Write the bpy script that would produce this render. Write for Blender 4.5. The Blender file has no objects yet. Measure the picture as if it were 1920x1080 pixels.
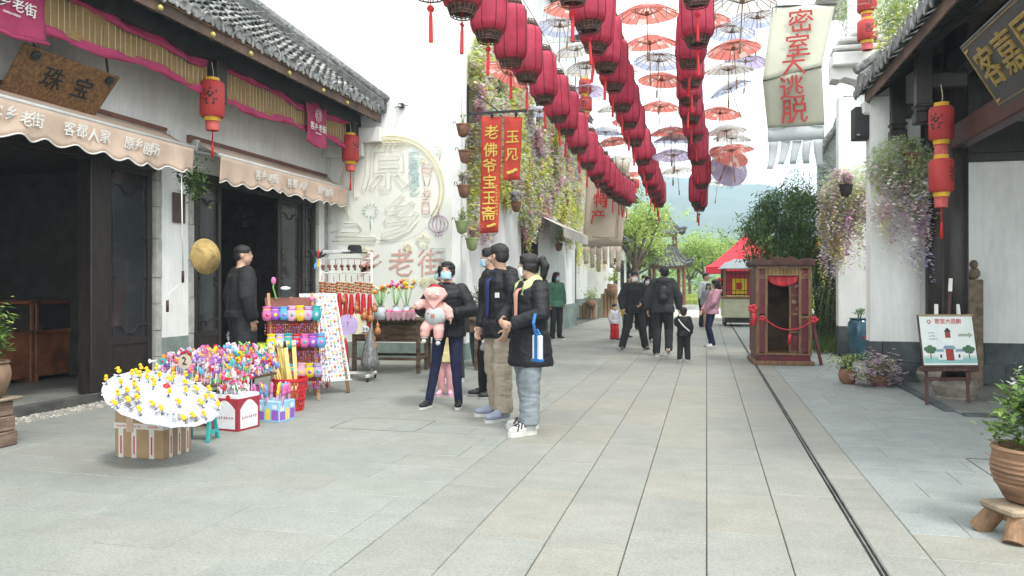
import bpy, bmesh, math, random
from mathutils import Vector, Matrix, Euler, noise as mnoise
R = math.radians
rnd = random.Random(7)
SC = bpy.context.scene
COL = SC.collection
# ---------------------------------------------------------------- camera
FPX, YAW, EYE = 1450.0, math.atan(365/1450.0), 1.35
cd = bpy.data.cameras.new('camera'); cam = bpy.data.objects.new('camera', cd); COL.objects.link(cam)
cam.location = (0, 0, EYE); cam.rotation_euler = (R(90), 0, YAW)
cd.sensor_width = 36; cd.lens = 36*FPX/1920; cd.shift_y = -6/1920; cd.clip_start = .05; cd.clip_end = 6000
SC.camera = cam
# ---------------------------------------------------------------- world and sun (bright overcast)
W = bpy.data.worlds.new('World'); SC.world = W; W.use_nodes = True
nt = W.node_tree; nt.nodes.clear()
o_ = nt.nodes.new('ShaderNodeOutputWorld'); bg = nt.nodes.new('ShaderNodeBackground')
sky = nt.nodes.new('ShaderNodeTexSky'); sky.sky_type = 'NISHITA'; sky.sun_disc = False
SUN_EL, SUN_ROT = 58, 135
sky.sun_elevation = R(SUN_EL); sky.sun_rotation = R(SUN_ROT)
mx = nt.nodes.new('ShaderNodeMix'); mx.data_type = 'RGBA'; mx.inputs[0].default_value = .86
tc = nt.nodes.new('ShaderNodeTexCoord'); nz = nt.nodes.new('ShaderNodeTexNoise'); nz.inputs['Scale'].default_value = 2.2; nz.inputs['Detail'].default_value = 4
cr = nt.nodes.new('ShaderNodeMapRange'); cr.inputs[3].default_value = 12.5; cr.inputs[4].default_value = 17.5
cl = nt.nodes.new('ShaderNodeMix'); cl.data_type = 'RGBA'; cl.blend_type = 'MULTIPLY'; cl.inputs[0].default_value = 1
cl.inputs[6].default_value = (.955, 1.0, .985, 1)
nt.links.new(tc.outputs['Generated'], nz.inputs['Vector']); nt.links.new(nz.outputs[0], cr.inputs[0])
nt.links.new(cr.outputs[0], cl.inputs[7]); nt.links.new(sky.outputs[0], mx.inputs[6]); nt.links.new(cl.outputs[2], mx.inputs[7])
nt.links.new(mx.outputs[2], bg.inputs[0]); nt.links.new(bg.outputs[0], o_.inputs[0]); bg.inputs[1].default_value = .1
sl = bpy.data.lights.new('sun', 'SUN'); sun = bpy.data.objects.new('sun', sl); COL.objects.link(sun)
sl.energy = 1.5; sl.angle = R(10); sl.color = (1, .96, .9)
az = R(SUN_ROT)
sd = Vector((math.sin(az)*math.cos(R(SUN_EL)), math.cos(az)*math.cos(R(SUN_EL)), math.sin(R(SUN_EL))))
sun.rotation_euler = sd.to_track_quat('Z', 'Y').to_euler()
vs = SC.view_settings; vs.view_transform = 'Standard'; vs.look = 'None'; vs.gamma = 1; vs.use_curve_mapping = False; vs.exposure = 1.2
SC.cycles.max_bounces = 7; SC.cycles.diffuse_bounces = 4; SC.cycles.glossy_bounces = 2; SC.cycles.transmission_bounces = 4; SC.cycles.transparent_max_bounces = 8
SC.cycles.caustics_reflective = False; SC.cycles.caustics_refractive = False; SC.cycles.volume_bounces = 0; SC.cycles.sample_clamp_indirect = 6
# ---------------------------------------------------------------- points of the place from sight lines
CT, ST = math.cos(YAW), math.sin(YAW)
def P(px, py, X=None, Y=None, z=None, D=None):
    u = (px-960)/FPX; v = (534-py)/FPX; dx = u*CT-ST; dy = u*ST+CT
    if X is not None: D = X/dx
    elif Y is not None: D = Y/dy
    elif z is not None: D = (z-EYE)/v
    return Vector((dx*D, dy*D, EYE+v*D))
# ---------------------------------------------------------------- materials
MC = {}
def lin(c): return tuple((x/12.92 if x <= .04045 else ((x+.055)/1.055)**2.4) for x in c)
def rgb(r, g, b): return lin((r/255, g/255, b/255))
def M(name, col=None, rough=.7, var=.12, scale=6, bump=0, bscale=80, metal=0, spec=.4, col2=None, trans=0, alpha=1, stretch=None, wave=None, detail=5, wn=None):
    if col is None or name in MC: return MC[name]
    m = bpy.data.materials.new(name); m.use_nodes = True; n = m.node_tree; L = n.links.new
    p = n.nodes['Principled BSDF']; out = n.nodes['Material Output']
    p.inputs['Roughness'].default_value = rough; p.inputs['Metallic'].default_value = metal; p.inputs['Specular IOR Level'].default_value = spec
    t = n.nodes.new('ShaderNodeTexCoord'); oi = n.nodes.new('ShaderNodeObjectInfo'); ad = n.nodes.new('ShaderNodeVectorMath'); ad.operation = 'ADD'
    ml = n.nodes.new('ShaderNodeMath'); ml.operation = 'MULTIPLY'; ml.inputs[1].default_value = 37
    L(oi.outputs['Random'], ml.inputs[0]); L(t.outputs['Object'], ad.inputs[0]); L(ml.outputs[0], ad.inputs[1]); vec = ad.outputs[0]
    if stretch:
        mp = n.nodes.new('ShaderNodeMapping'); mp.inputs['Scale'].default_value = stretch; L(vec, mp.inputs[0]); vec = mp.outputs[0]
    a = n.nodes.new('ShaderNodeTexNoise'); a.inputs['Scale'].default_value = scale; a.inputs['Detail'].default_value = detail; a.inputs['Roughness'].default_value = .6
    L(vec, a.inputs['Vector'])
    c2 = col2 or tuple(c*(1-var*2.2) for c in col)
    rp = n.nodes.new('ShaderNodeMapRange'); rp.inputs[1].default_value = .3; rp.inputs[2].default_value = .7; L(a.outputs[0], rp.inputs[0])
    mixc = n.nodes.new('ShaderNodeMix'); mixc.data_type = 'RGBA'
    c1 = col if col2 else tuple(min(1, c*(1+var*.5)) for c in col)
    mixc.inputs[6].default_value = (*c1, 1); mixc.inputs[7].default_value = (*c2, 1); L(rp.outputs[0], mixc.inputs[0])
    colout = mixc.outputs[2]
    # slow large-scale tone drift and fine grime: real surfaces are never one value
    b2 = n.nodes.new('ShaderNodeTexNoise'); b2.inputs['Scale'].default_value = scale*7; b2.inputs['Detail'].default_value = 3; L(vec, b2.inputs['Vector'])
    r2 = n.nodes.new('ShaderNodeMapRange'); r2.inputs[3].default_value = 1-var*.8; r2.inputs[4].default_value = 1+var*.5; L(b2.outputs[0], r2.inputs[0])
    mu = n.nodes.new('ShaderNodeMix'); mu.data_type = 'RGBA'; mu.blend_type = 'MULTIPLY'; mu.inputs[0].default_value = 1; L(colout, mu.inputs[6]); L(r2.outputs[0], mu.inputs[7]); colout = mu.outputs[2]
    if wave:
        w = n.nodes.new('ShaderNodeTexWave'); w.inputs['Scale'].default_value = wave[0]; w.inputs['Distortion'].default_value = wave[1]; w.bands_direction = wave[2]; L(t.outputs['Object'], w.inputs['Vector'])
        r3 = n.nodes.new('ShaderNodeMapRange'); r3.inputs[3].default_value = wave[3]; r3.inputs[4].default_value = 1.05; L(w.outputs[1], r3.inputs[0])
        m3 = n.nodes.new('ShaderNodeMix'); m3.data_type = 'RGBA'; m3.blend_type = 'MULTIPLY'; m3.inputs[0].default_value = 1; L(colout, m3.inputs[6]); L(r3.outputs[0], m3.inputs[7]); colout = m3.outputs[2]
    if wn:      # dirt that runs on across pieces, in the place's own coordinates
        ge = n.nodes.new('ShaderNodeNewGeometry'); mp2 = n.nodes.new('ShaderNodeMapping'); mp2.inputs['Scale'].default_value = wn[2]; L(ge.outputs['Position'], mp2.inputs[0])
        for sc_, lo_ in ((wn[0], wn[1]), (wn[0]*6.5, 1-(1-wn[1])*.8))+(((60, .74),) if wn[1] > .935 else ()):
            wz = n.nodes.new('ShaderNodeTexNoise'); wz.inputs['Scale'].default_value = sc_; wz.inputs['Detail'].default_value = 6; wz.inputs['Roughness'].default_value = .65; L(mp2.outputs[0], wz.inputs['Vector'])
            r4 = n.nodes.new('ShaderNodeMapRange'); r4.inputs[1].default_value = .34; r4.inputs[2].default_value = .58; r4.inputs[3].default_value = lo_; r4.inputs[4].default_value = 1.03; L(wz.outputs[0], r4.inputs[0])
            m4 = n.nodes.new('ShaderNodeMix'); m4.data_type = 'RGBA'; m4.blend_type = 'MULTIPLY'; m4.inputs[0].default_value = 1; L(colout, m4.inputs[6]); L(r4.outputs[0], m4.inputs[7]); colout = m4.outputs[2]
        if wn[1] > .935:     # scattered stains and worn dark spots
            wz = n.nodes.new('ShaderNodeTexNoise'); wz.inputs['Scale'].default_value = 4.5; wz.inputs['Detail'].default_value = 8; wz.inputs['Roughness'].default_value = .75; L(mp2.outputs[0], wz.inputs['Vector'])
            r5 = n.nodes.new('ShaderNodeMapRange'); r5.inputs[1].default_value = .31; r5.inputs[2].default_value = .37; r5.inputs[3].default_value = .76; r5.inputs[4].default_value = 1.0; L(wz.outputs[0], r5.inputs[0])
            m5 = n.nodes.new('ShaderNodeMix'); m5.data_type = 'RGBA'; m5.blend_type = 'MULTIPLY'; m5.inputs[0].default_value = 1; L(colout, m5.inputs[6]); L(r5.outputs[0], m5.inputs[7]); colout = m5.outputs[2]
    L(colout, p.inputs['Base Color'])
    if bump:
        bn = n.nodes.new('ShaderNodeTexNoise'); bn.inputs['Scale'].default_value = bscale; bn.inputs['Detail'].default_value = 3; L(vec, bn.inputs['Vector'])
        bp = n.nodes.new('ShaderNodeBump'); bp.inputs['Strength'].default_value = bump; bp.inputs['Distance'].default_value = .01; L(bn.outputs[0], bp.inputs['Height']); L(bp.outputs[0], p.inputs['Normal'])
    if trans:
        tr = n.nodes.new('ShaderNodeBsdfTranslucent'); L(colout, tr.inputs[0]); ms = n.nodes.new('ShaderNodeMixShader'); ms.inputs[0].default_value = trans
        L(p.outputs[0], ms.inputs[1]); L(tr.outputs[0], ms.inputs[2]); L(ms.outputs[0], out.inputs[0])
    if alpha < 1: p.inputs['Alpha'].default_value = alpha
    MC[name] = m; return m
# ---------------------------------------------------------------- mesh builder
def frame(d):
    d = Vector(d).normalized(); a = Vector((0, 0, 1)) if abs(d.z) < .9 else Vector((0, 1, 0))
    x = a.cross(d).normalized(); return x, d.cross(x).normalized()
class B:
    def __init__(s): s.v = []; s.f = []; s.m = []
    def add(s, vs, fs, m=0):
        n = len(s.v); s.v += [Vector(q) for q in vs]; s.f += [tuple(i+n for i in q) for q in fs]; s.m += [m]*len(fs); return s
    def box(s, x0, x1, y0, y1, z0, z1, m=0):
        return s.add([(x0, y0, z0), (x1, y0, z0), (x1, y1, z0), (x0, y1, z0), (x0, y0, z1), (x1, y0, z1), (x1, y1, z1), (x0, y1, z1)],
                     [(0, 3, 2, 1), (4, 5, 6, 7), (0, 1, 5, 4), (1, 2, 6, 5), (2, 3, 7, 6), (3, 0, 4, 7)], m)
    def bar(s, a, b, w, h, m=0, up=None):     # box section from a to b
        a, b = Vector(a), Vector(b); d = (b-a).normalized()
        if up is None: x, y = frame(d)
        else: x = d.cross(Vector(up)).normalized(); y = x.cross(d).normalized()
        q = []
        for p_ in (a, b): q += [p_-x*w/2-y*h/2, p_+x*w/2-y*h/2, p_+x*w/2+y*h/2, p_-x*w/2+y*h/2]
        return s.add(q, [(0, 3, 2, 1), (4, 5, 6, 7), (0, 1, 5, 4), (1, 2, 6, 5), (2, 3, 7, 6), (3, 0, 4, 7)], m)
    def tube(s, pts, r, n=8, m=0, cap=True, ry=None, up=None):
        pts = [Vector(q) for q in pts]; k = len(pts); rr = r if isinstance(r, (list, tuple)) else [r]*k
        yy = rr if ry is None else (ry if isinstance(ry, (list, tuple)) else [ry]*k); vs = []
        px = None
        for i, q in enumerate(pts):
            d = (pts[min(i+1, k-1)]-pts[max(i-1, 0)])
            if d.length < 1e-9: d = Vector((0, 0, 1))
            d.normalize()
            if up is not None: x = Vector(up) - d*d.dot(Vector(up)); x.normalize()
            elif px is None: x, _ = frame(d)
            else: x = (px-d*px.dot(d)).normalized()
            px = x; y = d.cross(x)
            for j in range(n):
                t = 2*math.pi*j/n; vs.append(q+x*math.cos(t)*rr[i]+y*math.sin(t)*yy[i])
        fs = [(i*n+j, i*n+(j+1) % n, (i+1)*n+(j+1) % n, (i+1)*n+j) for i in range(k-1) for j in range(n)]
        if cap: fs += [tuple(reversed(range(n))), tuple(range((k-1)*n, k*n))]
        return s.add(vs, fs, m)
    def lathe(s, prof, n=24, c=(0, 0, 0), m=0, lobe=0, lobes=8, cap=True, R_=None):
        c = Vector(c); vs = []
        for r, z in prof:
            for j in range(n):
                t = 2*math.pi*j/n; q = r*(1+lobe*abs(math.sin(t*lobes/2))-lobe) if lobe else r
                w = Vector((q*math.cos(t), q*math.sin(t), z)); vs.append(c+(R_ @ w if R_ else w))
        k = len(prof); fs = [(i*n+j, i*n+(j+1) % n, (i+1)*n+(j+1) % n, (i+1)*n+j) for i in range(k-1) for j in range(n)]
        if cap:
            if prof[0][0] > 1e-4: fs.append(tuple(reversed(range(n))))
            if prof[-1][0] > 1e-4: fs.append(tuple(range((k-1)*n, k*n)))
        return s.add(vs, fs, m)
    def ell(s, c, r, n=12, m=0, R_=None):
        k = max(4, n//2); prof = [(math.sin(math.pi*i/k), -math.cos(math.pi*i/k)) for i in range(k+1)]; c = Vector(c)
        if not isinstance(r, (tuple, list)): r = (r, r, r)
        vs = []
        for a, z in prof:
            for j in range(n):
                w = Vector((a*math.cos(2*math.pi*j/n)*r[0], a*math.sin(2*math.pi*j/n)*r[1], z*r[2])); vs.append(c+(R_ @ w if R_ else w))
        return s.add(vs, [(i*n+j, i*n+(j+1) % n, (i+1)*n+(j+1) % n, (i+1)*n+j) for i in range(k) for j in range(n)], m)
    def grid(s, fn, nu, nv, m=0, flip=False):   # fn(u,v) with u,v in 0..1
        vs = [fn(i/nu, j/nv) for j in range(nv+1) for i in range(nu+1)]; w = nu+1
        fs = [(j*w+i, j*w+i+1, (j+1)*w+i+1, (j+1)*w+i) for j in range(nv) for i in range(nu)]
        return s.add(vs, [tuple(reversed(q)) for q in fs] if flip else fs, m)
    def poly(s, pts, d, m=0):                   # outline extruded by vector d
        pts = [Vector(q) for q in pts]; d = Vector(d); k = len(pts)
        return s.add(pts+[q+d for q in pts], [tuple(range(k)), tuple(reversed(range(k, 2*k)))]+[(i, i+k, (i+1) % k+k, (i+1) % k) for i in range(k)], m)
    def text(s, body, size, M4, m=0, bold=0, ext=.003, sp=1.0, align='CENTER', line=1.0):
        vs, fs = text_data(body, bold, ext/size, sp, align, line); return s.add([M4 @ (Vector(q)*size) for q in vs], fs, m)
    def xf(s, M4):
        s.v = [M4 @ q for q in s.v]; return s
    def obj(s, name, mats, parent=None, at=None, w=False, smooth=False, bevel=0, solid=0, auto=None):
        off = Vector(at) if at is not None else Vector((0, 0, 0))
        if w:
            p_ = parent
            while p_ is not None: off = off+Vector(p_.location); p_ = p_.parent
        me = bpy.data.meshes.new(name); me.from_pydata([q-off for q in s.v], [], s.f)
        for q in (mats if isinstance(mats, (list, tuple)) else [mats]): me.materials.append(q)
        me.polygons.foreach_set('material_index', s.m)
        if smooth: me.polygons.foreach_set('use_smooth', [True]*len(s.f))
        me.update(); o = bpy.data.objects.new(name, me); COL.objects.link(o)
        if parent is not None: o.parent = parent
        if at is not None: o.location = Vector(at) if not (w and parent is not None) else Vector((0, 0, 0))
        if w and at is not None and parent is not None: raise ValueError
        if smooth and auto: me.set_sharp_from_angle(angle=R(auto))
        if solid: q = o.modifiers.new('thickness', 'SOLIDIFY'); q.thickness = solid; q.offset = 0
        if bevel: q = o.modifiers.new('bevel', 'BEVEL'); q.width = bevel; q.segments = 1; q.limit_method = 'ANGLE'; q.angle_limit = R(40)
        return o
TX = {}
def text_data(body, bold, ext, sp, align, line):
    k = (body, bold, round(ext, 4), sp, align, line)
    if k not in TX:
        cu = bpy.data.curves.new('t', 'FONT'); cu.body = body; cu.size = 1; cu.offset = 0; cu.extrude = ext; cu.bevel_depth = max(0, bold)*.55; cu.bevel_resolution = 0; cu.align_x = align; cu.align_y = 'CENTER'
        cu.resolution_u = 1; cu.space_character = sp; cu.space_line = line
        o = bpy.data.objects.new('t', cu); COL.objects.link(o)
        me = bpy.data.meshes.new_from_object(o.evaluated_get(bpy.context.evaluated_depsgraph_get()))
        zf = ext/(ext+max(0, bold)*.55+1e-9); TX[k] = ([(v.co.x, v.co.y, v.co.z*zf) for v in me.vertices], [tuple(p.vertices) for p in me.polygons])
        bpy.data.objects.remove(o); bpy.data.curves.remove(cu); bpy.data.meshes.remove(me)
    return TX[k]
def basis(o, x, y):      # text plane: x to the right, y up
    x = Vector(x).normalized(); y = Vector(y); y = (y-x*y.dot(x)).normalized(); z = x.cross(y)
    return Matrix(((x.x, y.x, z.x, o[0]), (x.y, y.y, z.y, o[1]), (x.z, y.z, z.z, o[2]), (0, 0, 0, 1)))
def tag(o, label, cat, group=None, kind=None):
    if label: o['label'] = label
    if cat: o['category'] = cat
    if group: o['group'] = group
    if kind: o['kind'] = kind
    return o
def empty(name, loc=(0, 0, 0), rz=0, label=None, cat=None, group=None):
    o = bpy.data.objects.new(name, None); COL.objects.link(o); o.location = loc; o.rotation_euler = (0, 0, rz); o.empty_display_size = .1
    return tag(o, label, cat, group)
def struct(o): o['kind'] = 'structure'; return o
def stuff(o, label=None): 
    o['kind'] = 'stuff'
    if label: o['label'] = label
    return o
def dup(o, loc=None, rz=None, label=None, parent=None, top=True):
    c = o.copy(); COL.objects.link(c)
    if parent is not None: c.parent = parent
    for ch in list(o.children): dup(ch, parent=c, top=False)
    if loc is not None: c.location = loc
    if rz is not None: c.rotation_euler = (0, 0, rz)
    if label: c['label'] = label
    return c
def ticks(b, o, dx, up, n, s, m=0, seed=0, gap=1.25):      # print too small to read: strokes of the right size and rhythm
    r = random.Random(seed); dx = Vector(dx).normalized(); up = Vector(up).normalized(); nn = dx.cross(up)
    for i in range(n):
        c = Vector(o)+dx*((i-(n-1)/2)*s*gap)
        for k in range(4):
            q = c+dx*r.uniform(-.25, .25)*s+up*r.uniform(-.35, .35)*s
            d = dx*s*.42 if k % 2 else up*s*.45+dx*s*r.uniform(-.15, .15)
            b.bar(q-d, q+d, s*.12, .001, m, up=nn)
def arc(a, b, sag, n=12):
    a, b = Vector(a), Vector(b); return [a.lerp(b, i/n)-Vector((0, 0, 4*sag*(i/n)*(1-i/n))) for i in range(n+1)]
def leaves(b, pts, size, nm, r=None, aspect=.4, droop=.3, off=0, jitter=.35, m=None):   # leaf-sized faces with a fold along the midrib
    r = r or rnd
    for i, q in enumerate(pts):
        q = Vector(q); a = r.uniform(0, 6.283); d = Vector((math.cos(a), math.sin(a), r.uniform(-1, .6)-droop)).normalized()
        L = size*r.uniform(1-jitter, 1+jitter); sd_ = d.cross(Vector((r.uniform(-.5, .5), r.uniform(-.5, .5), 1))).normalized()*L*aspect*.5
        up = Vector((0, 0, L*.08))
        b.add([q, q+d*L*.5+sd_+up, q+d*L, q+d*L*.5-sd_+up, q+d*L*.5], [(0, 1, 4), (1, 2, 4), (2, 3, 4), (3, 0, 4)], m if m is not None else off+r.randrange(nm))
# ---------------------------------------------------------------- palette
wht = M('white_render', (.79, .8, .78), .85, .04, 1.2, .25, 30, wn=(1.1, .93, (2.2, 2.2, .35)))
wht2 = M('white_trim', (.72, .72, .69), .7, .08, 3, .15, 40)
stone_d = M('dark_plinth_stone', (.085, .1, .105), .6, .3, 3, .35, 30)
stone_g = M('green_grey_plinth', (.24, .3, .27), .75, .2, 3, .3, 30)
stone_l = M('grey_trim_stone', (.42, .42, .39), .8, .18, 6, .3, 60)
GW = (.9, .94, (1, 1, 1))
slabs = [M('granite_slab_a', (0.257, 0.266, 0.239), .66, .04, 3, .25, 160, wn=GW), M('granite_slab_b', (0.263, 0.272, 0.249), .66, .05, 3, .25, 160, wn=GW),
         M('granite_slab_c', (0.250, 0.263, 0.241), .66, .045, 3, .25, 160, wn=GW), M('granite_slab_d', (0.268, 0.270, 0.241), .66, .055, 2.5, .25, 160, wn=GW)]
slabs_c = [M('sandy_granite_a', (0.264, 0.261, 0.230), .66, .05, 3, .25, 150, stretch=(1, 1.8, 1), wn=GW), M('sandy_granite_b', (0.256, 0.259, 0.232), .66, .05, 3, .25, 150, stretch=(1, 1.8, 1), wn=GW),
           M('sandy_granite_c', (0.269, 0.262, 0.225), .66, .055, 3, .25, 150, stretch=(1, 1.8, 1), wn=GW), M('sandy_granite_d', (0.250, 0.252, 0.225), .66, .06, 3, .25, 150, stretch=(1, 1.8, 1), wn=GW)]
slabs_b = [M('blue_granite_a', (0.270, 0.290, 0.279), .66, .08, 3, .12, 150, wn=GW), M('blue_granite_b', (0.275, 0.293, 0.281), .66, .08, 3, .12, 150, wn=GW)]
joint = M('paving_joint_dirt', (.13, .13, .115), .95, .3, 20, .2)
dkwood = M('dark_stained_timber', (.028, .021, .019), .45, .3, 6, .2, 50, stretch=(6, 6, .7))
dkred = M('oxblood_timber', (.09, .035, .028), .5, .3, 5, .2, 50, stretch=(6, 6, .8))
brwood = M('brown_rafter_timber', (.11, .07, .05), .7, .3, 5, .3, 50)
plank = M('old_timber_board', (.24, .12, .045), .55, .35, 5, .3, 60, stretch=(1, 6, 6))
tile_m = [M('grey_roof_tile_a', (.14, .145, .14), .85, .35, 14, .5, 60), M('grey_roof_tile_b', (.24, .245, .235), .85, .35, 14, .5, 60), M('grey_roof_tile_c', (.34, .34, .32), .85, .3, 12, .5, 60)]
bamboo = M('bamboo_blind', (.40, .25, .095), .65, .15, 30, .5, 120, stretch=(1, .35, 8), wave=(42, .6, 'Z', .62))
pink = M('magenta_cloth', (.40, .04, .12), .8, .12, 4, .3, 90)
awn = M('beige_awning_canvas', (.6, .45, .35), .85, .08, 3, .25, 120)
ltr_w = M('white_lettering', (.75, .74, .7), .7, .05)
ltr_b = M('black_ink', (.015, .015, .015), .6, .1)
ltr_r = M('red_ink', (.55, .03, .03), .6, .1)
gold = M('gold_leaf_paint', (.5, .34, .09), .35, .2, 20, .2, metal=.6)
yel = M('yellow_trim', (.75, .42, .03), .5, .1)
lred = M('lantern_red_cloth', (.70, .085, .16), .6, .12, 5, .15, 160, trans=.5)
lred2 = M('lantern_red_paper', (.5, .045, .045), .6, .1, 5, .2, 120, trans=.15)
seam = M('lantern_dark_seam', (.14, .008, .016), .6, .1)
tas = M('tassel_red', (.55, .012, .02), .6, .15, 40)
wire = M('brown_wire_cage', (.16, .09, .07), .6, .3, 20)
blk = M('black_metal', (.02, .02, .022), .45, .2)
stl = M('pale_metal', (.55, .56, .55), .35, .1, metal=.5)
glass = M('dark_door_glass', (.05, .055, .06), .06, .1, 2, spec=.9, alpha=.42)
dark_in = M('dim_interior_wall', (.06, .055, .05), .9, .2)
terra = M('terracotta', (.26, .13, .08), .75, .25, 8, .3, 60)
leafm = [M('leaf_mid', (.10, .19, .045), .55, .2, 5, trans=.3), M('leaf_light', (.14, .24, .05), .55, .2, 5, trans=.35), M('leaf_dark', (.05, .10, .03), .5, .2, 5, trans=.2)]
spring = [M('spring_leaf_a', (.42, .56, .12), .6, .15, 5, trans=.4), M('spring_leaf_b', (.52, .64, .18), .6, .15, 5, trans=.4), M('spring_leaf_c', (.24, .36, .09), .6, .15, 5, trans=.3)]
wist = [M('blossom_white', (.85, .84, .8), .7, .05, trans=.4), M('blossom_pink', (.8, .36, .55), .7, .1, trans=.4), M('blossom_lilac', (.62, .52, .78), .7, .1, trans=.4),
        M('blossom_yellow', (.86, .86, .2), .7, .1, trans=.4), M('vine_leaf_light', (.56, .68, .26), .6, .12, trans=.5), M('vine_leaf_grey', (.6, .7, .52), .6, .1, trans=.5), M('blossom_mid_pink', (.85, .62, .7), .7, .1, trans=.4)]
bark = M('bark', (.16, .12, .085), .9, .3, 10, .6, 30)
# ================================================================ GROUND
g = B(); g.grid(lambda u, v: (-900+1800*u, 50+1500*v, -.06), 6, 6)
struct(g.obj('meadow_ground', M('meadow', (.2, .24, .08), .9, .3, .5)))
g = B(); g.box(-30, 40, -12, 50, -.3, -.024); bed = struct(g.obj('paving_bed', joint))
def slab_mesh(w, l, mats, name='slab'):
    b = B(); w, l = w/2, l/2; c = .004
    vs = []
    for (a, d, z) in ((w, l, -.022), (w, l, -.004), (w-c, l-c, 0)): vs += [(-a, -d, z), (a, -d, z), (a, d, z), (-a, d, z)]
    b.add(vs, [(0, 1, 5, 4), (1, 2, 6, 5), (2, 3, 7, 6), (3, 0, 4, 7), (4, 5, 9, 8), (5, 6, 10, 9), (6, 7, 11, 10), (7, 4, 8, 11), (8, 9, 10, 11)])
    return b
pave = struct(empty('pavement', (0, 0, 0)))
SL = []   # x, y, w, l, family
rs = random.Random(3)
edges = [-1.70, -1.24, -.818, -.402, 0, .40, .785]
for i in range(6):
    y = -3+rs.uniform(0, .8)
    while y < 46:
        L_ = rs.choice([.8, .8, .8, .6, 1.0]); SL.append(((edges[i]+edges[i+1])/2, y+L_/2, edges[i+1]-edges[i]-.0045, L_-.0045, 1)); y += L_
yy = -3.0; k = 0
while yy < 46:      # left field: slabs laid across the street
    h = .4; x = -1.70; st = rs.choice([.2, .4, .6, .8])
    x1 = x
    while x1 > -6.42:
        x0 = max(x1-st, -6.45); st = .8
        if x0 < -4.2 and yy > 13.1: x0 = max(x0, -4.2)
        if x1-x0 > .05: SL.append(((x0+x1)/2, yy+h/2, x1-x0-.003, h-(.004 if k % 3 else .008), 0))
        if x0 <= -4.2 and yy > 13.1: break
        x1 = x0
    yy += h; k += 1
yy = -3.0
while yy < 46:      # right field beyond the drain
    SL.append((.949, yy+.4, .247, .797, 1)); yy += .8
yy = -3.0
while yy < 46:
    fam = 1 if yy < 4.2 else 2
    x0 = 1.075; xe = 2.5 if 9.2 < yy < 15.5 else (7.6 if yy < 9.2 else 2.4)
    st = rs.choice([.3, .5, .8, .6])
    while x0 < xe-.02:
        x1 = min(x0+st, xe); st = .8; SL.append(((x0+x1)/2, yy+.2, x1-x0-.003, .396, fam)); x0 = x1
    yy += .4
def in_view(x, y):
    d = y*CT-x*ST; u = (x*CT+y*ST)/max(d, .01); return 3.3 < d < 40 and abs(u) < .72
vis = sorted([q for q in SL if in_view(q[0], q[1])], key=lambda q: q[0]**2+q[1]**2)[:300]; vset = set(map(id, vis))
TM = {}
fam_m = [slabs, slabs_c, slabs_b]
rest = B()
allm = slabs+slabs_c+slabs_b
for q in SL:
    x, y, w, l, f_ = q
    ms = fam_m[f_]; mi = rs.randrange(len(ms))
    if id(q) in vset:
        key = (round(w, 3), round(l, 3), f_, mi)
        if key not in TM:
            o = slab_mesh(w, l, None).obj('slab', ms[mi], pave); TM[key] = o.data
        else:
            o = bpy.data.objects.new('slab', TM[key]); COL.objects.link(o); o.parent = pave
        o.location = (x, y, rs.uniform(-.0012, .0012)); o.rotation_euler = (rs.uniform(-.0009, .0009), rs.uniform(-.0009, .0009), 0)
    else:
        t = slab_mesh(w, l, None); z = rs.uniform(-.001, .001)
        n = len(rest.v); rest.v += [v+Vector((x, y, z)) for v in t.v]; rest.f += [tuple(i+n for i in p) for p in t.f]; rest.m += [allm.index(ms[mi])]*len(t.f)
stuff(rest.obj('far_slabs', allm, pave))
# drain slot, inspection covers, cobble strip
g = B(); g.box(.796, .803, -3, 46, -.02, .002); g.box(.818, .823, -3, 46, -.02, .003); g.obj('drain_rail', M('drain_steel', (.2, .2, .19), .6, .3), pave)
g = B(); g.box(.803, .818, -3, 46, -.023, -.02); g.obj('drain_slot', M('drain_dark', (.012, .012, .01), .9), pave)
def cover(x0, x1, y0, y1, name='inspection_cover'):
    b = B(); t = .008; z = .0025
    for q in ((x0, x1, y0, y0+t), (x0, x1, y1-t, y1), (x0, x0+t, y0+t, y1-t), (x1-t, x1, y0+t, y1-t)): b.box(*q, -.003, z)
    o = b.obj('cover_seam', joint, pave); return o
a = P(700, 803, z=0); cover(-3.45, -2.6, 6.65, 7.25)
cover(1.95, 2.75, 6.0, 6.7); cover(2.1, 2.6, 5.55, 5.98); cover(.9-.35, .786, 3.2, 3.75)
cob = B(); rc = random.Random(5)
for i in range(1500):
    x = rc.uniform(-6.78, -6.46); y = rc.uniform(2, 13.0); s_ = rc.uniform(.012, .024)
    cob.ell((x, y, .0), (s_, s_*rc.uniform(.7, 1.2), s_*.6), 6, rc.randrange(3))
stuff(cob.obj('cobble_strip', [M('cobble_a', (.4, .38, .32), .8), M('cobble_b', (.28, .27, .25), .8), M('cobble_c', (.48, .46, .42), .8)], pave, smooth=True))
g = B(); g.box(-6.80, -6.44, 2, 13.1, -.02, -.002); g.obj('cobble_bed', M('mortar_bed', (.36, .34, .29), .9, .2, 20, .4), pave)
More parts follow.
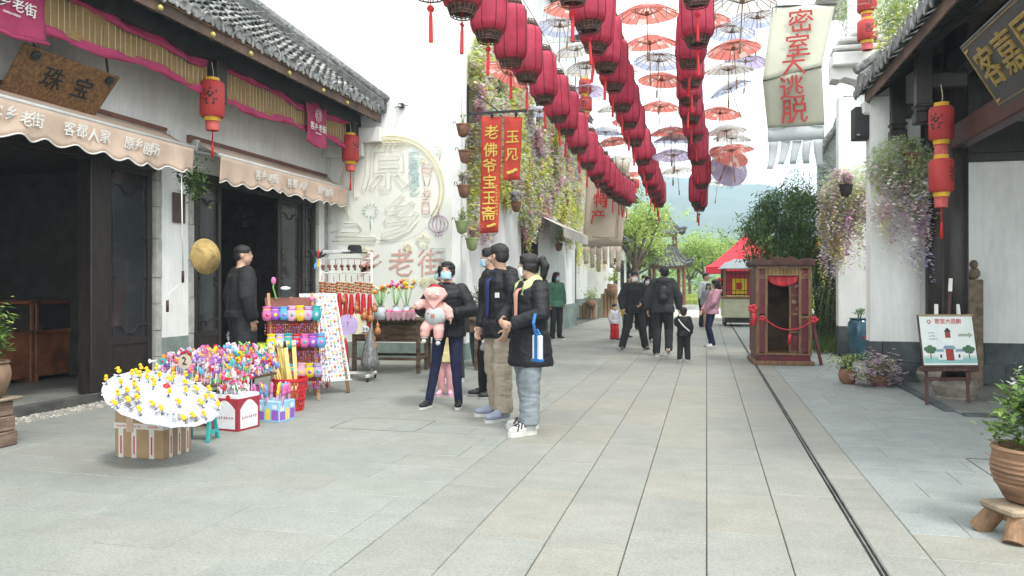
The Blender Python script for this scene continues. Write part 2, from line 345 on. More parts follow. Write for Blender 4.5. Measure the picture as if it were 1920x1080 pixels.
# ================================================================ LEFT SHOP HOUSE (X = -6.9 face)
shop = empty('shop_house', (-6.9, 8, 0), 0, 'single storey white shop house with grey tiled eave and two open shopfronts on the left', 'building')
w_ = B(); w_.box(-7.06, -6.9, -2, 13.18, 2.9, 5.2); w_.obj('wall', wht, shop, w=True)
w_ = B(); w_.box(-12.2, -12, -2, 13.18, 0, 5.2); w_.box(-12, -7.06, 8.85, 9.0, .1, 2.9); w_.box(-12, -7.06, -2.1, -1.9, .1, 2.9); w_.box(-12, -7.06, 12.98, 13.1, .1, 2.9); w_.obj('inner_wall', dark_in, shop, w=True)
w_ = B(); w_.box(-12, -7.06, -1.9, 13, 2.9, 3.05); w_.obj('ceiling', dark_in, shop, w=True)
w_ = B(); w_.box(-12, -6.9, -2, 13.1, -.02, .08); w_.obj('floor', M('shop_floor', (.24, .24, .22), .45, .2, 3), shop, w=True, bevel=.005)
w_ = B(); w_.box(-6.9, -6.8, -2, 8.54, -.02, .1); w_.box(-6.9, -6.8, 9.29, 12.74, -.02, .1); w_.obj('threshold', M('dark_sill_stone', (.1, .1, .095), .6, .3, 6, .3), shop, w=True, bevel=.006)
for y0, y1 in ((2.2, 3.5), (8.54, 9.29), (12.74, 13.18)):
    p_ = B(); p_.box(-7.08, -6.885, y0+.1, y1-.1, .66, 2.9); pier = p_.obj('pier', wht, shop, w=True)
    b = B(); b.box(-7.08, -6.878, y0+.1, y1-.1, 0, .66); b.obj('pier_base', stone_g, shop, w=True)
    for ya in (y0, y1-.1):
        z = 0; i = 0
        while z < 2.9:
            h = min(rnd.choice([.34, .42, .5]), 2.9-z); b = B(); b.box(-7.08, -6.862-(.006 if i % 2 else 0), ya, ya+.1, z+.002, z+h-.003); b.obj('quoin', stone_l, shop, w=True, bevel=.005); z += h; i += 1
def door_leaf(y0, y1, x=-6.93, rz=0, z0=.1, z1=2.86, opened=0, par=shop):
    L_ = y1-y0; r = empty('door_leaf', (x+6.9, y0-8, z0), rz); r.parent = par; H_ = z1-z0
    f = B(); s_ = .075
    f.box(-.025, .025, 0, s_, 0, H_); f.box(-.025, .025, L_-s_, L_, 0, H_); f.box(-.022, .022, s_, L_-s_, 0, .09); f.box(-.022, .022, s_, L_-s_, .52, .6); f.box(-.022, .022, s_, L_-s_, H_-.12, H_)
    f.box(-.012, .012, s_, L_-s_, .09, .52); f.box(.012, .018, s_+.04, L_-s_-.04, .14, .47)
    f.obj('door_frame', dkwood, r, bevel=.004)
    gl = B(); gl.box(-.004, .004, s_, L_-s_, .6, H_-.12); gl.obj('door_glass', glass, r)
    lt = B(); a, b_ = s_+.05, L_-s_-.05
    for yq in (a, b_): lt.tube([(.016, yq, .62), (.016, yq, H_-.14)], .006, 6)
    for zq in (.75, H_-.3): lt.tube([(.016, s_, zq), (.016, a+.12, zq), (.016, a+.2, zq-.09), (.016, b_-.2, zq-.09), (.016, b_-.12, zq), (.016, L_-s_, zq)], .008, 6)
    for zq in (1.25, 1.35, 1.75, 1.85):
        for yq in (a, b_): lt.lathe([(0, -.025), (.02, -.012), (.02, .012), (0, .025)], 6, (.016, yq, zq))
    lt.obj('door_lattice', dkwood, r, smooth=False); return r
door_leaf(7.72, 8.50); door_leaf(9.33, 9.95, -6.92); door_leaf(11.55, 12.3, -6.95); door_leaf(12.3, 12.7, -6.92)
door_leaf(3.55, 4.3)
b = B(); b.box(-7.05, -6.86, 7.44, 7.70, .1, 2.9); b.obj('door_post', dkwood, shop, w=True, bevel=.008)
b = B(); b.box(-7.02, -6.88, 12.66, 12.74, .1, 2.9); b.obj('door_post', dkwood, shop, w=True, bevel=.008)
for y0, y1 in ((3.5, 8.54), (9.29, 12.74)):
    b = B(); b.box(-7.04, -6.87, y0, y1, 2.80, 2.92); b.obj('door_lintel', dkwood, shop, w=True, bevel=.006)
# eave: posts, purlin, rafters, fascia, tiles
b = B(); b.box(-6.42, -6.2, -2, 13.18, 4.27, 4.52); b.obj('eave_beam', M('grey_eave_beam', (.035, .035, .032), .7, .3, 4), shop, w=True)
for yq in (2.4, 5.1, 8.92, 12.9):
    b = B(); b.box(-6.38, -6.16, yq-.11, yq+.11, 3.74, 4.3); b.obj('hanging_post', dkwood, shop, w=True, bevel=.01)
EX, EZ, RX, RZ = -5.80, 4.42, -8.45, 6.46
sl_ = math.atan2(RZ-EZ, EX-RX); up = Vector((-math.cos(sl_), 0, math.sin(sl_))); nrm = Vector((math.sin(sl_), 0, math.cos(sl_)))
b = B(); e = Vector((EX-.02, 0, EZ)); Lr = (Vector((RX, 0, RZ))-Vector((EX, 0, EZ))).length
b.poly([e+Vector((0, -2, 0)), e+up*Lr+Vector((0, -2, 0)), e+up*Lr-nrm*.04+Vector((0, -2, 0)), e-nrm*.04+Vector((0, -2, 0))], (0, 15.15, 0)); b.obj('roof_boarding', M('roof_boarding', (.08, .055, .042), .85, .3, 6), shop, w=True)
b = B(); b.poly([(RX-.02, -2, RZ), (-12.3, -2, 4.6), (-12.3, -2, 4.5), (RX-.02, -2, RZ-.12)], (0, 15.1, 0)); b.obj('rear_roof', tile_m[0], shop, w=True)
b = B(); b.box(-12.2, -6.95, 13.06, 13.16, 2.9, 4.5); b.poly([(-12.2, 13.06, 4.5), (-6.95, 13.06, 4.5), (-6.95, 13.06, 5.1), (RX, 13.06, RZ-.12)], (0, .1, 0)); b.obj('end_wall', wht, shop, w=True)
rm = None
for i in range(60):
    yq = -1.9+i*.253
    if rm is None:
        b = B(); a_ = Vector((EX-.02, 0, EZ-.075)); b.bar(a_, a_+up*1.1, .055, .07, up=nrm); rf = b.obj('rafter', brwood, shop, w=False, bevel=.004); rm = rf
        rf.location = (6.9, yq-8, 0)
    else:
        q = rm.copy(); COL.objects.link(q); q.location = (6.9, yq-8, 0)
b = B(); b.box(EX-.005, EX+.02, -2, 13.14, EZ-.10, EZ+.035); b.obj('fascia_board', M('eave_fascia', (.13, .075, .05), .7, .35, 3, .3), shop, w=True)
b = B(); b.tube([(EX+.03, -2, EZ+.035), (EX+.03, 13.1, EZ+.035)], .012, 6); b.obj('eave_rail', M('rust_rail', (.32, .16, .09), .7, .3, 9), shop, w=True)
for px, py in ((30, -10), (112, -12), (300, 22), (399, 66), (470, 106), (542, 137), (606, 166), (651, 187)):
    q = P(px, py, X=EX+.03); q.z = EZ-.055; b = B(); b.lathe([(0, -.035), (.03, -.02), (.036, .005), (.02, .03), (0, .034)], 10, q)
    b.obj('eave_lamp_bulb', M('yellow_bulb', (.5, .42, .12), .3, .2), shop, w=True, smooth=True)
# tiles
rt = random.Random(11)
tb = B(); k_ = 6
vs = []
for (zz, rr_) in ((0, .088), (1, .07)):
    for j in range(k_+1):
        t = math.pi*j/k_; vs.append((0, rr_*math.cos(t), 0) if 0 else (-.30*zz, rr_*math.cos(t), rr_*math.sin(t)*.95))
for (zz, rr_) in ((0, .07), (1, .054)):
    for j in range(k_+1):
        t = math.pi*j/k_; vs.append((-.30*zz, rr_*math.cos(t), rr_*math.sin(t)*.95))
n1 = k_+1; fs = []
for j in range(k_): fs += [(j, j+1, n1+j+1, n1+j), (2*n1+j, 3*n1+j, 3*n1+j+1, 2*n1+j+1), (j, 2*n1+j, 2*n1+j+1, j+1)]
tb.add(vs, fs)
tmesh = []
for m_ in tile_m:
    o = tb.obj('roof_tile', m_, shop); tmesh.append(o.data); bpy.data.objects.remove(o)
pan = B()
tiles = []
for r_ in range(11):
    for c_ in range(70):
        yq = -1.9+c_*.215; tiles.append((r_, yq))
def tile_at(r_, yq, h=0): return Vector((EX+.05, yq, EZ+.05))+up*(r_*.27)+nrm*(.025+h)
vis = sorted([t for t in tiles if t[1] > 6.2], key=lambda t: (t[0], -t[1]))[:290]; vs_ = set(vis); far = B()
for t in tiles:
    r_, yq = t; q = tile_at(r_, yq+rt.uniform(-.012, .012), rt.uniform(0, .02)); tilt = sl_-R(rt.uniform(9, 20)); mi = rt.choice([0, 1, 1, 2, 2])
    if t in vs_:
        o = bpy.data.objects.new('roof_tile', tmesh[mi]); COL.objects.link(o); o.parent = shop; o.location = q-shop.location; o.rotation_euler = (rt.uniform(-.08, .08), tilt, rt.uniform(-.12, .12))
    else:
        M4 = Matrix.Translation(q) @ Euler((0, tilt, 0)).to_matrix().to_4x4(); far.add([M4 @ v for v in tb.v], tb.f, mi)
stuff(far.obj('far_roof_tiles', tile_m, shop, w=True))
# concave pan tiles joined between the cover rows, and the upright eave end pieces
for r_ in range(10):
    for c_ in range(69):
        yq = -1.9+c_*.215+.1075; q = tile_at(r_, yq, -.01); M4 = Matrix.Translation(q) @ Euler((0, sl_-R(7), 0)).to_matrix().to_4x4()
        vv = [M4 @ Vector((-.3*z, .1*math.cos(math.pi*j/4), -.035*math.sin(math.pi*j/4)+.03)) for z in (0, 1) for j in range(5)]
        pan.add(vv, [(j, j+1, 6+j, 5+j) for j in range(4)], rt.choice([0, 0, 1]))
stuff(pan.obj('pan_tiles', tile_m, shop, w=True))
endm = None
for c_ in range(70):
    yq = -1.9+c_*.215
    for kind in (0, 1):
        y2 = yq+kind*.1075
        if y2 > 13.0: continue
        key = kind
        b = B()
        if kind == 0: b.lathe([(.0, 0), (.075, 0), (.085, .012), (.085, .03), (0, .03)], 12, (0, 0, 0), R_=Euler((0, R(90), 0)).to_matrix())
        else: b.poly([(0, -.085, .04), (0, .085, .04), (0, .075, -.02), (0, .03, -.075), (0, 0, -.1), (0, -.03, -.075), (0, -.075, -.02)], (.018, 0, 0))
        if c_ == 0:
            o = b.obj('eave_end_tile', tile_m[2] if kind else tile_m[1], shop); (endm := endm or {}).__setitem__(kind, o.data); o.location = Vector((EX+.05, y2, EZ+.11))-shop.location
        else:
            o = bpy.data.objects.new('eave_end_tile', endm[kind]); COL.objects.link(o); o.parent = shop; o.location = Vector((EX+.05, y2, EZ+.11+rt.uniform(-.01, .015)))-shop.location; o.rotation_euler = (0, rt.uniform(-.1, .2), rt.uniform(-.25, .25))
b = B(); ya = 13.16; b.poly([(EX+.12, ya-.14, EZ+.06), (RX, ya-.14, RZ+.1), (RX, ya-.14, RZ+.32), (EX+.12, ya-.14, EZ+.28)], (0, .16, 0)); b.obj('verge_ridge', tile_m[0], shop, w=True, bevel=.02)
b = B(); b.tube([(EX+.16, ya-.06, EZ+.3), (RX, ya-.06, RZ+.36)], .07, 8); b.obj('verge_cap', tile_m[1], shop, w=True, smooth=True)
b = B(); b.box(RX-.15, RX+.15, -2, 13.1, RZ-.02, RZ+.25); b.obj('ridge', tile_m[0], shop, w=True, bevel=.02)
# pale corbel under the eave at the corner
b = B(); b.box(-6.9, -5.75, 13.02, 13.17, 3.95, 4.22); b.box(-6.9, -6.1, 13.02, 13.17, 3.7, 3.95); b.obj('corbel', wht2, shop, w=True, bevel=.01)
# ---- pink edged bamboo blinds
def drape(y, z): return .02*math.sin(y*7+z*3)+.015*math.sin(y*17)
def zt(y): return 4.26+.035*math.sin(y*2.1)+.02*math.sin(y*5)
def zb(y): return 3.80+.035*math.sin(y*1.7+1)+.02*math.sin(y*4.3)
for y0, y1 in ((5.2, 8.76), (9.05, 12.72)):
    bl = empty('bamboo_blind', (-6.28, y0, 4.25), 0, 'bamboo blind edged in magenta cloth ' + ('above the first awning and wooden sign' if y0 < 6 else 'above the second awning, between the two single lanterns'), 'blind', 'bamboo blinds under the left eave')
    L_ = y1-y0; n = 6
    for i in range(n):
        a_, c_ = y0+L_*i/n+.004, y0+L_*(i+1)/n-.004; b = B(); b.grid(lambda u, v: (-6.28+drape(a_+(c_-a_)*u, v)*.6, a_+(c_-a_)*u, zb(a_+(c_-a_)*u)+.07+(zt(a_+(c_-a_)*u)-zb(a_+(c_-a_)*u)-.14)*v), 8, 3); b.obj('bamboo_panel', bamboo, bl, w=True, solid=.006)
    b = B(); yv = y0+.05
    while yv < y1:
        b.box(-6.275+drape(yv, .5)*.6, -6.268+drape(yv, .5)*.6, yv, yv+.004, zb(yv)+.08, zt(yv)-.08); yv += .085
    b.obj('blind_cord', M('pale_cord', (.6, .55, .4), .8), bl, w=True)
    for lo in (0, 1):
        fz = (lambda y: zb(y)) if not lo else (lambda y: zt(y)-.085)
        b = B(); b.grid(lambda u, v: (-6.255+drape(y0+L_*u, v)+.01*math.sin(v*6), y0+L_*u, fz(y0+L_*u)+(.1)*v), 70, 3); b.obj('cloth_edge', pink, bl, w=True, smooth=True, solid=.008)
def rosette(b, c, r, ax, ay, m=0):
    for rr_, n in ((r, 8), (r*.68, 7), (r*.38, 5)):
        pts = []
        for i in range(49):
            t = 2*math.pi*i/48; q = rr_*(1+.09*math.sin(t*n)); pts.append(Vector(c)+ax*q*math.cos(t)+ay*q*math.sin(t))
        b.tube(pts, r*.045, 4, m, cap=False)
for (pxa, pxb, pt, pb, lab) in ((-60, 86, -60, 68, 'magenta cloth flag with white rose emblem hanging over the blind at the upper left edge'), (575, 612, 198, 268, 'small magenta cloth flag with white rose emblem near the far end of the second blind')):
    c0, c1 = P(pxa, pt, X=-6.2), P(pxb, pt, X=-6.2); y0, y1 = c0.y, c1.y; z1 = 4.32; z0 = 3.68 if pxa < 0 else 3.66
    fl = empty('emblem_flag', (-6.2, (y0+y1)/2, z1), 0, lab, 'flag', 'magenta emblem flags'); ym, wd = (y0+y1)/2, y1-y0
    b = B(); b.grid(lambda u, v: (-6.2+.018*math.sin(u*9+v*4), y0+wd*u, z0+(z1-z0)*v-.05*math.sin(math.pi*u)*(1-v)), 16, 12); b.obj('cloth', pink, fl, w=True, smooth=True, solid=.006)
    s_ = wd/.62; s_ = min(s_, .9); b = B(); zc = z1-(z1-z0)*.3
    rosette(b, (-6.165, ym, zc), .11*s_, Vector((0, 1, 0)), Vector((0, 0, 1))); b.text('客乡老街', .15*s_, basis((-6.165, ym, zc-.23*s_), (0, 1, 0), (0, 0, 1)), 0, .012); b.text('HAKKA STREET', .03*s_, basis((-6.165, ym, zc-.33*s_), (0, 1, 0), (0, 0, 1)), 0, .01)
    b.obj('emblem', ltr_w, fl, w=True)
    b = B(); b.tube([(-6.18, y0-.01, z0+.0), (-6.15, ym, z0-.06), (-6.18, y1+.01, z0)], .02, 6); b.obj('hem_roll', pink, fl, w=True, smooth=True)
# ---- awnings
def awning(y0, y1, lab, groups, lx=-6.42):
    a = empty('awning', (-6.9, (y0+y1)/2, 3.3), 0, lab, 'awning', 'beige shop awnings')
    b = B(); b.box(-6.895, -6.84, y0-.05, y1+.05, 3.30, 3.40); b.obj('wall_rail', M('awning_brown_rail', (.2, .085, .06), .6, .2), a, w=True)
    b = B(); b.tube([(-6.80, y0, 3.27), (-6.80, y1, 3.27)], .05, 12); b.obj('roller', M('awning_roller', (.6, .6, .57), .5), a, w=True, smooth=True)
    b = B(); b.grid(lambda u, v: (-6.80+(lx+6.80)*v, y0+(y1-y0)*u, 3.325-(.2)*v-.02*math.sin(math.pi*v)), 30, 3); b.obj('canvas', awn, a, w=True, smooth=True, solid=.004)
    b = B(); b.tube([(lx, y0-.03, 3.12), (lx, y1+.03, 3.12)], .022, 10); b.obj('front_bar', wht2, a, w=True, smooth=True)
    n = int((y1-y0)/.036); per = .36
    def vz(y, v): 
        s_ = .5-.5*math.cos(2*math.pi*(y-y0)/per); hem = 2.745+.055*s_+.015*math.sin(y*3.1); return 3.10-(3.10-hem)*v
    vx = lambda y, v: lx+.02+.035*v*math.sin(y*6.3+math.sin(y*2.2)*2)+.012*math.sin(y*19)*v
    b = B(); b.grid(lambda u, v: (vx(y0+(y1-y0)*u, v), y0+(y1-y0)*u, vz(y0+(y1-y0)*u, v)), n, 6); b.obj('valance', awn, a, w=True, smooth=True, solid=.003)
    b = B(); b.tube([(vx(y0+(y1-y0)*i/n, 1), y0+(y1-y0)*i/n, vz(y0+(y1-y0)*i/n, 1)) for i in range(n+1)], .009, 5); b.obj('hem_piping', ltr_w, a, w=True, smooth=True)
    b = B()
    for yc, t in groups:
        k = len(t)
        for i, ch in enumerate(t):
            y = yc+(i-(k-1)/2)*.155; b.text(ch, .155, basis((vx(y, .5)+.028, y, 2.95+.012*math.sin(i*2.3)), (0, 1, 0), (.12, 0, 1)), 0, .013)
    b.obj('lettering', ltr_w, a, w=True)
    for ye in (y0+.02, y1-.02):
        b = B(); b.bar((-6.89, ye, 3.2), (-6.6, ye+.02, 3.14), .03, .03); b.bar((-6.6, ye+.02, 3.14), (lx, ye, 3.1), .03, .03); b.box(-6.89, -6.76, ye-.03, ye+.03, 3.18, 3.34); b.obj('folding_arm', stl, a, w=True, bevel=.004)
    return a
def gy(px, py): return P(px, py, X=-6.40).y
awning(2.6, 8.66, 'near beige awning with white calligraphy valance over the first open shopfront at far left', [(gy(-90, 220), '原乡剧场'), (gy(30, 240), '客乡老街'), (gy(160, 268), '客都人家'), (gy(264, 290), '原乡剧场'), (3.4, '客都人家')])
awning(9.22, 13.06, 'farther beige awning over the second shopfront, next to the mural wall', [(gy(497, 343), '客乡老街'), (gy(556, 355), '客都人家'), (gy(608, 367), '原乡剧场')])
# crank rod on the pillar
cr_ = empty('awning_crank', (-6.42, 8.62, 3.1), 0, 'thin white awning crank rod with two dark grips hanging in front of the white pier', 'crank rod')
a, b1, c1, d1 = P(340, 320, X=-6.42), P(343, 545, X=-6.42), P(315, 550, X=-6.42), P(314, 585, X=-6.42)
e1 = P(343, 508, X=-6.42)
b = B(); b.tube([a, e1], .008, 6); b.tube([P(343, 530, X=-6.42), P(318, 548, X=-6.42), P(314, 565, X=-6.42)], .007, 6); b.obj('rod', ltr_w, cr_, w=True, smooth=True)
b = B(); b.tube([e1, P(343, 530, X=-6.42)], .017, 8); b.obj('grip', dkred, cr_, w=True, smooth=True)
b = B(); b.tube([P(314, 563, X=-6.42), d1], .017, 8); b.obj('grip', dkred, cr_, w=True, smooth=True)
# wooden sign board
sg = empty('shop_sign_board', (-6.6, 6.72, 3.3), 0, 'tilted old wooden board sign lettered with two black characters above the near awning', 'sign')
o0 = Vector((-6.74, 0, 3.27)); o1 = Vector((-6.42, 0, 3.70)); ya, yb = 6.12, 7.32; un = (o1-o0).normalized(); nn = Vector((un.z, 0, -un.x))
b = B(); b.poly([o0+Vector((0, ya, 0)), o0+Vector((0, yb, 0)), o1+Vector((0, yb+.03, 0)), o1+Vector((0, ya-.02, 0))], nn*.045); b.obj('board', plank, sg, w=True, bevel=.008)
b = B(); cc = (o0+o1)/2+nn*.049
b.text('珠', .27, basis(cc+Vector((0, 6.12+.45, .0)), (0, 1, 0), un), 0, .012); b.obj('character', ltr_b, sg, w=True); b = B(); b.text('宝', .26, basis(cc+Vector((0, 6.12+.84, -.005)), (0, 1, 0), un), 0, .012); b.obj('character', ltr_b, sg, w=True)
for y in (6.25, 7.22): b = B(); b.lathe([(0, 0), (.05, 0), (.055, .02), (.03, .03), (0, .03)], 12, cc+Vector((0, y, 0))+un*.2, R_=nn.to_track_quat('Z', 'Y').to_matrix()); b.tube([cc+Vector((0, y, 0))+un*.2, cc+Vector((-.1, y, .18))+un*.3], .012, 5); b.obj('iron_bracket', blk, sg, w=True)
# small notice on pier, garland
b = B(); q = P(336, 390, X=-6.86); b.box(-6.876, -6.85, q.y-.12, q.y+.12, q.z-.2, q.z+.2); tag(b.obj('notice_plate', M('brown_plate', (.09, .055, .045), .5), at=(-6.86, q.y, q.z-.2), bevel=.005), 'small brown plate fixed high on the white pier behind the crank rod', 'plate')
# interior: counter, shelves
ct = empty('display_counter', (-8.9, 8.0, .08), 0, 'reddish wooden shop counter with glass display top inside the first shop', 'counter')
b = B()
for i in range(4): b.box(-9.1, -8.52, 5.1+i*1.06, 5.1+i*1.06+1.03, .14, .72)
b.obj('cabinet', M('counter_wood', (.24, .085, .04), .4, .3, 5, .1, 50), ct, w=True, bevel=.01)
b = B()
for i in range(4):
    y0 = 5.1+i*1.06
    for q in ((y0, y0+.05), (y0+.98, y0+1.03)): b.box(-9.1, -8.5, q[0], q[1], .08, 1.15)
    b.box(-9.1, -8.5, y0, y0+1.03, 1.10, 1.14); b.box(-8.52, -8.50, y0, y0+1.03, .70, .75)
b.obj('counter_frame', M('counter_wood'), ct, w=True, bevel=.006)
b = B(); b.box(-8.515, -8.51, 5.15, 9.28, .76, 1.09); b.obj('counter_glass', glass, ct, w=True)
jewel = B()
for i in range(60): jewel.ell((-8.8+rnd.uniform(-.15, .15), 5.2+i*.067, .77), (.02, .03, .02), 6, i % 3)
jewel.obj('jewellery', [M('jade', (.15, .35, .25), .2), gold, M('white_card', (.6, .6, .58))], ct, w=True)
sh = empty('wall_shelf', (-11.9, 6.5, .08), 0, 'dark shelves with small coloured goods on the back wall of the first shop', 'shelf')
b = B()
for i in range(6): b.box(-11.98, -11.6, 4.2, 8.6, .5+i*.4, .53+i*.4)
for i in range(5): b.box(-11.98, -11.6, 4.2+i*1.1-.02, 4.2+i*1.1+.02, .08, 2.6)
b.obj('shelf_board', dkred, sh, w=True)
b = B()
for i in range(90): b.lathe([(.04, 0), (.05, .06), (.03, .13), (0, .14)], 8, (-11.75, 4.3+rnd.uniform(0, 4.2), .53+.4*rnd.randrange(5)), i % 4)
b.obj('shelf_goods', [gold, M('blue_toy', (.05, .15, .45)), M('red_box', (.5, .03, .03)), M('jade')], sh, w=True)
# ================================================================ MURAL BUILDING (end wall Y = 13.2, street face X = -4.2)
bd = empty('flower_wall_building', (-10, 19, 0), 0, 'tall white building with a neon mural end wall and hanging flowers along the street', 'building')
b = B(); b.box(-16, -4.35, 13.2, 13.4, .3, 9.2); b.obj('end_wall', wht, bd, w=True)
b = B(); b.box(-7.0, -4.18, 13.17, 13.21, -.02, .3); b.obj('end_plinth', stone_g, bd, w=True, bevel=.01)
b = B(); b.box(-4.35, -4.2, 13.2, 17.6, .3, 9.2); b.box(-4.35, -4.2, 19.3, 25.4, .3, 9.2); b.box(-4.35, -4.2, 17.6, 19.3, 2.75, 9.2); b.obj('street_wall', wht, bd, w=True)
b = B(); b.box(-4.35, -4.185, 13.22, 17.6, -.02, .3); b.box(-4.35, -4.185, 19.3, 25.42, -.02, .75); b.obj('street_plinth', stone_g, bd, w=True, bevel=.01)
b = B(); b.box(-16, -4.2, 25.2, 25.4, .0, 9.2); b.box(-16, -15.8, 13.4, 25.2, 0, 9.2); b.obj('rear_wall', wht, bd, w=True)
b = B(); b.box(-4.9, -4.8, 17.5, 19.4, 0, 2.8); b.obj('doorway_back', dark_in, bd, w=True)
b = B(); b.box(-4.4, -4.17, 17.58, 17.7, 0, 2.75); b.box(-4.4, -4.17, 19.2, 19.32, 0, 2.75); b.box(-4.4, -4.17, 18.4, 18.46, 0, 2.75); b.box(-4.4, -4.15, 17.5, 19.4, 2.7, 2.85); b.obj('door_frame', dkwood, bd, w=True, bevel=.01)
b = B(); b.box(-16.2, -3.9, 12.95, 25.6, 9.2, 9.5); b.poly([(-16.4, 12.9, 9.5), (-3.6, 12.9, 9.5), (-10, 12.9, 12)], (0, 12.8, 0)); b.obj('roof', tile_m[0], bd, w=True)
b = B(); b.box(-4.24, -4.165, 13.155, 13.24, .3, 9.2); b.obj('corner_bead', wht2, bd, w=True, bevel=.01)
def window(par, face, y0, y1, z0, z1):
    fr = B(); fr.box(face, face+.05, y0, y1, z0, z0+.07); fr.box(face, face+.05, y0, y1, z1-.07, z1); n = 3
    for i in range(n+1): yq = y0+(y1-y0-.06)*i/n; fr.box(face, face+.05, yq, yq+.06, z0+.07, z1-.07)
    o = fr.obj('window', dkwood, par, w=True); p_ = B(); p_.box(face+.004, face+.02, y0, y1, z0, z1); p_.obj('pane', M('window_pane', (.05, .06, .07), .1, spec=.8), o, w=True)
for y0, y1, z0, z1 in ((19.2, 20.8, 4.9, 6.3), (22.3, 23.9, 4.9, 6.3), (15.0, 16.2, 5.2, 6.4)): window(bd, -4.2, y0, y1, z0, z1)
def pent(par, x, y0, y1, z, d=.7):
    b = B(); b.poly([(x, y0, z+.45), (x+d, y0, z), (x+d, y0, z-.07), (x, y0, z+.33)], (0, y1-y0, 0), 0)
    n = int((y1-y0)/.18)
    for i in range(n): y = y0+.09+i*.18; b.tube([(x+d+.03, y, z+.03), (x, y, z+.5)], .05, 6, 1)
    b.obj('pent_roof', [tile_m[0], tile_m[1]], par, w=True)
pent(bd, -4.2, 18.8, 21.4, 6.5); pent(bd, -4.2, 22.0, 24.4, 6.5)
# second-storey balcony rail
# mural
mu = empty('neon_tube_mural', (-5.4, 13.12, .5), 0, 'large beige wall mural of neon tube outlines with ring, characters and festive icons', 'mural')
def mp(px, py, y=13.15): return P(px, py, Y=y)
cen, rad = mp(735, 352), .985
b = B(); ring = [Vector((cen.x+rad*math.cos(2*math.pi*i/64), 13.17, cen.z+rad*math.sin(2*math.pi*i/64))) for i in range(64)]
cream = M('mural_panel_cream', (.78, .79, .72), .8, .03, 2)
b.poly(ring, (0, .02, 0)); b.box(mp(632, 400).x, mp(845, 400).x, 13.175, 13.195, mp(700, 665).z, cen.z-.2); b.obj('panel', cream, mu, w=True)
tb_ = {'y': M('neon_yellow', (.76, .68, .36), .4, .1), 'w': M('neon_white', (.74, .71, .58), .4, .1), 'r': M('neon_red', (.7, .42, .36), .4, .1), 't': M('neon_teal', (.52, .67, .66), .4, .1), 'p': M('neon_violet', (.55, .36, .52), .4, .1)}
def neon(key, strokes, r=.010, nm='neon_tube', y=13.145):
    b = B()
    for s_ in strokes: b.tube([mp(*q, y=y) for q in s_], r, 6)
    b.obj(nm, tb_[key], mu, w=True, smooth=True)
def circ(cx, cy, r, a0=0, a1=360, n=24, ry=None): return [(cx+r*math.cos(R(a0+(a1-a0)*i/n)), cy-(ry or r)*math.sin(R(a0+(a1-a0)*i/n))) for i in range(n+1)]
neon('y', [circ(735, 352, 97, -38, 112, 40), circ(735, 352, 90, -36, 110, 40), circ(735, 352, 97, 140, 215, 20)], .010)
neon('y', [[(700+i*10, 262), (710+i*10, 269), (700+i*10, 276)] for i in range(6)], .009)
def otext(body, size, px, py, key, bev=.009, sp=1, line=1):
    cu = bpy.data.curves.new('t', 'FONT'); cu.body = body; cu.size = size; cu.fill_mode = 'NONE'; cu.bevel_depth = bev; cu.bevel_resolution = 1; cu.resolution_u = 2; cu.align_x = 'CENTER'; cu.align_y = 'CENTER'; cu.space_character = sp; cu.space_line = line; cu.offset = .012*size
    o = bpy.data.objects.new('t', cu); COL.objects.link(o); me = bpy.data.meshes.new_from_object(o.evaluated_get(bpy.context.evaluated_depsgraph_get()))
    b = B(); q = mp(px, py, y=13.14); b.add([basis(q, (1, 0, 0), (0, 0, 1)) @ v.co for v in me.vertices], [tuple(p.vertices) for p in me.polygons]); bpy.data.objects.remove(o)
    b.obj('tube_lettering', tb_[key], mu, w=True, smooth=True)
otext('原', .98, 722, 318, 'w', .0055); otext('乡', .85, 752, 412, 'w', .0055)
b = B(); q = mp(776, 325); b.text('实\n景\n演\n艺', .24, basis((q.x, 13.15, q.z), (1, 0, 0), (0, 0, 1)), 0, .01, line=.82); b.obj('lettering', tb_['t'], mu, w=True)
for i_, ch in enumerate('乡老街'): b = B(); q = mp(752+(i_-1)*56, 497); b.text(ch, .53, basis((q.x, 13.165, q.z), (1, 0, 0), (0, 0, 1)), 0, 0, ext=.003); b.obj('character', tb_['r'], mu, w=True)
b = B(); q = mp(786, 531); b.text('客乡老街', .17, basis((q.x, 13.15, q.z), (1, 0, 0), (0, 0, 1)), 0, .01); b.obj('lettering', tb_['y'], mu, w=True)
neon('w', [[(622, 452), (705, 452), (705, 444), (628, 444)], [(640, 436), (672, 436), (678, 427), (672, 419), (645, 419)], [(620, 436), (640, 430)], [(712, 450), (738, 449), (768, 434), (786, 410)], [(640, 260), (690, 262), (690, 250)], [(664, 286), (664, 368), (672, 368)], [(620, 300), (620, 420)]], .009)
neon('t', [[(695+9*math.cos(R(a)), 394-9*math.sin(R(a))), (695+16*math.cos(R(a)), 394-16*math.sin(R(a)))] for a in range(0, 360, 30)]+[[(695, 405), (695, 430)]], .007)
neon('r', [circ(801, 316, 10, 0, 360, 16, 9), [(792, 322), (797, 348), (803, 348), (810, 322)], [(791, 316), (811, 316)], [(792, 374), (805, 374), (805, 401), (792, 401), (792, 374)], [(792, 380), (805, 380)], [(792, 395), (805, 395)], [(799, 374), (801, 366)]]+[[(801+3*math.cos(R(a)), 362-3*math.sin(R(a))), (801+8*math.cos(R(a)), 362-8*math.sin(R(a)))] for a in range(0, 360, 45)], .007)
neon('p', [circ(822, 420, 18, 0, 360, 20, 16), circ(822, 420, 11, 0, 360, 16, 16), circ(822, 420, 4, 0, 360, 12, 16), [(817, 437), (817, 443)], [(822, 437), (822, 444)], [(827, 437), (827, 443)], [(822, 404), (822, 385)]], .007)
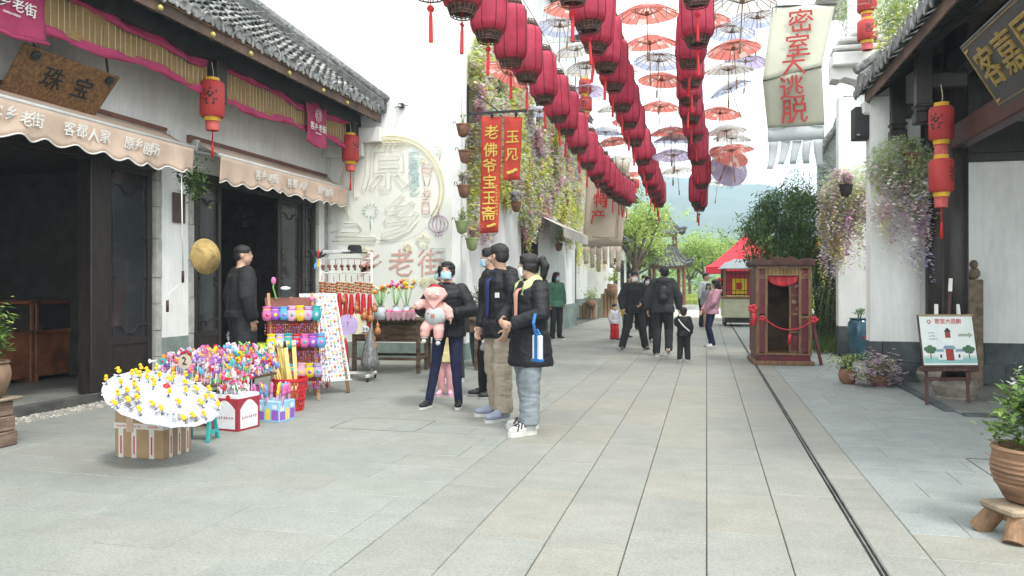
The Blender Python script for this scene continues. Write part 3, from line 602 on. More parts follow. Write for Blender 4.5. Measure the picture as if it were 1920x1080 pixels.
st = [(794+(14 if i % 2 == 0 else 7)*math.sin(R(36*i)), 452-(14 if i % 2 == 0 else 7)*math.cos(R(36*i))) for i in range(11)]
dm = [(684+(8 if i % 2 == 0 else 3)*math.sin(R(45*i)), 470-(8 if i % 2 == 0 else 3)*math.cos(R(45*i))) for i in range(9)]
neon('y', [st, dm]+[[(764+3*math.cos(R(a)), 464-3*math.sin(R(a))), (764+9*math.cos(R(a)), 464-9*math.sin(R(a)))] for a in range(0, 360, 40)]+[[(812, 275), (828, 277), (824, 300)], circ(792, 301, 4, n=10)], .008)
neon('t', [[(808, 466), (834, 466), (834, 490), (812, 490)], [(815, 472), (828, 472), (828, 483), (815, 483), (815, 472)], circ(818, 284, 5, n=10)], .007)
q = mp(752, 199); fx = empty('wall_fixture', (q.x, 13.14, q.z), 0, 'small dark camera fixture and cable stub high on the mural wall', 'fixture'); b = B(); b.box(-.05, .05, -.02, .06, -.03, .05); b.bar((-.05, .03, 0), (-.14, .03, -.01), .015, .015); b.bar((.05, .03, .01), (.13, .03, .02), .012, .012); b.obj('fixture_body', blk, fx, bevel=.01); b = B(); b.tube([(0, -.02, 0), (0, -.1, -.02)], .025, 10); b.obj('camera_barrel', stl, fx, smooth=True)
# ================================================================ FURTHER WHITE HOUSE ON THE LEFT
b3 = empty('far_white_house', (-6, 40, 0), 0, 'far white house with stepped-back end wall at the end of the left row', 'building')
b = B(); b.box(-12, -5.2, 25.4, 34.6, .75, 6.2); b.box(-12, -4.2, 34.6, 46, .75, 6.2); b.obj('wall', wht, b3, w=True)
b = B(); b.box(-12, -5.185, 25.42, 34.58, -.02, .75); b.box(-12, -4.185, 34.58, 46.02, -.02, .75); b.obj('plinth', stone_g, b3, w=True)
b = B(); b.poly([(-12.4, 25.5, 6.2), (-3.7, 25.5, 6.2), (-8, 25.5, 8.2)], (0, 21, 0)); b.obj('roof', tile_m[0], b3, w=True)
for y0 in (36, 39, 42): window(b3, -4.2, y0, y0+1.3, 1.2, 2.6)
pent(b3, -4.2, 35, 45, 3.4)
# ================================================================ RIGHT: PORCH HOUSE
ph = empty('porch_house', (4, 9, 0), 0, 'dark timber porch house with tiled eave and white walls at the right edge', 'building')
b = B(); b.box(2.55, 9, 8.9, 11.6, -.02, .02); b.obj('porch_floor', M('porch_floor', (.2, .205, .19), .6, .2, 3, .2), ph, w=True)
b = B(); b.box(2.45, 2.56, 9.1, 11.6, -.02, .03); b.box(2.56, 9, 8.8, 8.91, -.02, .03); b.obj('porch_edging', stone_d, ph, w=True, bevel=.005)
b = B(); b.box(2.2, 2.83, 11.6, 11.9, .57, 3.95); b.box(2.83, 9, 11.62, 11.9, .57, 3.1); b.obj('wall', wht, ph, w=True)
def plinth(par, x0, x1, yf, h, n, name='plinth_stone'):
    for i in range(n):
        xa = x0+(x1-x0)*i/n
        for r_ in range(2):
            o_ = (x1-x0)/n*.5*(r_ % 2); a_, c_ = max(x0, xa-o_), min(x1, xa+(x1-x0)/n-o_) if i < n-1 else x1
            b = B(); b.box(a_+.002, c_-.002, yf-.014-rnd.uniform(0, .004), yf+.1, h*r_/2+.002-(.02 if r_ == 0 else 0), h*(r_+1)/2-.002); b.obj(name, stone_d, par, w=True, bevel=.006)
b = B(); b.box(2.2, 9, 11.61, 11.9, 0, .57); b.obj('plinth_core', stone_d, ph, w=True)
plinth(ph, 2.19, 2.83, 11.6, .57, 2); plinth(ph, 2.84, 9, 11.62, .57, 12)
b = B(); b.box(2.83, 9, 11.58, 11.8, 3.1, 3.6); b.box(2.83, 9, 11.56, 11.84, 3.0, 3.12); b.obj('wall_beam', dkwood, ph, w=True, bevel=.01)
b = B(); b.box(2.85, 9, 11.66, 11.8, 3.6, 5.6); b.obj('upper_infill', dkwood, ph, w=True)
for (x, y, r_) in ((2.96, 11.35, .13), (2.84, 10.1, .135), (2.9, 5.9, .135)):
    b = B(); b.lathe([(r_, .26), (r_*1.0, 1.5), (r_*.96, 4.4)], 20, (x, y, 0)); b.obj('porch_column', dkwood, ph, w=True, smooth=True)
    b = B(); b.lathe([(r_*1.5, 0), (r_*1.5, .05), (r_*1.75, .1), (r_*1.85, .17), (r_*1.6, .24), (r_*1.15, .27), (0, .27)], 20, (x, y, 0)); b.obj('column_base_stone', M('column_base', (.3, .27, .22), .85, .25, 6, .4, 40), ph, w=True, smooth=True, auto=30)
b = B(); b.box(2.76, 2.92, 4.5, 10.05, 2.93, 3.2); b.obj('tie_beam', dkred, ph, w=True, bevel=.015)
b = B(); b.box(2.74, 2.94, 4.5, 11.6, 3.78, 4.05); b.obj('eave_beam', dkwood, ph, w=True, bevel=.01)
b = B(); b.box(3.3, 9, 10.0, 10.16, 3.25, 3.5); b.box(2.92, 9, 10.02, 10.14, 4.0, 4.3); b.obj('cross_beam', dkwood, ph, w=True, bevel=.01)
b = B(); b.box(8.9, 9, 4.5, 11.6, 0, 4.4); b.obj('inner_wall', wht, ph, w=True)
b = B(); b.box(2.92, 8.9, 4.5, 11.6, 4.4, 4.5); b.obj('porch_ceiling', brwood, ph, w=True)
for (px, py0, py1, Y) in ((1731, 135, 232, 9.9), (1683, 195, 262, 11.5)):
    q = P(px, py1, Y=Y); q2 = P(px, py0, Y=Y); b = B(); b.box(q.x-.085, q.x+.085, Y-.085, Y+.085, q.z+.13, 4.22); b.box(q.x-.105, q.x+.105, Y-.105, Y+.105, q.z+.18, q.z+.22); b.box(q.x-.1, q.x+.1, Y-.1, Y+.1, q.z, q.z+.13); b.box(q.x, 2.9, Y-.06, Y+.06, 3.62, 3.8); b.obj('hanging_post', dkwood, ph, w=True, bevel=.012)
ex, ez = 2.18, 3.97; s2 = R(34); up2 = Vector((math.cos(s2), 0, math.sin(s2))); n2 = Vector((-math.sin(s2), 0, math.cos(s2)))
b = B(); e = Vector((ex, 0, ez)); Y0, Y1 = 4.5, 11.75
b.poly([e+Vector((0, Y0, 0)), e+up2*3.6+Vector((0, Y0, 0)), e+up2*3.6+n2*.05+Vector((0, Y0, 0)), e+n2*.05+Vector((0, Y0, 0))], (0, Y1-Y0, 0)); b.obj('roof_boarding', dkwood, ph, w=True)
b = B(); b.box(ex-.025, ex, Y0, Y1+.02, ez-.09, ez+.06); b.obj('fascia_board', M('right_fascia', (.16, .10, .07), .7, .3, 3, .3), ph, w=True, bevel=.004)
ra = None
for i in range(27):
    yq = Y0+.1+i*.275
    if ra is None:
        b = B(); b.bar(e-n2*.035+up2*.03, e-n2*.035+up2*1.5, .06, .07, up=n2); ra = b.obj('rafter', dkwood, ph, bevel=.004); ra.location = (-4, yq-9, 0)
    else: q = ra.copy(); COL.objects.link(q); q.location = (-4, yq-9, 0)
for r_ in range(12):
    for c_ in range(35):
        yq = Y0+.1+c_*.215; q = Vector((ex-.06, yq+rt.uniform(-.01, .01), ez+.09))+up2*(r_*.27)+n2*rt.uniform(.0, .02)
        if r_ < 5 and yq > 6:
            o = bpy.data.objects.new('roof_tile', tmesh[rt.choice([0, 0, 1])]); COL.objects.link(o); o.parent = ph; o.location = q-ph.location; o.rotation_euler = (rt.uniform(-.06, .06), s2-R(rt.uniform(8, 18)), math.pi+rt.uniform(-.1, .1))
b = B()
for r_ in range(12):
    for c_ in range(35):
        yq = Y0+.1+c_*.215
        if not (r_ < 5 and yq > 6):
            q = Vector((ex-.06, yq, ez+.09))+up2*(r_*.27); M4 = Matrix.Translation(q) @ Euler((0, s2-R(12), math.pi)).to_matrix().to_4x4(); b.add([M4 @ v for v in tb.v], tb.f, 0)
stuff(b.obj('far_roof_tiles', tile_m, ph, w=True))
for c_ in range(35):
    yq = Y0+.1+c_*.215
    for kind in (0, 1):
        o = bpy.data.objects.new('eave_end_tile', endm[kind]); COL.objects.link(o); o.parent = ph; o.location = Vector((ex-.09, yq+kind*.1075, ez+.13+rt.uniform(-.01, .01)))-ph.location; o.rotation_euler = (0, rt.uniform(-.1, .1), math.pi+rt.uniform(-.2, .2))
b = B(); b.poly([(ex-.12, Y1-.12, ez+.1), (ex+3, Y1-.12, ez+.1+3*math.tan(s2)), (ex+3, Y1-.12, ez+.4+3*math.tan(s2)), (ex-.12, Y1-.12, ez+.33)], (0, .2, 0)); b.tube([(ex-.16, Y1-.02, ez+.38), (ex+3, Y1-.02, ez+.45+3*math.tan(s2))], .07, 8); b.obj('verge_ridge', tile_m[1], ph, w=True, bevel=.02)
b = B(); b.box(2.2, 2.9, 11.62, 11.9, 3.95, 4.3); b.box(2.1, 2.5, 11.62, 11.9, 3.72, 3.9); b.obj('end_corbel', wht2, ph, w=True, bevel=.03)
# name board
nb = empty('name_board', (2.45, 7.5, 2.9), 0, 'tilted dark name board with gilt characters and gold edging under the right eave', 'sign')
t0, t1 = Vector((2.50, 0, 2.90)), Vector((2.18, 0, 3.46)); un = (t1-t0).normalized(); nn = Vector((-un.z, 0, un.x)); ya, yb = 5.3, 7.64
b = B(); b.poly([t0+Vector((0, ya, 0)), t0+Vector((0, yb, 0)), t1+Vector((0, yb, 0)), t1+Vector((0, ya, 0))], nn*-.05); b.obj('board', M('board_slate', (.06, .055, .058), .4, .15), nb, w=True, bevel=.006)
b = B(); i_ = .035; 
for q in ((t0+un*i_, t0+un*i_, 1), (t1-un*i_, t1-un*i_, 1)): b.bar(q[0]+Vector((0, ya+i_, 0))+nn*.003, q[1]+Vector((0, yb-i_, 0))+nn*.003, .008, .008, up=nn)
b.bar(t0+un*i_+Vector((0, yb-i_, 0))+nn*.003, t1-un*i_+Vector((0, yb-i_, 0))+nn*.003, .008, .008)
for zz in (t0+un*.07, t1-un*.07): b.ell(zz+Vector((0, yb-.08, 0))+nn*.003, (.004, .05, .02), 8)
b.obj('gilt_border', gold, nb, w=True)
b = B(); cc = (t0+t1)/2+nn*.008
for ch, y in (('客', 7.32), ('嘉', 6.90), ('园', 6.48)): b.text(ch, .38, basis(cc+Vector((0, y, 0)), (0, -1, 0), un), 0, .02, .012)
b.obj('lettering', gold, nb, w=True)
# ---- second right house with arched stepped gable
r2 = empty('arched_gable_house', (3.2, 15.8, 0), 0, 'white house with stepped moulded parapet and arch behind the speaker', 'building')
b = B(); b.box(2.42, 2.98, 15.7, 16.0, .57, 4.9); b.box(3.6, 12, 15.7, 16.0, .57, 9); b.obj('wall', wht, r2, w=True)
b = B(); b.box(2.42, 12, 15.69, 16.0, 0, .57); b.obj('plinth_core', stone_d, r2, w=True); plinth(r2, 2.41, 3.3, 15.69, .57, 2)
b = B(); b.box(2.98, 3.6, 15.7, 16.0, .57, 4.6); b.obj('recess_wall', wht, r2, w=True)
# arch band
pts = [P(px, py, Y=15.6) for px, py in ((1560, 148), (1575, 150), (1583, 144), (1605, 150), (1625, 168), (1637, 192), (1660, 192), (1660, 120), (1560, 120))]
b = B(); b.poly(pts, (0, .45, 0)); b.obj('arch_band', wht2, r2, w=True, bevel=.01)
for k, (xa, xb, ya_, yb_) in enumerate(((1560, 1700, 92, 126), (1562, 1700, 78, 96), (1572, 1700, 62, 80), (1596, 1700, -60, 64))):
    p0, p1 = P(xa, yb_, Y=15.55), P(xb, ya_, Y=15.55); b = B(); b.box(p0.x, p1.x, 15.55-.04*(3-k), 16.0, p0.z+.003, p1.z); b.obj('parapet_moulding', wht2 if k < 3 else wht, r2, w=True, bevel=.02)
b = B(); b.box(2.85, 12, 15.8, 24, 9, 9.1); b.box(11.8, 12, 16, 24, 0, 9); b.obj('rear_wall', wht, r2, w=True)
# grey textured end wall farther back
gw = empty('grey_gable_wall', (4.6, 24, 0), 0, 'rough grey block wall with curved gable behind the white house', 'wall')
q0, q1 = P(1535, 600, Y=22.0), P(1640, 230, Y=22.0)
out = [P(px, py, Y=22) for px, py in ((1534, 300), (1548, 268), (1566, 245), (1576, 215), (1582, 190), (1700, 190))]
pts = [Vector((out[0].x, 22, 0))]+out+[Vector((out[-1].x, 22, 0))]
b = B(); b.poly(pts, (0, .3, 0)); b.obj('wall_core', M('grey_block_wall', (.5, .52, .5), .9, .2, 6, .6, 30), gw, w=True)
b = B(); b.tube([p+Vector((0, -.05, .05)) for p in out], .09, 8); b.obj('coping', tile_m[2], gw, w=True)
zrow = 0.0; bb_ = 0
rb = random.Random(2)
blocks = B()
for r_ in range(40):
    x = pts[0].x
    while x < pts[0].x+2.4:
        l = rb.uniform(.25, .4); zz = r_*.16
        if zz+.15 < out[0].z+(x-pts[0].x)*1.1-.1: blocks.box(x+.01, x+l-.01, 21.97-rb.uniform(0, .03), 22.0, zz+.01, zz+.15, rb.randrange(2))
        x += l
stuff(blocks.obj('wall_blocks', [M('block_a', (.42, .44, .42), .9, .2, 8, .5), M('block_b', (.52, .54, .52), .9, .2, 8, .5)], gw, w=True))
# ================================================================ HANGING LANTERNS OVER THE STREET
def lantern_parts():
    r = empty('street_lantern')
    b = B(); b.lathe([(.12, -.33), (.185, -.305), (.208, -.24), (.212, -.1), (.212, .12), (.206, .24), (.185, .305), (.12, .33)], 32, lobe=.035, lobes=8, cap=False); b.obj('shade', lred, r, smooth=True)
    b = B()
    for j in range(8):
        t = 2*math.pi*j/8+.0; c, s = math.cos(t), math.sin(t); b.tube([(q*c, q*s, z) for q, z in ((.125, -.332), (.183, -.306), (.206, -.24), (.209, 0), (.206, .24), (.183, .306), (.125, .332))], .0045, 4)
    b.obj('ribs', seam, r, smooth=True)
    for nm, z0, sg_ in (('bottom_rim', -.32, -1), ('top_rim', .32, 1)):
        b = B(); 
        for rr_, zz in ((.15, 0), (.145, .028), (.125, .04), (.12, .075), (.118, .1)): b.tube([(rr_*math.cos(R(20*i)), rr_*math.sin(R(20*i)), z0+sg_*zz) for i in range(19)], .007, 4, cap=False)
        for i in range(18): b.tube([(.15*math.cos(R(20*i)), .15*math.sin(R(20*i)), z0), (.145*math.cos(R(20*i+5)), .145*math.sin(R(20*i+5)), z0+sg_*.03), (.118*math.cos(R(20*i)), .118*math.sin(R(20*i)), z0+sg_*.1)], .0055, 4, cap=False)
        b.lathe([(.112, z0), (.112, z0+sg_*.07)], 18, cap=False); b.lathe([(0, z0+sg_*.02), (.15, z0+sg_*.02)], 18, cap=False); b.obj(nm, wire, r)
    t = B(); t.tube([(0, 0, -.33), (0, 0, -.50)], .004, 4); t.ell((0, 0, -.51), (.035, .012, .035), 8); t.bar((-.03, 0, -.51), (.03, 0, -.51), .03, .012); t.tube([(0, 0, -.54), (0, 0, -.58), (0, 0, -.80)], [.012, .017, .02], 8); t.obj('tassel', tas, r, smooth=False)
    t = B(); t.tube([(0, 0, .33), (0, 0, .62)], .004, 4); t.obj('hanger', blk, r); return r
rl = random.Random(21)
rows = [('left', -2.35, [(806, -95), (868, -48), (917, 8), (957, 61), (988, 97), (1018, 141), (1044, 181), (1063, 208), (1083, 246), (1102, 278), (1116, 303), (1128, 318), (1139, 330), (1148, 341), (1156, 348), (1164, 353), (1171, 357), (1178, 361)]),
        ('middle', -1.32, [(1075, -70), (1100, -8), (1122, 36), (1137, 79), (1151, 118), (1165, 160), (1177, 195), (1189, 232), (1203, 272), (1213, 302), (1220, 325), (1225, 338), (1230, 350), (1235, 361)]),
        ('right', None, [(1305, -60, 8.6), (1306, 22, 9.4), (1297, 68, 10.4), (1294, 112, 11.6), (1293, 150, 12.7), (1295, 187, 13.6), (1300, 222, 14.4), (1309, 270, 15.6), (1315, 318, 17.0), (1308, 354, 18.4), (1312, 366, 20.2)])]
ordn = ['nearest', 'second', 'third', 'fourth', 'fifth', 'sixth', 'seventh', 'eighth', 'ninth', 'tenth', 'eleventh', 'twelfth', 'thirteenth', 'fourteenth', 'fifteenth', 'sixteenth', 'seventeenth', 'eighteenth']
proto = None
for rn, X, lst in rows:
    tops = []
    for i, q in enumerate(lst):
        p_ = P(q[0], q[1], X=X) if X is not None else P(q[0], q[1], D=q[2])
        lab = 'red ribbed street lantern with tassel, %s from the camera in the %s row' % (ordn[i], rn)
        o = lantern_parts() if proto is None else dup(proto)
        proto = proto or o; o.location = p_; o.rotation_euler = (rl.uniform(-.085, .085), rl.uniform(-.085, .085), rl.uniform(0, 6)); tag(o, lab, 'lantern', 'red lanterns strung in three rows over the street'); tops.append(p_+Vector((0, 0, .62)))
    tops = [tops[0]+(tops[0]-tops[1])*6]+tops+[tops[-1]+Vector((0, 6, .8))]
    b = B(); b.tube(tops, .005, 5); tag(b.obj('lantern_wire', blk), 'thin dark wire carrying the %s row of red lanterns' % rn, 'wire', 'lantern wires')
# ================================================================ OIL PAPER PARASOLS AND THEIR CROSS WIRES
pm = {'red': (M('paper_red', (.76, .24, .2), .7, .1, trans=.65), M('paper_pinkish', (.8, .55, .5), .7, .08, trans=.6)), 'blue': (M('paper_blue', (.55, .6, .76), .7, .12, trans=.6), M('paper_pale', (.74, .74, .76), .7, .06, trans=.5)),
      'white': (M('paper_cream', (.72, .7, .64), .7, .08, trans=.6), M('paper_pale')), 'violet': (M('paper_violet', (.6, .52, .74), .7, .12, trans=.6), M('paper_pale'))}
ubrown = M('parasol_bamboo', (.32, .2, .11), .6, .2)
def canopy(b, rad, h, n, pat, rr):
    rings = [(.03, 1), (.3, .9), (.55, .68), (.78, .36), (1, 0)]
    vs = [Vector((rad*q*math.cos(2*math.pi*j/n), rad*q*math.sin(2*math.pi*j/n), h*z-(.012*rad if j % 2 else 0)*q)) for q, z in rings for j in range(n)]
    base = len(b.v); b.v += vs
    for i in range(4):
        for j in range(n):
            b.f.append((base+i*n+j, base+i*n+(j+1) % n, base+(i+1)*n+(j+1) % n, base+(i+1)*n+j)); b.m.append(pat(i, j, rr))
def parasol(col, rad=.43, seed=0):
    rr = random.Random(seed); r = empty('paper_parasol'); ma, mb = pm[col]; n = 32
    fl = set()
    for _ in range(5):
        j0 = rr.randrange(n)
        for j in range(j0, j0+rr.choice([2, 3, 4])): fl.add((rr.choice([1, 2, 3]), j % n))
    pat = (lambda i, j, q: 1 if (i, j) in fl else 0) if col in ('red', 'violet') else (lambda i, j, q: 0 if (i == 3 or (i, j) in fl) else 1)
    b = B(); canopy(b, rad, rad*.36, n, pat, rr); b.obj('canopy', [ma, mb], r)
    b = B()
    for j in range(16):
        t = 2*math.pi*j/16; c, s = math.cos(t), math.sin(t); b.tube([(.02*c, .02*s, rad*.33), (rad*.55*c, rad*.55*s, rad*.36*.66-.012), (rad*c, rad*s, -.014)], .005, 4); b.tube([(.02*c, .02*s, rad*.02), (rad*.5*c, rad*.5*s, rad*.36*.68-.015)], .004, 4)
    b.obj('ribs', ubrown, r)
    b = B(); b.tube([(0, 0, rad*.38+.03), (0, 0, -.62)], .008, 6); b.lathe([(.012, -.62), (.016, -.6), (.016, -.5), (.01, -.48)], 8); b.lathe([(.03, rad*.02), (.03, rad*.02+.05)], 10); b.obj('shaft', ubrown, r)
    b = B()
    for j in range(12):
        t = 2*math.pi*(j+.3)/12; q = Vector((rad*.96*math.cos(t), rad*.96*math.sin(t), 0)); b.tube([q, q-Vector((0, 0, .13))], .0045, 4)
    b.obj('rim_beads', M('bead_strand', (.2, .2, .24), .5), r); return r
US = [(1213, 30, 118, 'red', 'large red and white'), (1218, 85, 105, 'red', 'red'), (1235, 117, 96, 'blue', 'blue and white'), (1240, 153, 88, 'red', 'red'), (1238, 203, 74, 'red', 'faint red'), (1258, 252, 84, 'red', 'red'), (1266, 266, 82, 'blue', 'blue'), (1262, 294, 78, 'violet', 'violet'), (1270, 322, 62, 'white', 'white'),
      (1392, 8, 128, 'white', 'large cream'), (1372, 62, 88, 'blue', 'blue'), (1376, 95, 100, 'red', 'red'), (1366, 134, 94, 'white', 'cream'), (1370, 168, 80, 'blue', 'steeply tilted pale blue'), (1362, 248, 76, 'white', 'cream'), (1372, 262, 72, 'white', 'white'), (1372, 285, 82, 'red', 'red'),
      (836, 34, 84, 'violet', 'violet'), (900, 72, 84, 'white', 'white'), (930, 116, 64, 'violet', 'violet'), (1068, 20, 100, 'red', 'red'), (1050, 52, 92, 'blue', 'blue'), (1082, 96, 84, 'white', 'white'), (1100, 130, 78, 'white', 'white'), (1104, 172, 66, 'violet', 'violet'), (1012, 212, 70, 'blue', 'pale blue'), (1135, 250, 66, 'blue', 'blue'), (1150, 268, 62, 'red', 'red'), (1168, 300, 54, 'white', 'white'), (1186, 330, 46, 'red', 'red'),
      (1128, 78, 80, 'white', 'pale'), (1158, 140, 74, 'white', 'pale'), (1178, 232, 62, 'red', 'faint red'), (1152, 205, 66, 'white', 'pale'), (1325, 40, 90, 'red', 'pinkish red'), (1420, 36, 96, 'blue', 'washed blue'), (1350, 215, 74, 'red', 'faint red'), (1398, 118, 84, 'violet', 'pale violet'), (1225, 300, 60, 'white', 'pale'), (1345, 345, 52, 'white', 'pale'), (962, 178, 66, 'white', 'pale'), (1062, 225, 60, 'violet', 'pale violet')]
ul = random.Random(5); prot = {}; side = {}
for i, (px, py, w_, c, word) in enumerate(US):
    D = 1450*.87/w_; p_ = P(px, py, D=D)
    o = parasol(c, seed=i) if c not in prot else dup(prot[c]); prot.setdefault(c, o)
    o.location = p_; o.rotation_euler = (ul.uniform(-.1, .1), ul.uniform(-.12, .12), ul.uniform(0, 6))
    if 'steeply' in word: o.rotation_euler = (.1, -.35, 0)
    blk_ = 'beside the right lantern row' if px > 1330 else ('between the middle and right lantern rows' if px > 1200 else ('over the left lantern row' if px > 960 else 'in front of the flower wall'))
    dist = 'near' if D < 13 else ('mid-distance' if D < 17 else 'far'); k = (c, blk_, dist); side[k] = side.get(k, 0)+1
    tag(o, '%s paper parasol, %s %s one %s' % (word, ordn[side[k]-1].replace('nearest', 'first'), dist, blk_), 'parasol', 'oil-paper parasols hung over the street')
o = parasol('red', .42, 77); o.location = P(948, 140, D=13.2); o.rotation_euler = (.25, .42, 1); tag(o, 'red parasol patched with white hanging steeply tilted above the red shop banners', 'parasol', 'oil-paper parasols hung over the street')
o = parasol('violet', .42, 79); o.location = P(1366, 318, D=17.0); o.rotation_euler = (R(68), 0, YAW+.1); tag(o, 'violet parasol turned face-on showing its full disc right of the lanterns', 'parasol', 'oil-paper parasols hung over the street')
o = parasol('red', .42, 80); o.location = P(1366, 293, D=16.4); o.rotation_euler = (R(40), .1, YAW+.1); tag(o, 'red parasol with white patches tilted above the face-on violet one', 'parasol', 'oil-paper parasols hung over the street')
cwm = M('cross_wire', (.42, .36, .34), .6)
for i in range(18):
    Y = 8.0+i*1.02; b = B(); a, e_ = Vector((-6.5, Y, 5.35)), Vector((2.3, Y+.15, 5.55-.02*i)); 
    if Y > 13: a = Vector((-4.2, Y, 5.4))
    b.tube(arc(a, e_, .16+.05*ul.random(), 10), .0035, 4); tag(b.obj('cross_wire', cwm, at=a), 'thin pale parasol wire crossing the street, %s one from the camera' % ordn[i].replace('nearest', 'first'), 'wire', 'cross wires over the street')
b = B(); b.tube(arc((-6.5, 2, 5.45), (-6.5, 13.1, 5.3), .03, 10), .008, 5)
for i in range(6): b.tube([(-6.5, 3+i*1.9, 5.4), (-6.52, 3+i*1.9, 4.9)], .007, 4)
tag(b.obj('anchor_cable', M('steel_cable', (.2, .2, .2), .5), at=(-6.5, 13.1, 5.3)), 'dark anchor cable running along above the left tiled eave', 'cable')
# ================================================================ BARREL LANTERNS ON THE HOUSES
def barrel_lantern(h=.46, r_=.152, ch='客', tass=True, chz=0):
    r = empty('barrel_lantern')
    b = B(); b.lathe([(r_*.86, -h/2), (r_, -h/2+.025), (r_, h/2-.025), (r_*.86, h/2), (0, h/2)], 28, cap=False)
    b.obj('shade', lred2, r, smooth=True, auto=50)
    b = B(); b.lathe([(r_*.6, h/2), (r_*.6, h/2+.05), (r_*.5, h/2+.05)], 20, cap=False); b.lathe([(r_*.62, -h/2-.05), (r_*.66, -h/2-.03), (r_*.7, -h/2)], 20, cap=False)
    for i in range(16):
        t = 2*math.pi*i/16; b.bar((r_*.66*math.cos(t), r_*.66*math.sin(t), -h/2+.01), (r_*.58*math.cos(t), r_*.58*math.sin(t), -h/2-.05), .01, .006)
    b.obj('collar', yel, r)
    b = B(); b.lathe([(r_*.56, -h/2-.17), (r_*.6, -h/2-.05), (0, -h/2-.05)], 24, lobe=.06, lobes=24, cap=False); b.obj('skirt', M('lantern_skirt', (.55, .1, .09), .7, .15, 30), r, smooth=True)
    for k in (0, math.pi):       # brush mark printed on both faces
        b = B(); vs, fs = text_data(ch, .012, .001, 1, 'CENTER', 1); s = h*.42
        for v in vs:
            t = v[0]*s/r_; b.v.append(Vector(((r_+.0015+v[2])*math.sin(t+k), -(r_+.0015+v[2])*math.cos(t+k), v[1]*s*1.25+chz)))
        b.f += fs; b.m += [0]*len(fs); b.obj('lettering', ltr_b, r)
    b = B()
    if tass:
        b.tube([(0, 0, -h/2-.05), (0, 0, -h/2-.19), (.006, 0, -h/2-.35)], .009, 6); b.tube([(.006, 0, -h/2-.33), (.004, 0, -h/2-.40), (.0, 0, -h/2-.52)], [.009, .016, .018], 8)
        b.obj('tassel', tas, r, smooth=True)
    b = B(); b.tube([(0, 0, h/2), (.015, 0, h/2+.12), (-.01, .01, h/2+.26)], .005, 5); b.obj('cord', M('pale_cord'), r)
    return r
g_ = 'red barrel lanterns with brush characters'
o = barrel_lantern(); o.location = P(398, 187, X=-6.2); o.rotation_euler.z = R(25); tag(o, 'red barrel lantern hanging between the two bamboo blinds on the left shop', 'lantern', g_)
o = barrel_lantern(); o.location = P(657, 279, X=-6.2); o.rotation_euler.z = R(75); tag(o, 'red barrel lantern at the far end of the left shop beside the mural', 'lantern', g_)
q = P(1765, 232, D=8.7); o = barrel_lantern(.37, .128); o.location = q; o.rotation_euler.z = R(-40); tag(o, 'upper red barrel lantern of the pair in front of the right porch column', 'lantern', g_); [bpy.data.objects.remove(c) for c in list(o.children) if c.name.startswith('tassel')]
q = P(1765, 330, D=8.7); o = barrel_lantern(.37, .128); o.location = q; o.rotation_euler.z = R(55); tag(o, 'lower red barrel lantern of the pair, its tassel reaching toward the easel', 'lantern', g_)
q = P(1626, 58, Y=15.2); o = barrel_lantern(.36, .17); o.location = q; tag(o, 'red barrel lantern on the upper wall above the stepped parapet', 'lantern', g_); [bpy.data.objects.remove(c) for c in list(o.children) if c.name.startswith('tassel')]
q = P(1626, 4, Y=15.2); o = barrel_lantern(.36, .17); o.location = q; tag(o, 'topmost red barrel lantern on the upper wall, cut by the frame', 'lantern', g_); [bpy.data.objects.remove(c) for c in list(o.children) if c.name.startswith('tassel')]
for (px, py, D, lab) in ((1097, 163, 19, 'small red lantern outside the upper window of the flower building'), (1098, 196, 19, 'second small red lantern below the upper window'), (1191, 345, 30, 'tiny red lantern past the end of the left lantern row')):
    o = barrel_lantern(.34, .16); o.location = P(px, py, D=D); tag(o, lab, 'lantern', g_)
# ================================================================ BANNERS
vb = empty('red_banner_bracket', (-4.2, 13.24, 4.4), 0, 'black iron bracket on the building corner carrying two red banners', 'bracket')
b = B(); za = 4.43; Yb = 13.32
b.box(-4.22, -4.16, Yb-.03, Yb+.03, P(862, 222, X=-4.2).z, P(862, 148, X=-4.2).z); b.bar((-4.16, Yb, za), (-3.08, Yb, za), .04, .04); b.bar((-4.16, Yb, za+.46), (-3.62, Yb, za+.03), .025, .025)
for x in (-3.72, -3.28): b.ell((x, Yb, za-.05), (.03, .03, .06), 8)
b.obj('iron_frame', blk, vb, w=True)
redb = M('banner_red', (.6, .06, .035), .7, .06, 3, .1); ylw = M('banner_yellow', (.8, .6, .12), .6)
def cloth(name, label, cat, p00, p10, p01, p11, mat, wav=.02, nu=10, nv=14, depth=(0, 1, 0), grp=None, parent=None, thick=.004):
    o0 = (p01+p11)/2 if parent is None else None
    def fn(u, v): return (p00.lerp(p10, u)).lerp(p01.lerp(p11, u), v)+Vector(depth)*wav*math.sin(u*5+v*4)
    b = B(); b.grid(fn, nu, nv); r = parent or empty(name, o0, 0, label, cat, grp); b.obj('cloth', mat, r, w=True, smooth=True, solid=thick); return r
c = cloth('shop_banner', 'long red vertical banner with six yellow characters on the iron bracket', 'banner', P(899, 437, Y=Yb), P(935, 436, Y=Yb), P(903, 219, Y=Yb), P(941, 219, Y=Yb), redb, grp='red shop banners')
for ch, px, py in (('老', 922, 250), ('佛', 920, 283), ('爷', 918, 313), ('宝', 918, 343), ('玉', 917, 373), ('斋', 916, 402)):
    b = B(); q = P(px, py, Y=Yb-.035); b.text(ch, .27, basis(q, (1, 0, 0), (-.03, 0, 1)), 0, .018); b.obj('character', ylw, c, w=True)
b = B(); q = P(921, 423, Y=Yb-.035); [b.ell(q+Vector((dx, 0, dz)), (.04, .008, .025), 8) for dx, dz in ((-.05, -.01), (0, 0), (.05, .02))]; q = P(931, 375, Y=Yb-.035); ticks(b, q, (0, 0, -1), (1, 0, 0), 9, .05, seed=3); b.obj('small_print', ylw, c, w=True)
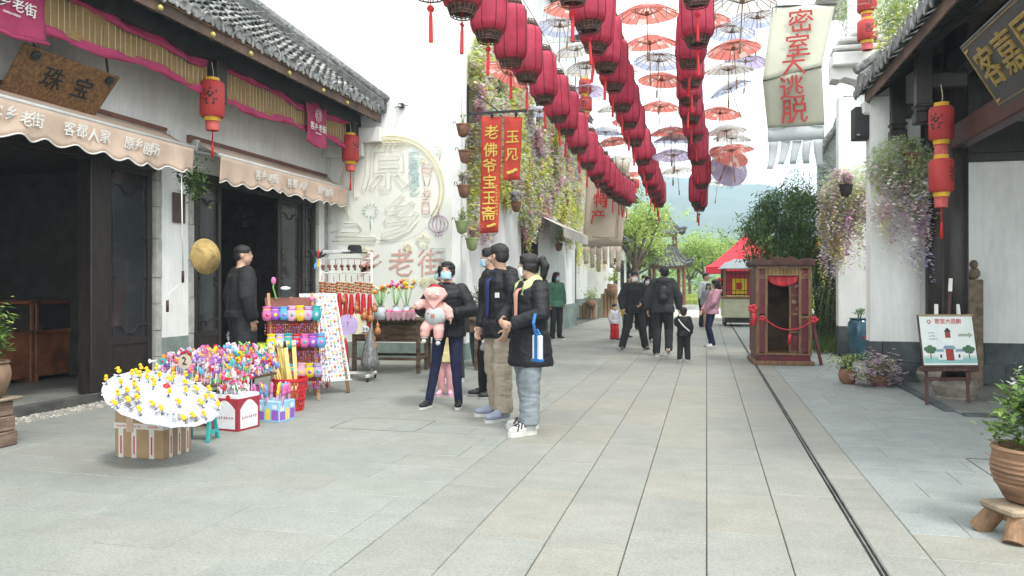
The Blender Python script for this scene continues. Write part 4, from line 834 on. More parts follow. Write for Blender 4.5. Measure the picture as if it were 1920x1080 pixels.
c = cloth('shop_banner', 'short red vertical banner with two yellow characters beside the long one', 'banner', P(943, 338, Y=Yb), P(975, 337, Y=Yb), P(946, 219, Y=Yb), P(979, 219, Y=Yb), redb, grp='red shop banners')
for ch, px, py in (('玉', 961, 258), ('见', 960, 291)):
    b = B(); q = P(px, py, Y=Yb-.035); b.text(ch, .25, basis(q, (1, 0, 0), (-.03, 0, 1)), 0, .018); b.obj('character', ylw, c, w=True)
b = B(); q = P(960, 322, Y=Yb-.035); [b.ell(q+Vector((dx, 0, dz)), (.045, .008, .03), 8) for dx, dz in ((-.06, -.015), (0, 0), (.06, .03))]; b.obj('emblem', ylw, c, w=True)
cream_b = M('banner_cream', (.52, .52, .42), .85, .06, 2, .15, 200, trans=.15); grey_b = M('banner_grey', (.55, .59, .6), .85, .06, 2, trans=.15)
eb = empty('escape_room_banner', P(1505, 12, Y=12.0), 0, 'large cream cloth banner with five red characters and grey tailed hem over the street', 'banner')
Lv = [(1447, 1566, 12, 8, 12.0), (1430, 1541, 152, 124, 11.75), (1439, 1546, 241, 235, 11.95)]
def lvp(k, u, py_=None):
    a = Lv[k]; return P(a[0], a[2], Y=a[4]).lerp(P(a[1], a[3], Y=a[4]), u)
for k in (0, 1):
    b = B(); b.grid(lambda u, v: lvp(k, u).lerp(lvp(k+1, u), v)+Vector((0, .012*math.sin(u*8+v*3+k), 0)), 10, 12); b.obj('cloth', cream_b, eb, w=True, smooth=True, solid=.005)
b = B(); b.bar(lvp(0, -.02), lvp(0, 1.02), .02, .02); b.tube([lvp(1, 0), lvp(1, 1)], .008, 6); b.obj('rod', blk, eb, w=True)
b = B(); b.grid(lambda u, v: lvp(2, u)+Vector((0, .012*math.sin(u*8), -.2*v)), 10, 2)
for i in range(5):
    u0 = .02+i*.2; 
    b.grid(lambda u, v: lvp(2, u0+(.17*(1-.35*v))*u+.04*v*(i-2)/2)+Vector((.02*math.sin(v*3+i), .02*math.sin(v*4+i), -.2-(.34+.06*(i in (0, 4)))*v)), 3, 6)
b.obj('tailed_hem', grey_b, eb, w=True, smooth=True, solid=.004)
ltr_d = M('dull_red_ink', (.38, .035, .03), .7, .1)
for ch, px, py, s in (('密', 1502, 42, .37), ('室', 1496, 88, .36), ('大', 1488, 124, .34), ('逃', 1485, 167, .36), ('脱', 1490, 211, .38)):
    Yq = 12.0-.25*(py-10)/128 if py < 138 else 11.75+.2*(py-138)/100
    b = B(); q = P(px, py, Y=Yq-.075); b.text(ch, s, basis(q, (1, 0, .04), (0, .05 if py < 140 else -.05, 1)), 0, .012); b.obj('character', ltr_d, eb, w=True)
tb2 = empty('specialty_banner', P(1138, 330, Y=24), 0, 'big pale beige hanging banner with two red characters and ragged hem among the flowers', 'banner')
def t2(u, v): return P(1102, 300, Y=24).lerp(P(1182, 300, Y=24), u).lerp(P(1092, 462, Y=24).lerp(P(1166, 462, Y=24), u), v)+Vector((0, .04*math.sin(u*7+v), 0))
b = B(); b.grid(t2, 10, 12)
for i in range(6): b.grid(lambda u, v: t2(i/6+.012+.14*u*(1-.3*v)+.02*v, 1)+Vector((0, .03*math.sin(i), -.55*v-.12*(i % 3)*v)), 2, 4)
b.obj('cloth', M('banner_beige', (.62, .53, .44), .85, .06, 2, trans=.2), tb2, w=True, smooth=True, solid=.008)
for ch, px, py in (('特', 1126, 378), ('产', 1121, 408)): b = B(); b.text(ch, .48, basis(P(px, py, Y=23.9), (1, 0, 0), (-.05, 0, 1)), 0, .02); b.obj('character', ltr_r, tb2, w=True)
b = B(); b.tube([P(1163, 340, Y=23.93), P(1157, 446, Y=23.93), P(1110, 444, Y=23.93)], .018, 4); b.obj('border_line', M('taupe_line', (.3, .24, .2), .8), tb2, w=True)
# far doorway awning
aw = empty('scalloped_awning', (-4.2, 20.5, 2.7), 0, 'small cream scalloped awning over the doorway in the flower wall', 'awning')
b = B(); b.grid(lambda u, v: (-4.19+.75*v, 18.9+4*u, 3.15-.38*v+.02*abs(math.sin(u*40))), 60, 4); b.obj('canvas', M('awning_cream', (.6, .56, .5), .8, .08), aw, w=True, solid=.008)
b = B(); b.grid(lambda u, v: (-3.44, 18.9+4*u, 2.78-(.2+.07*abs(math.sin(u*50)))*v), 100, 1); b.obj('valance', M('awning_cream'), aw, w=True, solid=.008)
# loudspeaker
sp_ = empty('loudspeaker', P(1617, 232, D=10.9), R(10), 'black box loudspeaker on a wall arm in front of the white corner pier', 'loudspeaker')
b = B(); b.poly([(-.135, -.10, -.23), (.135, -.10, -.23), (.12, .12, -.23), (-.12, .12, -.23)], (0, 0, .45)); b.obj('cabinet', M('speaker_plastic', (.025, .027, .03), .6, .1, 20, .3, 200), sp_, bevel=.012)
b = B(); b.box(-.12, .12, -.115, -.103, -.2, .19); b.obj('grille', M('speaker_mesh', (.04, .043, .047), .5, .2, 300, .6, 400), sp_, bevel=.008)
b = B(); b.box(-.118, -.075, -.119, -.116, -.185, -.165); b.obj('badge', stl, sp_)
b = B(); b.tube([(0, 0, .22), (0, .02, .27), (.05, .05, .275), (.36, .1, .275)], .016, 6); b.tube([(.33, .1, .1), (.34, .11, -.35), (.32, .12, -.75)], .006, 5); b.obj('wall_arm', blk, sp_)
# ================================================================ PLANTS
def raceme(b, q, L_, w_, mi, rr, n, pet=1):
    q = Vector(q); sw = Vector((rr.uniform(-.08, .08), rr.uniform(-.08, .08), 0))
    for i in range(n):
        t = i/n; rad = w_*(1-t*.85); a = rr.uniform(0, 6.283); c = q+sw*t+Vector((rad*math.cos(a), rad*math.sin(a), -L_*t)); s = rr.uniform(.012, .022)*(1.25-t*.5)*pet
        d = Vector((math.cos(a), math.sin(a), rr.uniform(-.9, .2))).normalized()*s*1.5; e = Vector((-math.sin(a), math.cos(a), rr.uniform(-.3, .3)))*s
        b.add([c, c+d*.6+e, c+d*1.4, c+d*.6-e], [(0, 1, 2, 3)], mi)
def flower_mass(name, label, n_rac, n_leaf, sampler, seed, at, Lr=(.18, .5), k=22, cat=None, parent=None, mats=None, weights=None, top=False, leafsz=.07, pet=1.25):
    rr = random.Random(seed); b = B(); weights = weights or [5, 4, 3, 5, 0, 0, 4]
    for _ in range(n_rac):
        q, mi = sampler(rr, True); mi = rr.choices(range(7), weights)[0] if mi is None else mi; raceme(b, q, rr.uniform(*Lr), rr.uniform(.025, .05), mi, rr, k, pet)
    leaves(b, [sampler(rr, False)[0] for _ in range(n_leaf)], leafsz, 2, rr, aspect=.38, off=4)
    return b.obj(name, mats or wist, parent, w=parent is not None, at=at if parent is None else None)
def wall_sampler(rr, fl):
    while 1:
        y = 13.35+abs(rr.gauss(0, 1))*8.5 if rr.random() < .75 else rr.uniform(13.35, 34); 
        if y > 46: continue
        if y > 25.4: lo, hi = 2.2, 5.5+.5*math.sin(y)
        else: lo = 3.0+.35*math.sin(y*1.3)+.3*math.sin(y*3.1); hi = 6.0+.5*math.sin(y*.9)+.3*math.sin(y*2.3)
        if 13.3 < y < 14.6: lo = 2.4
        z = rr.uniform(lo, hi); 
        if mnoise.noise(Vector((y*.9, z*1.1, 3))) < -.28: continue
        face = -4.2 if y < 25.4 or y > 34.6 else -5.0+.6
        x = face+rr.uniform(.02, .2)+.18*max(0, mnoise.noise(Vector((y*.7, z, 9))))
        # drifts of one colour, as planted
        c = mnoise.noise(Vector((y*.55, z*.7, 20)))+.4*rr.uniform(-1, 1); mi = 3 if c > .1 else (0 if c > -.12 else (6 if c > -.4 else (1 if rr.random() < .75 else 2)))
        if rr.random() < .3: mi = rr.choice([3, 3, 0, 6, 4])
        return (x, y, z), mi
fw = flower_mass('hanging_flower_wall', None, 3600, 20000, wall_sampler, 31, (-4.2, 18, 3), leafsz=.11, k=24, pet=1.75); stuff(fw, 'curtain of hanging yellow, white, pink and lilac wisteria covering the left wall')
def blob(c, r_, low=.3):
    def f(rr, fl):
        while 1:
            v = Vector((rr.uniform(-1, 1), rr.uniform(-1, 1), rr.uniform(-1, 1)))
            if v.length < 1 and (fl is False or v.length > .35): break
        return Vector(c)+Vector((v.x*r_[0], v.y*r_[1], v.z*r_[2]-(rr.random()**2*low if fl else 0))), None
    return f
for (px, py, D, r_, lab, nr, nl, wts) in ((1608, 362, 13.4, (.66, .35, .5), 'large trailing pink and white wisteria clump on the white corner behind the speaker', 420, 3200, [6, 2, 1, 3, 0, 0, 5]), (1560, 410, 13.6, (.22, .22, .3), 'narrow trailing clump of white wisteria hanging lowest at the left of the corner', 130, 450, [6, 1, 1, 2, 0, 0, 2]),
                     (1690, 310, 10.3, (.46, .22, .42), 'trailing lilac and pink flowers hung on the porch pier', 170, 2600, [5, 1, 1, 2, 0, 0, 4]), (1722, 345, 10.1, (.13, .12, .5), 'green trailing plant hanging beside the porch column', 60, 800, [5, 1, 2, 0, 0, 0, 1]), (1682, 20, 10.8, (.3, .2, .42), 'bright green climbing plant spilling over the right tiled roof', 90, 2200, [5, 0, 0, 4, 0, 0, 0]), (1585, 20, 15.3, (.2, .15, .35), 'grey green hanging fern on the upper white wall', 10, 450, [1, 0, 0, 0, 0, 0, 0])):
    q = P(px, py, D=D); o = flower_mass('hanging_wisteria', lab, nr, nl, blob(q, r_, .7), int(px), q, leafsz=.06, weights=wts); tag(o, lab, 'hanging plant', 'trailing flowers on the right walls')
for (px, py0, py1, D, lab, mi) in ((1738, 25, 120, 9.6, 'single white and yellow flower string hanging from the right eave', [6, 0, 0, 5, 3, 0, 0]), (1787, -20, 50, 8.8, 'short white flower string hanging near the top right of the eave', [6, 0, 0, 4, 3, 0, 0]), (1668, 105, 142, 10.6, 'short lilac flower string at the tip of the right eave', [0, 1, 6, 0, 0, 0, 0])):
    a, c = P(px, py0, D=D), P(px, py1, D=D); rr = random.Random(px); b = B()
    for i in range(150):
        t = rr.random(); q = a.lerp(c, t)+Vector((rr.gauss(0, .03), rr.gauss(0, .03), 0))*(1.3-t); s = rr.uniform(.012, .025); d = Vector((rr.gauss(0, 1), rr.gauss(0, 1), rr.gauss(0, 1))).normalized()*s; e = d.orthogonal(); b.add([q-d, q+e, q+d, q-e], [(0, 1, 2, 3)], rr.choices(range(7), mi)[0])
    tag(b.obj('flower_string', wist, at=a), lab, 'flower string', 'flower strings on the right eave')
def pot(name, prof, mat, loc, label, cat, plant, seg=28, grp=None, ring=None):
    r = empty(name, loc, 0, label, cat, grp); b = B(); b.lathe(prof, seg); p_ = b.obj('pot', mat, r, smooth=True, auto=40)
    zr = prof[-1][1]; rr0 = max(q[0] for q in prof[-3:])*.82; b = B(); b.lathe([(0, zr-.05), (rr0, zr-.05)], 16, cap=False); b.obj('soil', M('potting_soil', (.04, .03, .02), .95, .3, 30), r)
    b = B(); plant(b, random.Random(int(abs(loc[0])*977+loc[1]*31))); b.obj('foliage', leafm+spring+wist, r); return r
def bush(w_, h_, z0, n, size, mis, flowers=None, aspect=.4, up_=.2):
    def f(b, rr):
        for _ in range(max(6, n//40)):
            a = rr.uniform(0, 6.3); b.tube([(0, 0, z0-.06), (math.cos(a)*w_*.3, math.sin(a)*w_*.3, z0+h_*.45), (math.cos(a)*w_*.6, math.sin(a)*w_*.6, z0+h_*.8)], [.006, .004, .002], 4, 2)
        pts = []
        cl = [Vector((rr.gauss(0, .45)*w_, rr.gauss(0, .45)*w_, z0+h_*rr.uniform(.15, .9))) for _ in range(max(5, n//35))]
        for i in range(n): c = rr.choice(cl); pts.append(c+Vector((rr.gauss(0, 1)*w_*.2, rr.gauss(0, 1)*w_*.2, rr.gauss(0, 1)*h_*.13)))
        for q in pts: leaves(b, [q], size, 1, rr, aspect=aspect, droop=-up_, m=rr.choice(mis))
        if flowers:
            for i in range(flowers[0]):
                c = rr.choice(cl); q = c+Vector((rr.gauss(0, 1)*w_*.3, rr.gauss(0, 1)*w_*.3, rr.gauss(0, 1)*h_*.2)); s = flowers[1]
                for k in range(4): a = k*1.57+rr.random(); d = Vector((math.cos(a), math.sin(a), .4))*s; b.add([q, q+d*.6+Vector((-d.y, d.x, 0))*.4, q+d, q+d*.6-Vector((-d.y, d.x, 0))*.4], [(0, 1, 2, 3)], rr.choice(flowers[2]))
    return f
# foreground pot on log stool, right
pr = [(.13, 0), (.17, .02), (.2, .08)]+[(.215+.03*math.sin(i/13*2.6)+(.004 if i % 2 else -.003), .1+i*.0155) for i in range(14)]+[(.235, .325), (.245, .335), (.235, .35), (.2, .345), (.19, .30)]
clayb = M('ribbed_clay', (.3, .17, .1), .7, .25, 4, .3, 40, stretch=(1, 1, 8))
pot('ribbed_clay_pot', [(a_*.86, z_*.86) for a_, z_ in pr], clayb, (1.72, 4.74, .175), 'ribbed brown clay pot with leafy shrub standing on a log stool at the right edge', 'potted plant', bush(.18, .36, .29, 1000, .06, [0, 1, 1, 5]), 40)
pot('clay_pot', [(.1, 0), (.14, .1), (.15, .2), (.14, .25), (.11, .22)], clayb, (1.98, 5.1, .30), 'potted silver grey dusty plant standing just behind the ribbed pot', 'potted plant', bush(.15, .36, .22, 900, .045, [11, 6], aspect=.25))
st_ = empty('log_stool', (1.69, 4.72, 0), R(20), 'rustic stool of split log legs under the ribbed pot', 'stool')
logm = M('split_log', (.3, .17, .09), .7, .3, 4, .4, 30, stretch=(5, 5, 1))
b = B(); b.box(-.2, .2, -.13, .13, .13, .172); b.obj('seat', M('weathered_plank', (.34, .26, .18), .8, .25, 5, .3), st_, bevel=.012)
for sx in (-1, 1):
    for sy in (-1, 1): b = B(); b.tube([(sx*.2, sy*.13, 0), (sx*.12, sy*.07, .14)], [.055, .05], 10); b.obj('leg', logm, st_, smooth=True, auto=40)
b = B(); b.bar((-.14, 0, .1), (.14, 0, .1), .05, .04); b.obj('stretcher', logm, st_)
# left foreground crate and pot
cr2 = empty('plank_planter_box', (-5.99, 5.07, 0), 0, 'weathered plank box at the lower left edge carrying a clay pot', 'box')
rw = M('red_brown_plank', (.27, .18, .13), .8, .3, 4, .4, 40, stretch=(1, 1, 6))
for i in range(3):
    z0 = .005+i*.125; t_ = .01*i; b = B(); b.box(-.36+t_, .345-t_, -.27+t_, .25-t_, z0, z0+.12); b.obj('plank', rw, cr2, bevel=.008)
b = B(); b.box(-.38, .37, -.3, .28, .385, .41); b.obj('lid', M('weathered_plank'), cr2, bevel=.008)
pot('clay_urn', [(a_*.86, z_*.9) for a_, z_ in [(.09, 0), (.13, .03), (.17, .13), (.185, .22), (.175, .29), (.155, .315), (.175, .33), (.17, .345), (.14, .335), (.13, .3)]], M('brown_urn', (.27, .17, .11), .6, .25, 4, .2), (-5.76, 5.15, .41), 'brown clay urn with yellow green kumquat leaves on the plank box', 'potted plant', bush(.15, .42, .34, 420, .075, [1, 1, 0, 5, 4], (30, .02, [9])))
b = B(); b.tube([P(-30, 470, D=5.8), P(-5, 440, D=5.8)], .008, 5, 0); leaves(b, [P(px, py, D=5.8) for px, py in ((-3, 436), (-2, 432), (-6, 438))], .05, 1); tag(b.obj('leafy_twig', [leafm[1]], at=P(-5, 440, D=5.8)), 'small green leafy twig poking in at the left edge', 'twig')
# planters
tealg = M('teal_glaze', (.03, .11, .15), .2, .2, 4, spec=.6)
pot('glazed_planter', [(.16, 0), (.18, .05), (.225, .35), (.24, .6), (.225, .76), (.19, .82), (.21, .84), (.2, .86), (.17, .84)], tealg, (-3.62, 12.4, 0), 'tall teal glazed planter with bamboo-like plant behind the masked man', 'potted plant', bush(.26, .62, .84, 420, .14, [0, 1, 2, 0], aspect=.18))
o = pot('glazed_planter', [(.13, 0), (.15, .04), (.2, .3), (.215, .5), (.2, .66), (.16, .71), (.18, .725), (.18, .74), (.15, .73)], M('blue_glaze', (.05, .13, .19), .2, .2, 4, spec=.6), P(1612, 664, Y=15.3)*1.0, 'blue green glazed urn with red blossoms painted on, in the recess by the white pier', 'potted plant', bush(.12, .18, .74, 90, .06, [0, 1])); o.location.z = 0
b = B()
for a, z in ((-70, .52), (-60, .45), (-82, .4)): b.ell((.212*math.cos(R(a)), .212*math.sin(R(a)), z), (.025, .012, .04), 8)
b.obj('painted_blossom', M('blossom_red', (.3, .02, .03), .4), o)
q = P(1590, 719, z=0); pot('round_clay_pot', [(.07, 0), (.11, .04), (.125, .11), (.115, .17), (.095, .2), (.105, .21), (.08, .2)], terra, q, 'squat reddish round pot with yellow green plant beside the right pier', 'potted plant', bush(.17, .26, .16, 420, .05, [1, 5, 4], (50, .018, [9, 6])))
q = P(1648, 724, z=0); pot('low_clay_pot', [(.08, 0), (.12, .06), (.13, .14), (.1, .13)], terra, q, 'low pot spilling lilac and pink flowers in front of the dark stone plinth', 'potted plant', bush(.27, .36, .0, 700, .055, [1, 5, 4], (800, .03, [8, 7, 12, 8, 6, 12])))
# wall pots
def wallpot(px, py, X, mat, lab, w_, fl=None, D=None, n=120, rz=0):
    q = P(px, py, X=X) if D is None else P(px, py, D=D); r = empty('wall_pot', q, rz, lab, 'hanging pot', 'pots hung on the walls'); b = B(); b.lathe([(.035, -.13), (.075, -.1), (.105, .02), (.11, .06), (.118, .065), (.118, .09), (.095, .09)], 20); b.obj('pot', mat, r, smooth=True, auto=40)
    b = B(); bush(w_, .22, .08, n, .055, [0, 1, 3, 4], fl)(b, random.Random(int(px*7+py))); b.obj('foliage', leafm+spring+wist, r)
    b = B(); b.tube([(-.115, 0, .08), (-.13, 0, .14), (-.16, 0, .15), (-.18, 0, .1)], .007, 5); b.obj('hook', blk, r)
gpot = M('sage_pot', (.28, .34, .15), .6, .15)
wallpot(868, 243, -4.0, terra, 'top terracotta wall pot on the corner under the iron bracket', .06, n=30); wallpot(872, 292, -4.0, terra, 'second terracotta wall pot down the building corner', .05, n=20)
wallpot(870, 357, -4.0, terra, 'terracotta wall pot heaped with white and purple flowers, third down the corner', .14, (260, .025, [6, 6, 7, 8]), n=120); wallpot(866, 424, -4.0, gpot, 'sage green wall pot with yellow green fern, lowest at the corner', .13, n=160)
wallpot(885, 456, -3.95, gpot, 'dark green wall pot trailing pink flowers near the door of the flower wall', .1, (120, .025, [7, 12]), n=90)
wallpot(1048, 462, -4.0, terra, 'terracotta wall pot with fern below the scalloped awning', .2, n=160); wallpot(1060, 380, -4.0, terra, 'terracotta pot nested in the flowers over the awning', .1, (80, .03, [7, 8]))
wallpot(1586, 356, None, M('dark_pot', (.04, .03, .03), .6), 'round dark basket of pink and white petunias left of the wisteria', .13, (420, .026, [12, 7, 6]), D=13.2, n=120)
wallpot(1638, 425, None, gpot, 'sage green pot hanging under the wisteria by the corner', .1, D=13.0); wallpot(1712, 300, None, terra, 'terracotta pot in the flowers beside the porch column', .1, D=10.2)
wallpot(968, 386, -3.9, terra, 'pot of lilac and white petunias right of the red banners', .18, (300, .03, [8, 6, 8]))
# bamboo thicket behind the booth
bt = empty('bamboo_thicket', (1.9, 18.3, 0), 0, 'dense dark green bamboo thicket rising behind the wooden booth', 'bamboo')
rb = random.Random(8); b = B(); tips = []
for i in range(70):
    x, y = rb.uniform(-.75, .95), rb.uniform(-.7, .7); h = rb.uniform(1.9, 3.0); lx, ly = x*.35+rb.gauss(0, .12), y*.3
    b.tube([(x, y, 0), (x+lx*.3, y, h*.5), (x+lx, y+ly, h)], [.014, .012, .005], 5); tips.append((Vector((x, y, 0)), Vector((x+lx, y+ly, h)), h))
for i in range(11):
    x = -.2+i*.1; b.tube([(x, .4, 0), (x+.1*math.sin(i), .4, 2.8), (x+.25*math.sin(i*2)+.1, .4, 4.2+.5*math.sin(i*3))], [.012, .01, .003], 5)
b.obj('stalks', M('bamboo_stalk', (.22, .26, .1), .5, .2), bt, smooth=True)
b = B(); pts = []
for _ in range(230):
    while 1:
        v = Vector((rb.uniform(-1, 1), rb.uniform(-1, 1), rb.uniform(-1, 1)))
        if .25 < v.length < 1: break
    c = Vector((v.x*1.18, v.y*.95, 2.35+v.z*1.0+.25*(1-abs(v.x)))); 
    for k in range(50): q = c+Vector((rb.gauss(0, .13), rb.gauss(0, .13), rb.gauss(0, .11))); leaves(b, [q], .15, 1, rb, aspect=.17, droop=.6, m=rb.choice([0, 0, 2, 1, 1]))
for _ in range(2600): leaves(b, [(rb.uniform(.2, 1.15), rb.uniform(-.6, .7), rb.uniform(.2, 1.6))], .14, 1, rb, aspect=.16, droop=.6, m=rb.choice([2, 2, 0]))
for i in range(11):
    for k in range(60): t = rb.uniform(.6, 1.0); leaves(b, [(-.2+i*.1+.1*math.sin(i)+(.25*math.sin(i*2))*max(0, t-.6)*2.5+rb.gauss(0, .09), .4+rb.gauss(0, .09), (4.2+.5*math.sin(i*3))*t)], .12, 1, rb, aspect=.18, droop=.4, m=1)
b.obj('foliage', leafm, bt)
b = B(); 
for i in range(900): x, y = rb.uniform(.2, 1.4), rb.uniform(-1.2, .9); a = rb.uniform(0, 6.3); b.add([(x, y, 0), (x+.015*math.cos(a), y+.015*math.sin(a), 0), (x+.1*math.cos(a+1), y+.1*math.sin(a+1), rb.uniform(.15, .4))], [(0, 1, 2)])
stuff(b.obj('tall_grass', leafm[1], at=(2.0, 17.8, 0)) if False else b.xf(Matrix.Translation((1.9, 17.3, 0))).obj('tall_grass', leafm[1]), 'tall grass growing at the foot of the bamboo')
# trees, hedges, far woods
def tree(px, D, h, w_, lab, mats, seed, n=5200, lsz=.16, trunkh=.35, name='tree', lean=0):
    q = P(px, 600, D=D); rr = random.Random(seed); r = empty(name, (q.x, q.y, -.05), 0, lab, 'tree', 'trees beyond the street'); b = B(); b.tube([(0, 0, 0), (.05+lean*.3, 0, h*trunkh*.6), (lean, 0, h*trunkh)], [h*.035, h*.026, h*.022], 8)
    cl = []
    for k in range(8):
        a = k*.785+rr.uniform(-.3, .3); e = Vector((lean+math.cos(a)*w_*.36*rr.uniform(.6, 1.1), math.sin(a)*w_*.36*rr.uniform(.6, 1.1), h*rr.uniform(.55, .88))); s_ = Vector((lean, 0, h*trunkh)); m_ = s_.lerp(e, .5)+Vector((0, 0, -.05*h)); b.tube([s_, m_, e], [h*.016, h*.01, h*.004], 6)
        for j in range(4): t = s_.lerp(e, rr.uniform(.45, 1)); e2 = t+Vector((rr.gauss(0, .14)*w_, rr.gauss(0, .14)*w_, rr.uniform(.02, .16)*h)); b.tube([t, e2], [h*.006, h*.002], 4); cl.append(e2); cl.append(t.lerp(e2, .6))
    b.obj('trunk', bark, r, smooth=True); b = B(); cl += [c+Vector((rr.gauss(0, .1)*w_, rr.gauss(0, .1)*w_, rr.gauss(0, .05)*h)) for c in cl]
    sz = {id(c): rr.uniform(.04, .11) for c in cl}
    for i in range(n):
        c = rr.choice(cl); s = sz[id(c)]*w_; leaves(b, [c+Vector((rr.gauss(0, 1)*s, rr.gauss(0, 1)*s, rr.gauss(0, .7)*s))], lsz, len(mats), rr, aspect=.55)
    b.obj('crown', mats, r); return r
tree(1322, 50, 5.7, 4.2, 'round young yellow green tree in the open past the street end', spring, 1)
tree(1188, 42, 5.4, 3.8, 'fresh green tree just left of the pavilion', spring, 2); tree(1192, 38, 6.3, 4.0, 'tall light green tree behind the hanging flowers at the end of the left row', spring[:2], 3)
tree(1292, 60, 5.0, 4.5, 'hazier pale green tree right behind the pavilion', spring, 4, 4000, .2); tree(1372, 64, 5.2, 5.0, 'pale green tree left of the red tent', spring, 5, 4000, .2); tree(1410, 56, 6.0, 5, 'green tree behind the red tent', [spring[0], leafm[1]], 6, 4000, .2)
tree(1245, 70, 6.2, 6, 'broad pale tree behind the pavilion roof', spring, 7, 4500, .24); tree(1160, 52, 8.2, 6.5, 'tall green tree partly hidden by the left buildings', [leafm[1], spring[0]], 8, 5000, .2)
rh = random.Random(6)
for (x0, x1, y, h, lab, mats) in ((-4, 9, 50, .95, 'long clipped yellow green hedge crossing behind the plaza', [spring[1], spring[0]]), (-3.5, .2, 44, .62, 'low bright yellow hedge in front of the pavilion', [spring[1], M('yellow_hedge', (.5, .5, .07), .6, .1)])):
    b = B(); b.box(x0+.15, x1-.15, y+.15, y+1.05, 0, h*.8, 0); leaves(b, [(rh.uniform(x0, x1), rh.uniform(y, y+1.2), h*rh.uniform(.1, 1)) for _ in range(5000)], .1, 2, rh); tag(b.obj('hedge', mats, at=((x0+x1)/2, y, 0)), lab, 'hedge', 'hedges beyond the street')
g = B(); g.box(-3.2, 9, 33, 44, -.03, .006); struct(g.obj('plaza', M('pale_plaza', (.5, .5, .44), .7, .08, .6)))
g = B(); g.box(-3.2, 9, 32.6, 33, -.03, .009); struct(g.obj('plaza_edge', M('yellow_edge', (.52, .44, .26), .7, .1)))
g = B(); g.box(-9, 12, 44.0, 90, -.05, -.02); struct(g.obj('lawn', M('lawn', (.26, .32, .08), .9, .2, 1)))
rf_ = random.Random(12); b = B(); pts = []
for i in range(420):
    x = rf_.uniform(-70, 90); y = rf_.uniform(95, 150); h = rf_.uniform(3.5, 6.5); 
    for k in range(26): pts.append((x+rf_.gauss(0, 1.6), y+rf_.gauss(0, 1.5), h*rf_.uniform(.15, 1)))
leaves(b, pts, .9, 3, rf_, aspect=.8); stuff(b.obj('far_woods', [spring[0], leafm[1], spring[2]]), 'belt of distant pale green woods below the mountain')
# pavilion
pv = empty('garden_pavilion', P(1250, 600, D=43).xy.to_3d(), R(12), 'small two-tiered garden pavilion with upturned grey roofs and red brown posts', 'pavilion')
def ptier(z, rad, rise, top, n=4, par=pv):
    b = B(); vs = []; ns = 8
    for k in range(n*ns):
        a = 2*math.pi*k/(n*ns)+math.pi/4; f_ = abs(((k % ns)/ns)*2-1); q = rad*(1/ math.cos(((k % ns)/ns-.5)*math.pi/2))*.72; 
        for t in (0, .35, .7, 1): vs.append((q*(1-t)*math.cos(a)+top*t*math.cos(a), q*(1-t)*math.sin(a)+top*t*math.sin(a), z+rise*(t**1.7)+(.42*f_**4*rad*.5 if t == 0 else (.1*f_**4*rad*.5 if t == .35 else 0))))
    N = n*ns; fs = [(k*4+t, ((k+1) % N)*4+t, ((k+1) % N)*4+t+1, k*4+t+1) for k in range(N) for t in range(3)]; b.add(vs, fs, 0)
    for k in range(N): b.tube([Vector(vs[k*4+t])+Vector((0, 0, .03)) for t in range(4)], .035 if k % ns else .08, 5, 1)
    b.obj('roof', [tile_m[1], tile_m[0]], par, smooth=False, solid=.06)
pavr = M('pavilion_post', (.22, .08, .05), .6, .2)
ptier(2.35, 1.75, 1.15, .5); ptier(4.15, 1.25, 1.05, .05)
for k in range(4): a = math.pi/4+k*math.pi/2; b = B(); b.lathe([(.1, 0), (.1, 2.5)], 10, (1.15*math.cos(a), 1.15*math.sin(a), 0)); b.obj('post', pavr, pv); b = B(); b.lathe([(.07, 3.2), (.07, 4.3)], 8, (.62*math.cos(a), .62*math.sin(a), 0)); b.obj('post', pavr, pv)
b = B(); b.box(-.9, .9, -.9, .9, 2.25, 2.45); b.box(-.5, .5, -.5, .5, 3.3, 3.5); b.box(-.5, .5, -.5, .5, 4.05, 4.25); b.obj('beam_frame', pavr, pv)
b = B(); b.lathe([(.12, 5.15), (.06, 5.3), (.12, 5.42), (.03, 5.55), (0, 5.8)], 10); b.obj('finial', tile_m[0], pv)
b = B(); b.box(-1.6, 1.6, -1.6, 1.6, 0, .25); b.obj('platform', stone_l, pv)
# mountain
def mh(x, y):
    t = (y-560)/420; ridge = math.exp(-((x+30)/170)**2)*78+math.exp(-((x-160)/240)**2)*34+math.exp(-((x+330)/200)**2)*52+26
    return max(-2, ridge*math.sin(max(0, min(1, t))*math.pi/2)*(1-max(0, t-1)*.5)+mnoise.fractal(Vector((x*.011, y*.011, 0)), .8, 2.1, 5)*16*min(1, max(0, t)*2))
g = B(); g.grid(lambda u, v: (-650+1500*u, 560+520*v, mh(-650+1500*u, 560+520*v)), 160, 55); struct(g.obj('mountain', M('mountain_forest', (.045, .075, .035), .95, .3, .05, detail=8), smooth=True))
# ================================================================ HAZE
g = B(); g.box(-880, 890, -45, 1180, -1.2, 170); hz = g.obj('haze', M('unused', (1, 1, 1))); hm = bpy.data.materials.new('haze_air'); hm.use_nodes = True; n = hm.node_tree; n.nodes.clear()
oo = n.nodes.new('ShaderNodeOutputMaterial'); pvn = n.nodes.new('ShaderNodeVolumePrincipled'); pvn.inputs['Color'].default_value = (.68, .88, 1, 1); pvn.inputs['Density'].default_value = .0012; pvn.inputs['Anisotropy'].default_value = .1
n.links.new(pvn.outputs[0], oo.inputs['Volume']); hz.data.materials.clear(); hz.data.materials.append(hm); stuff(hz, 'pale blue air haze')
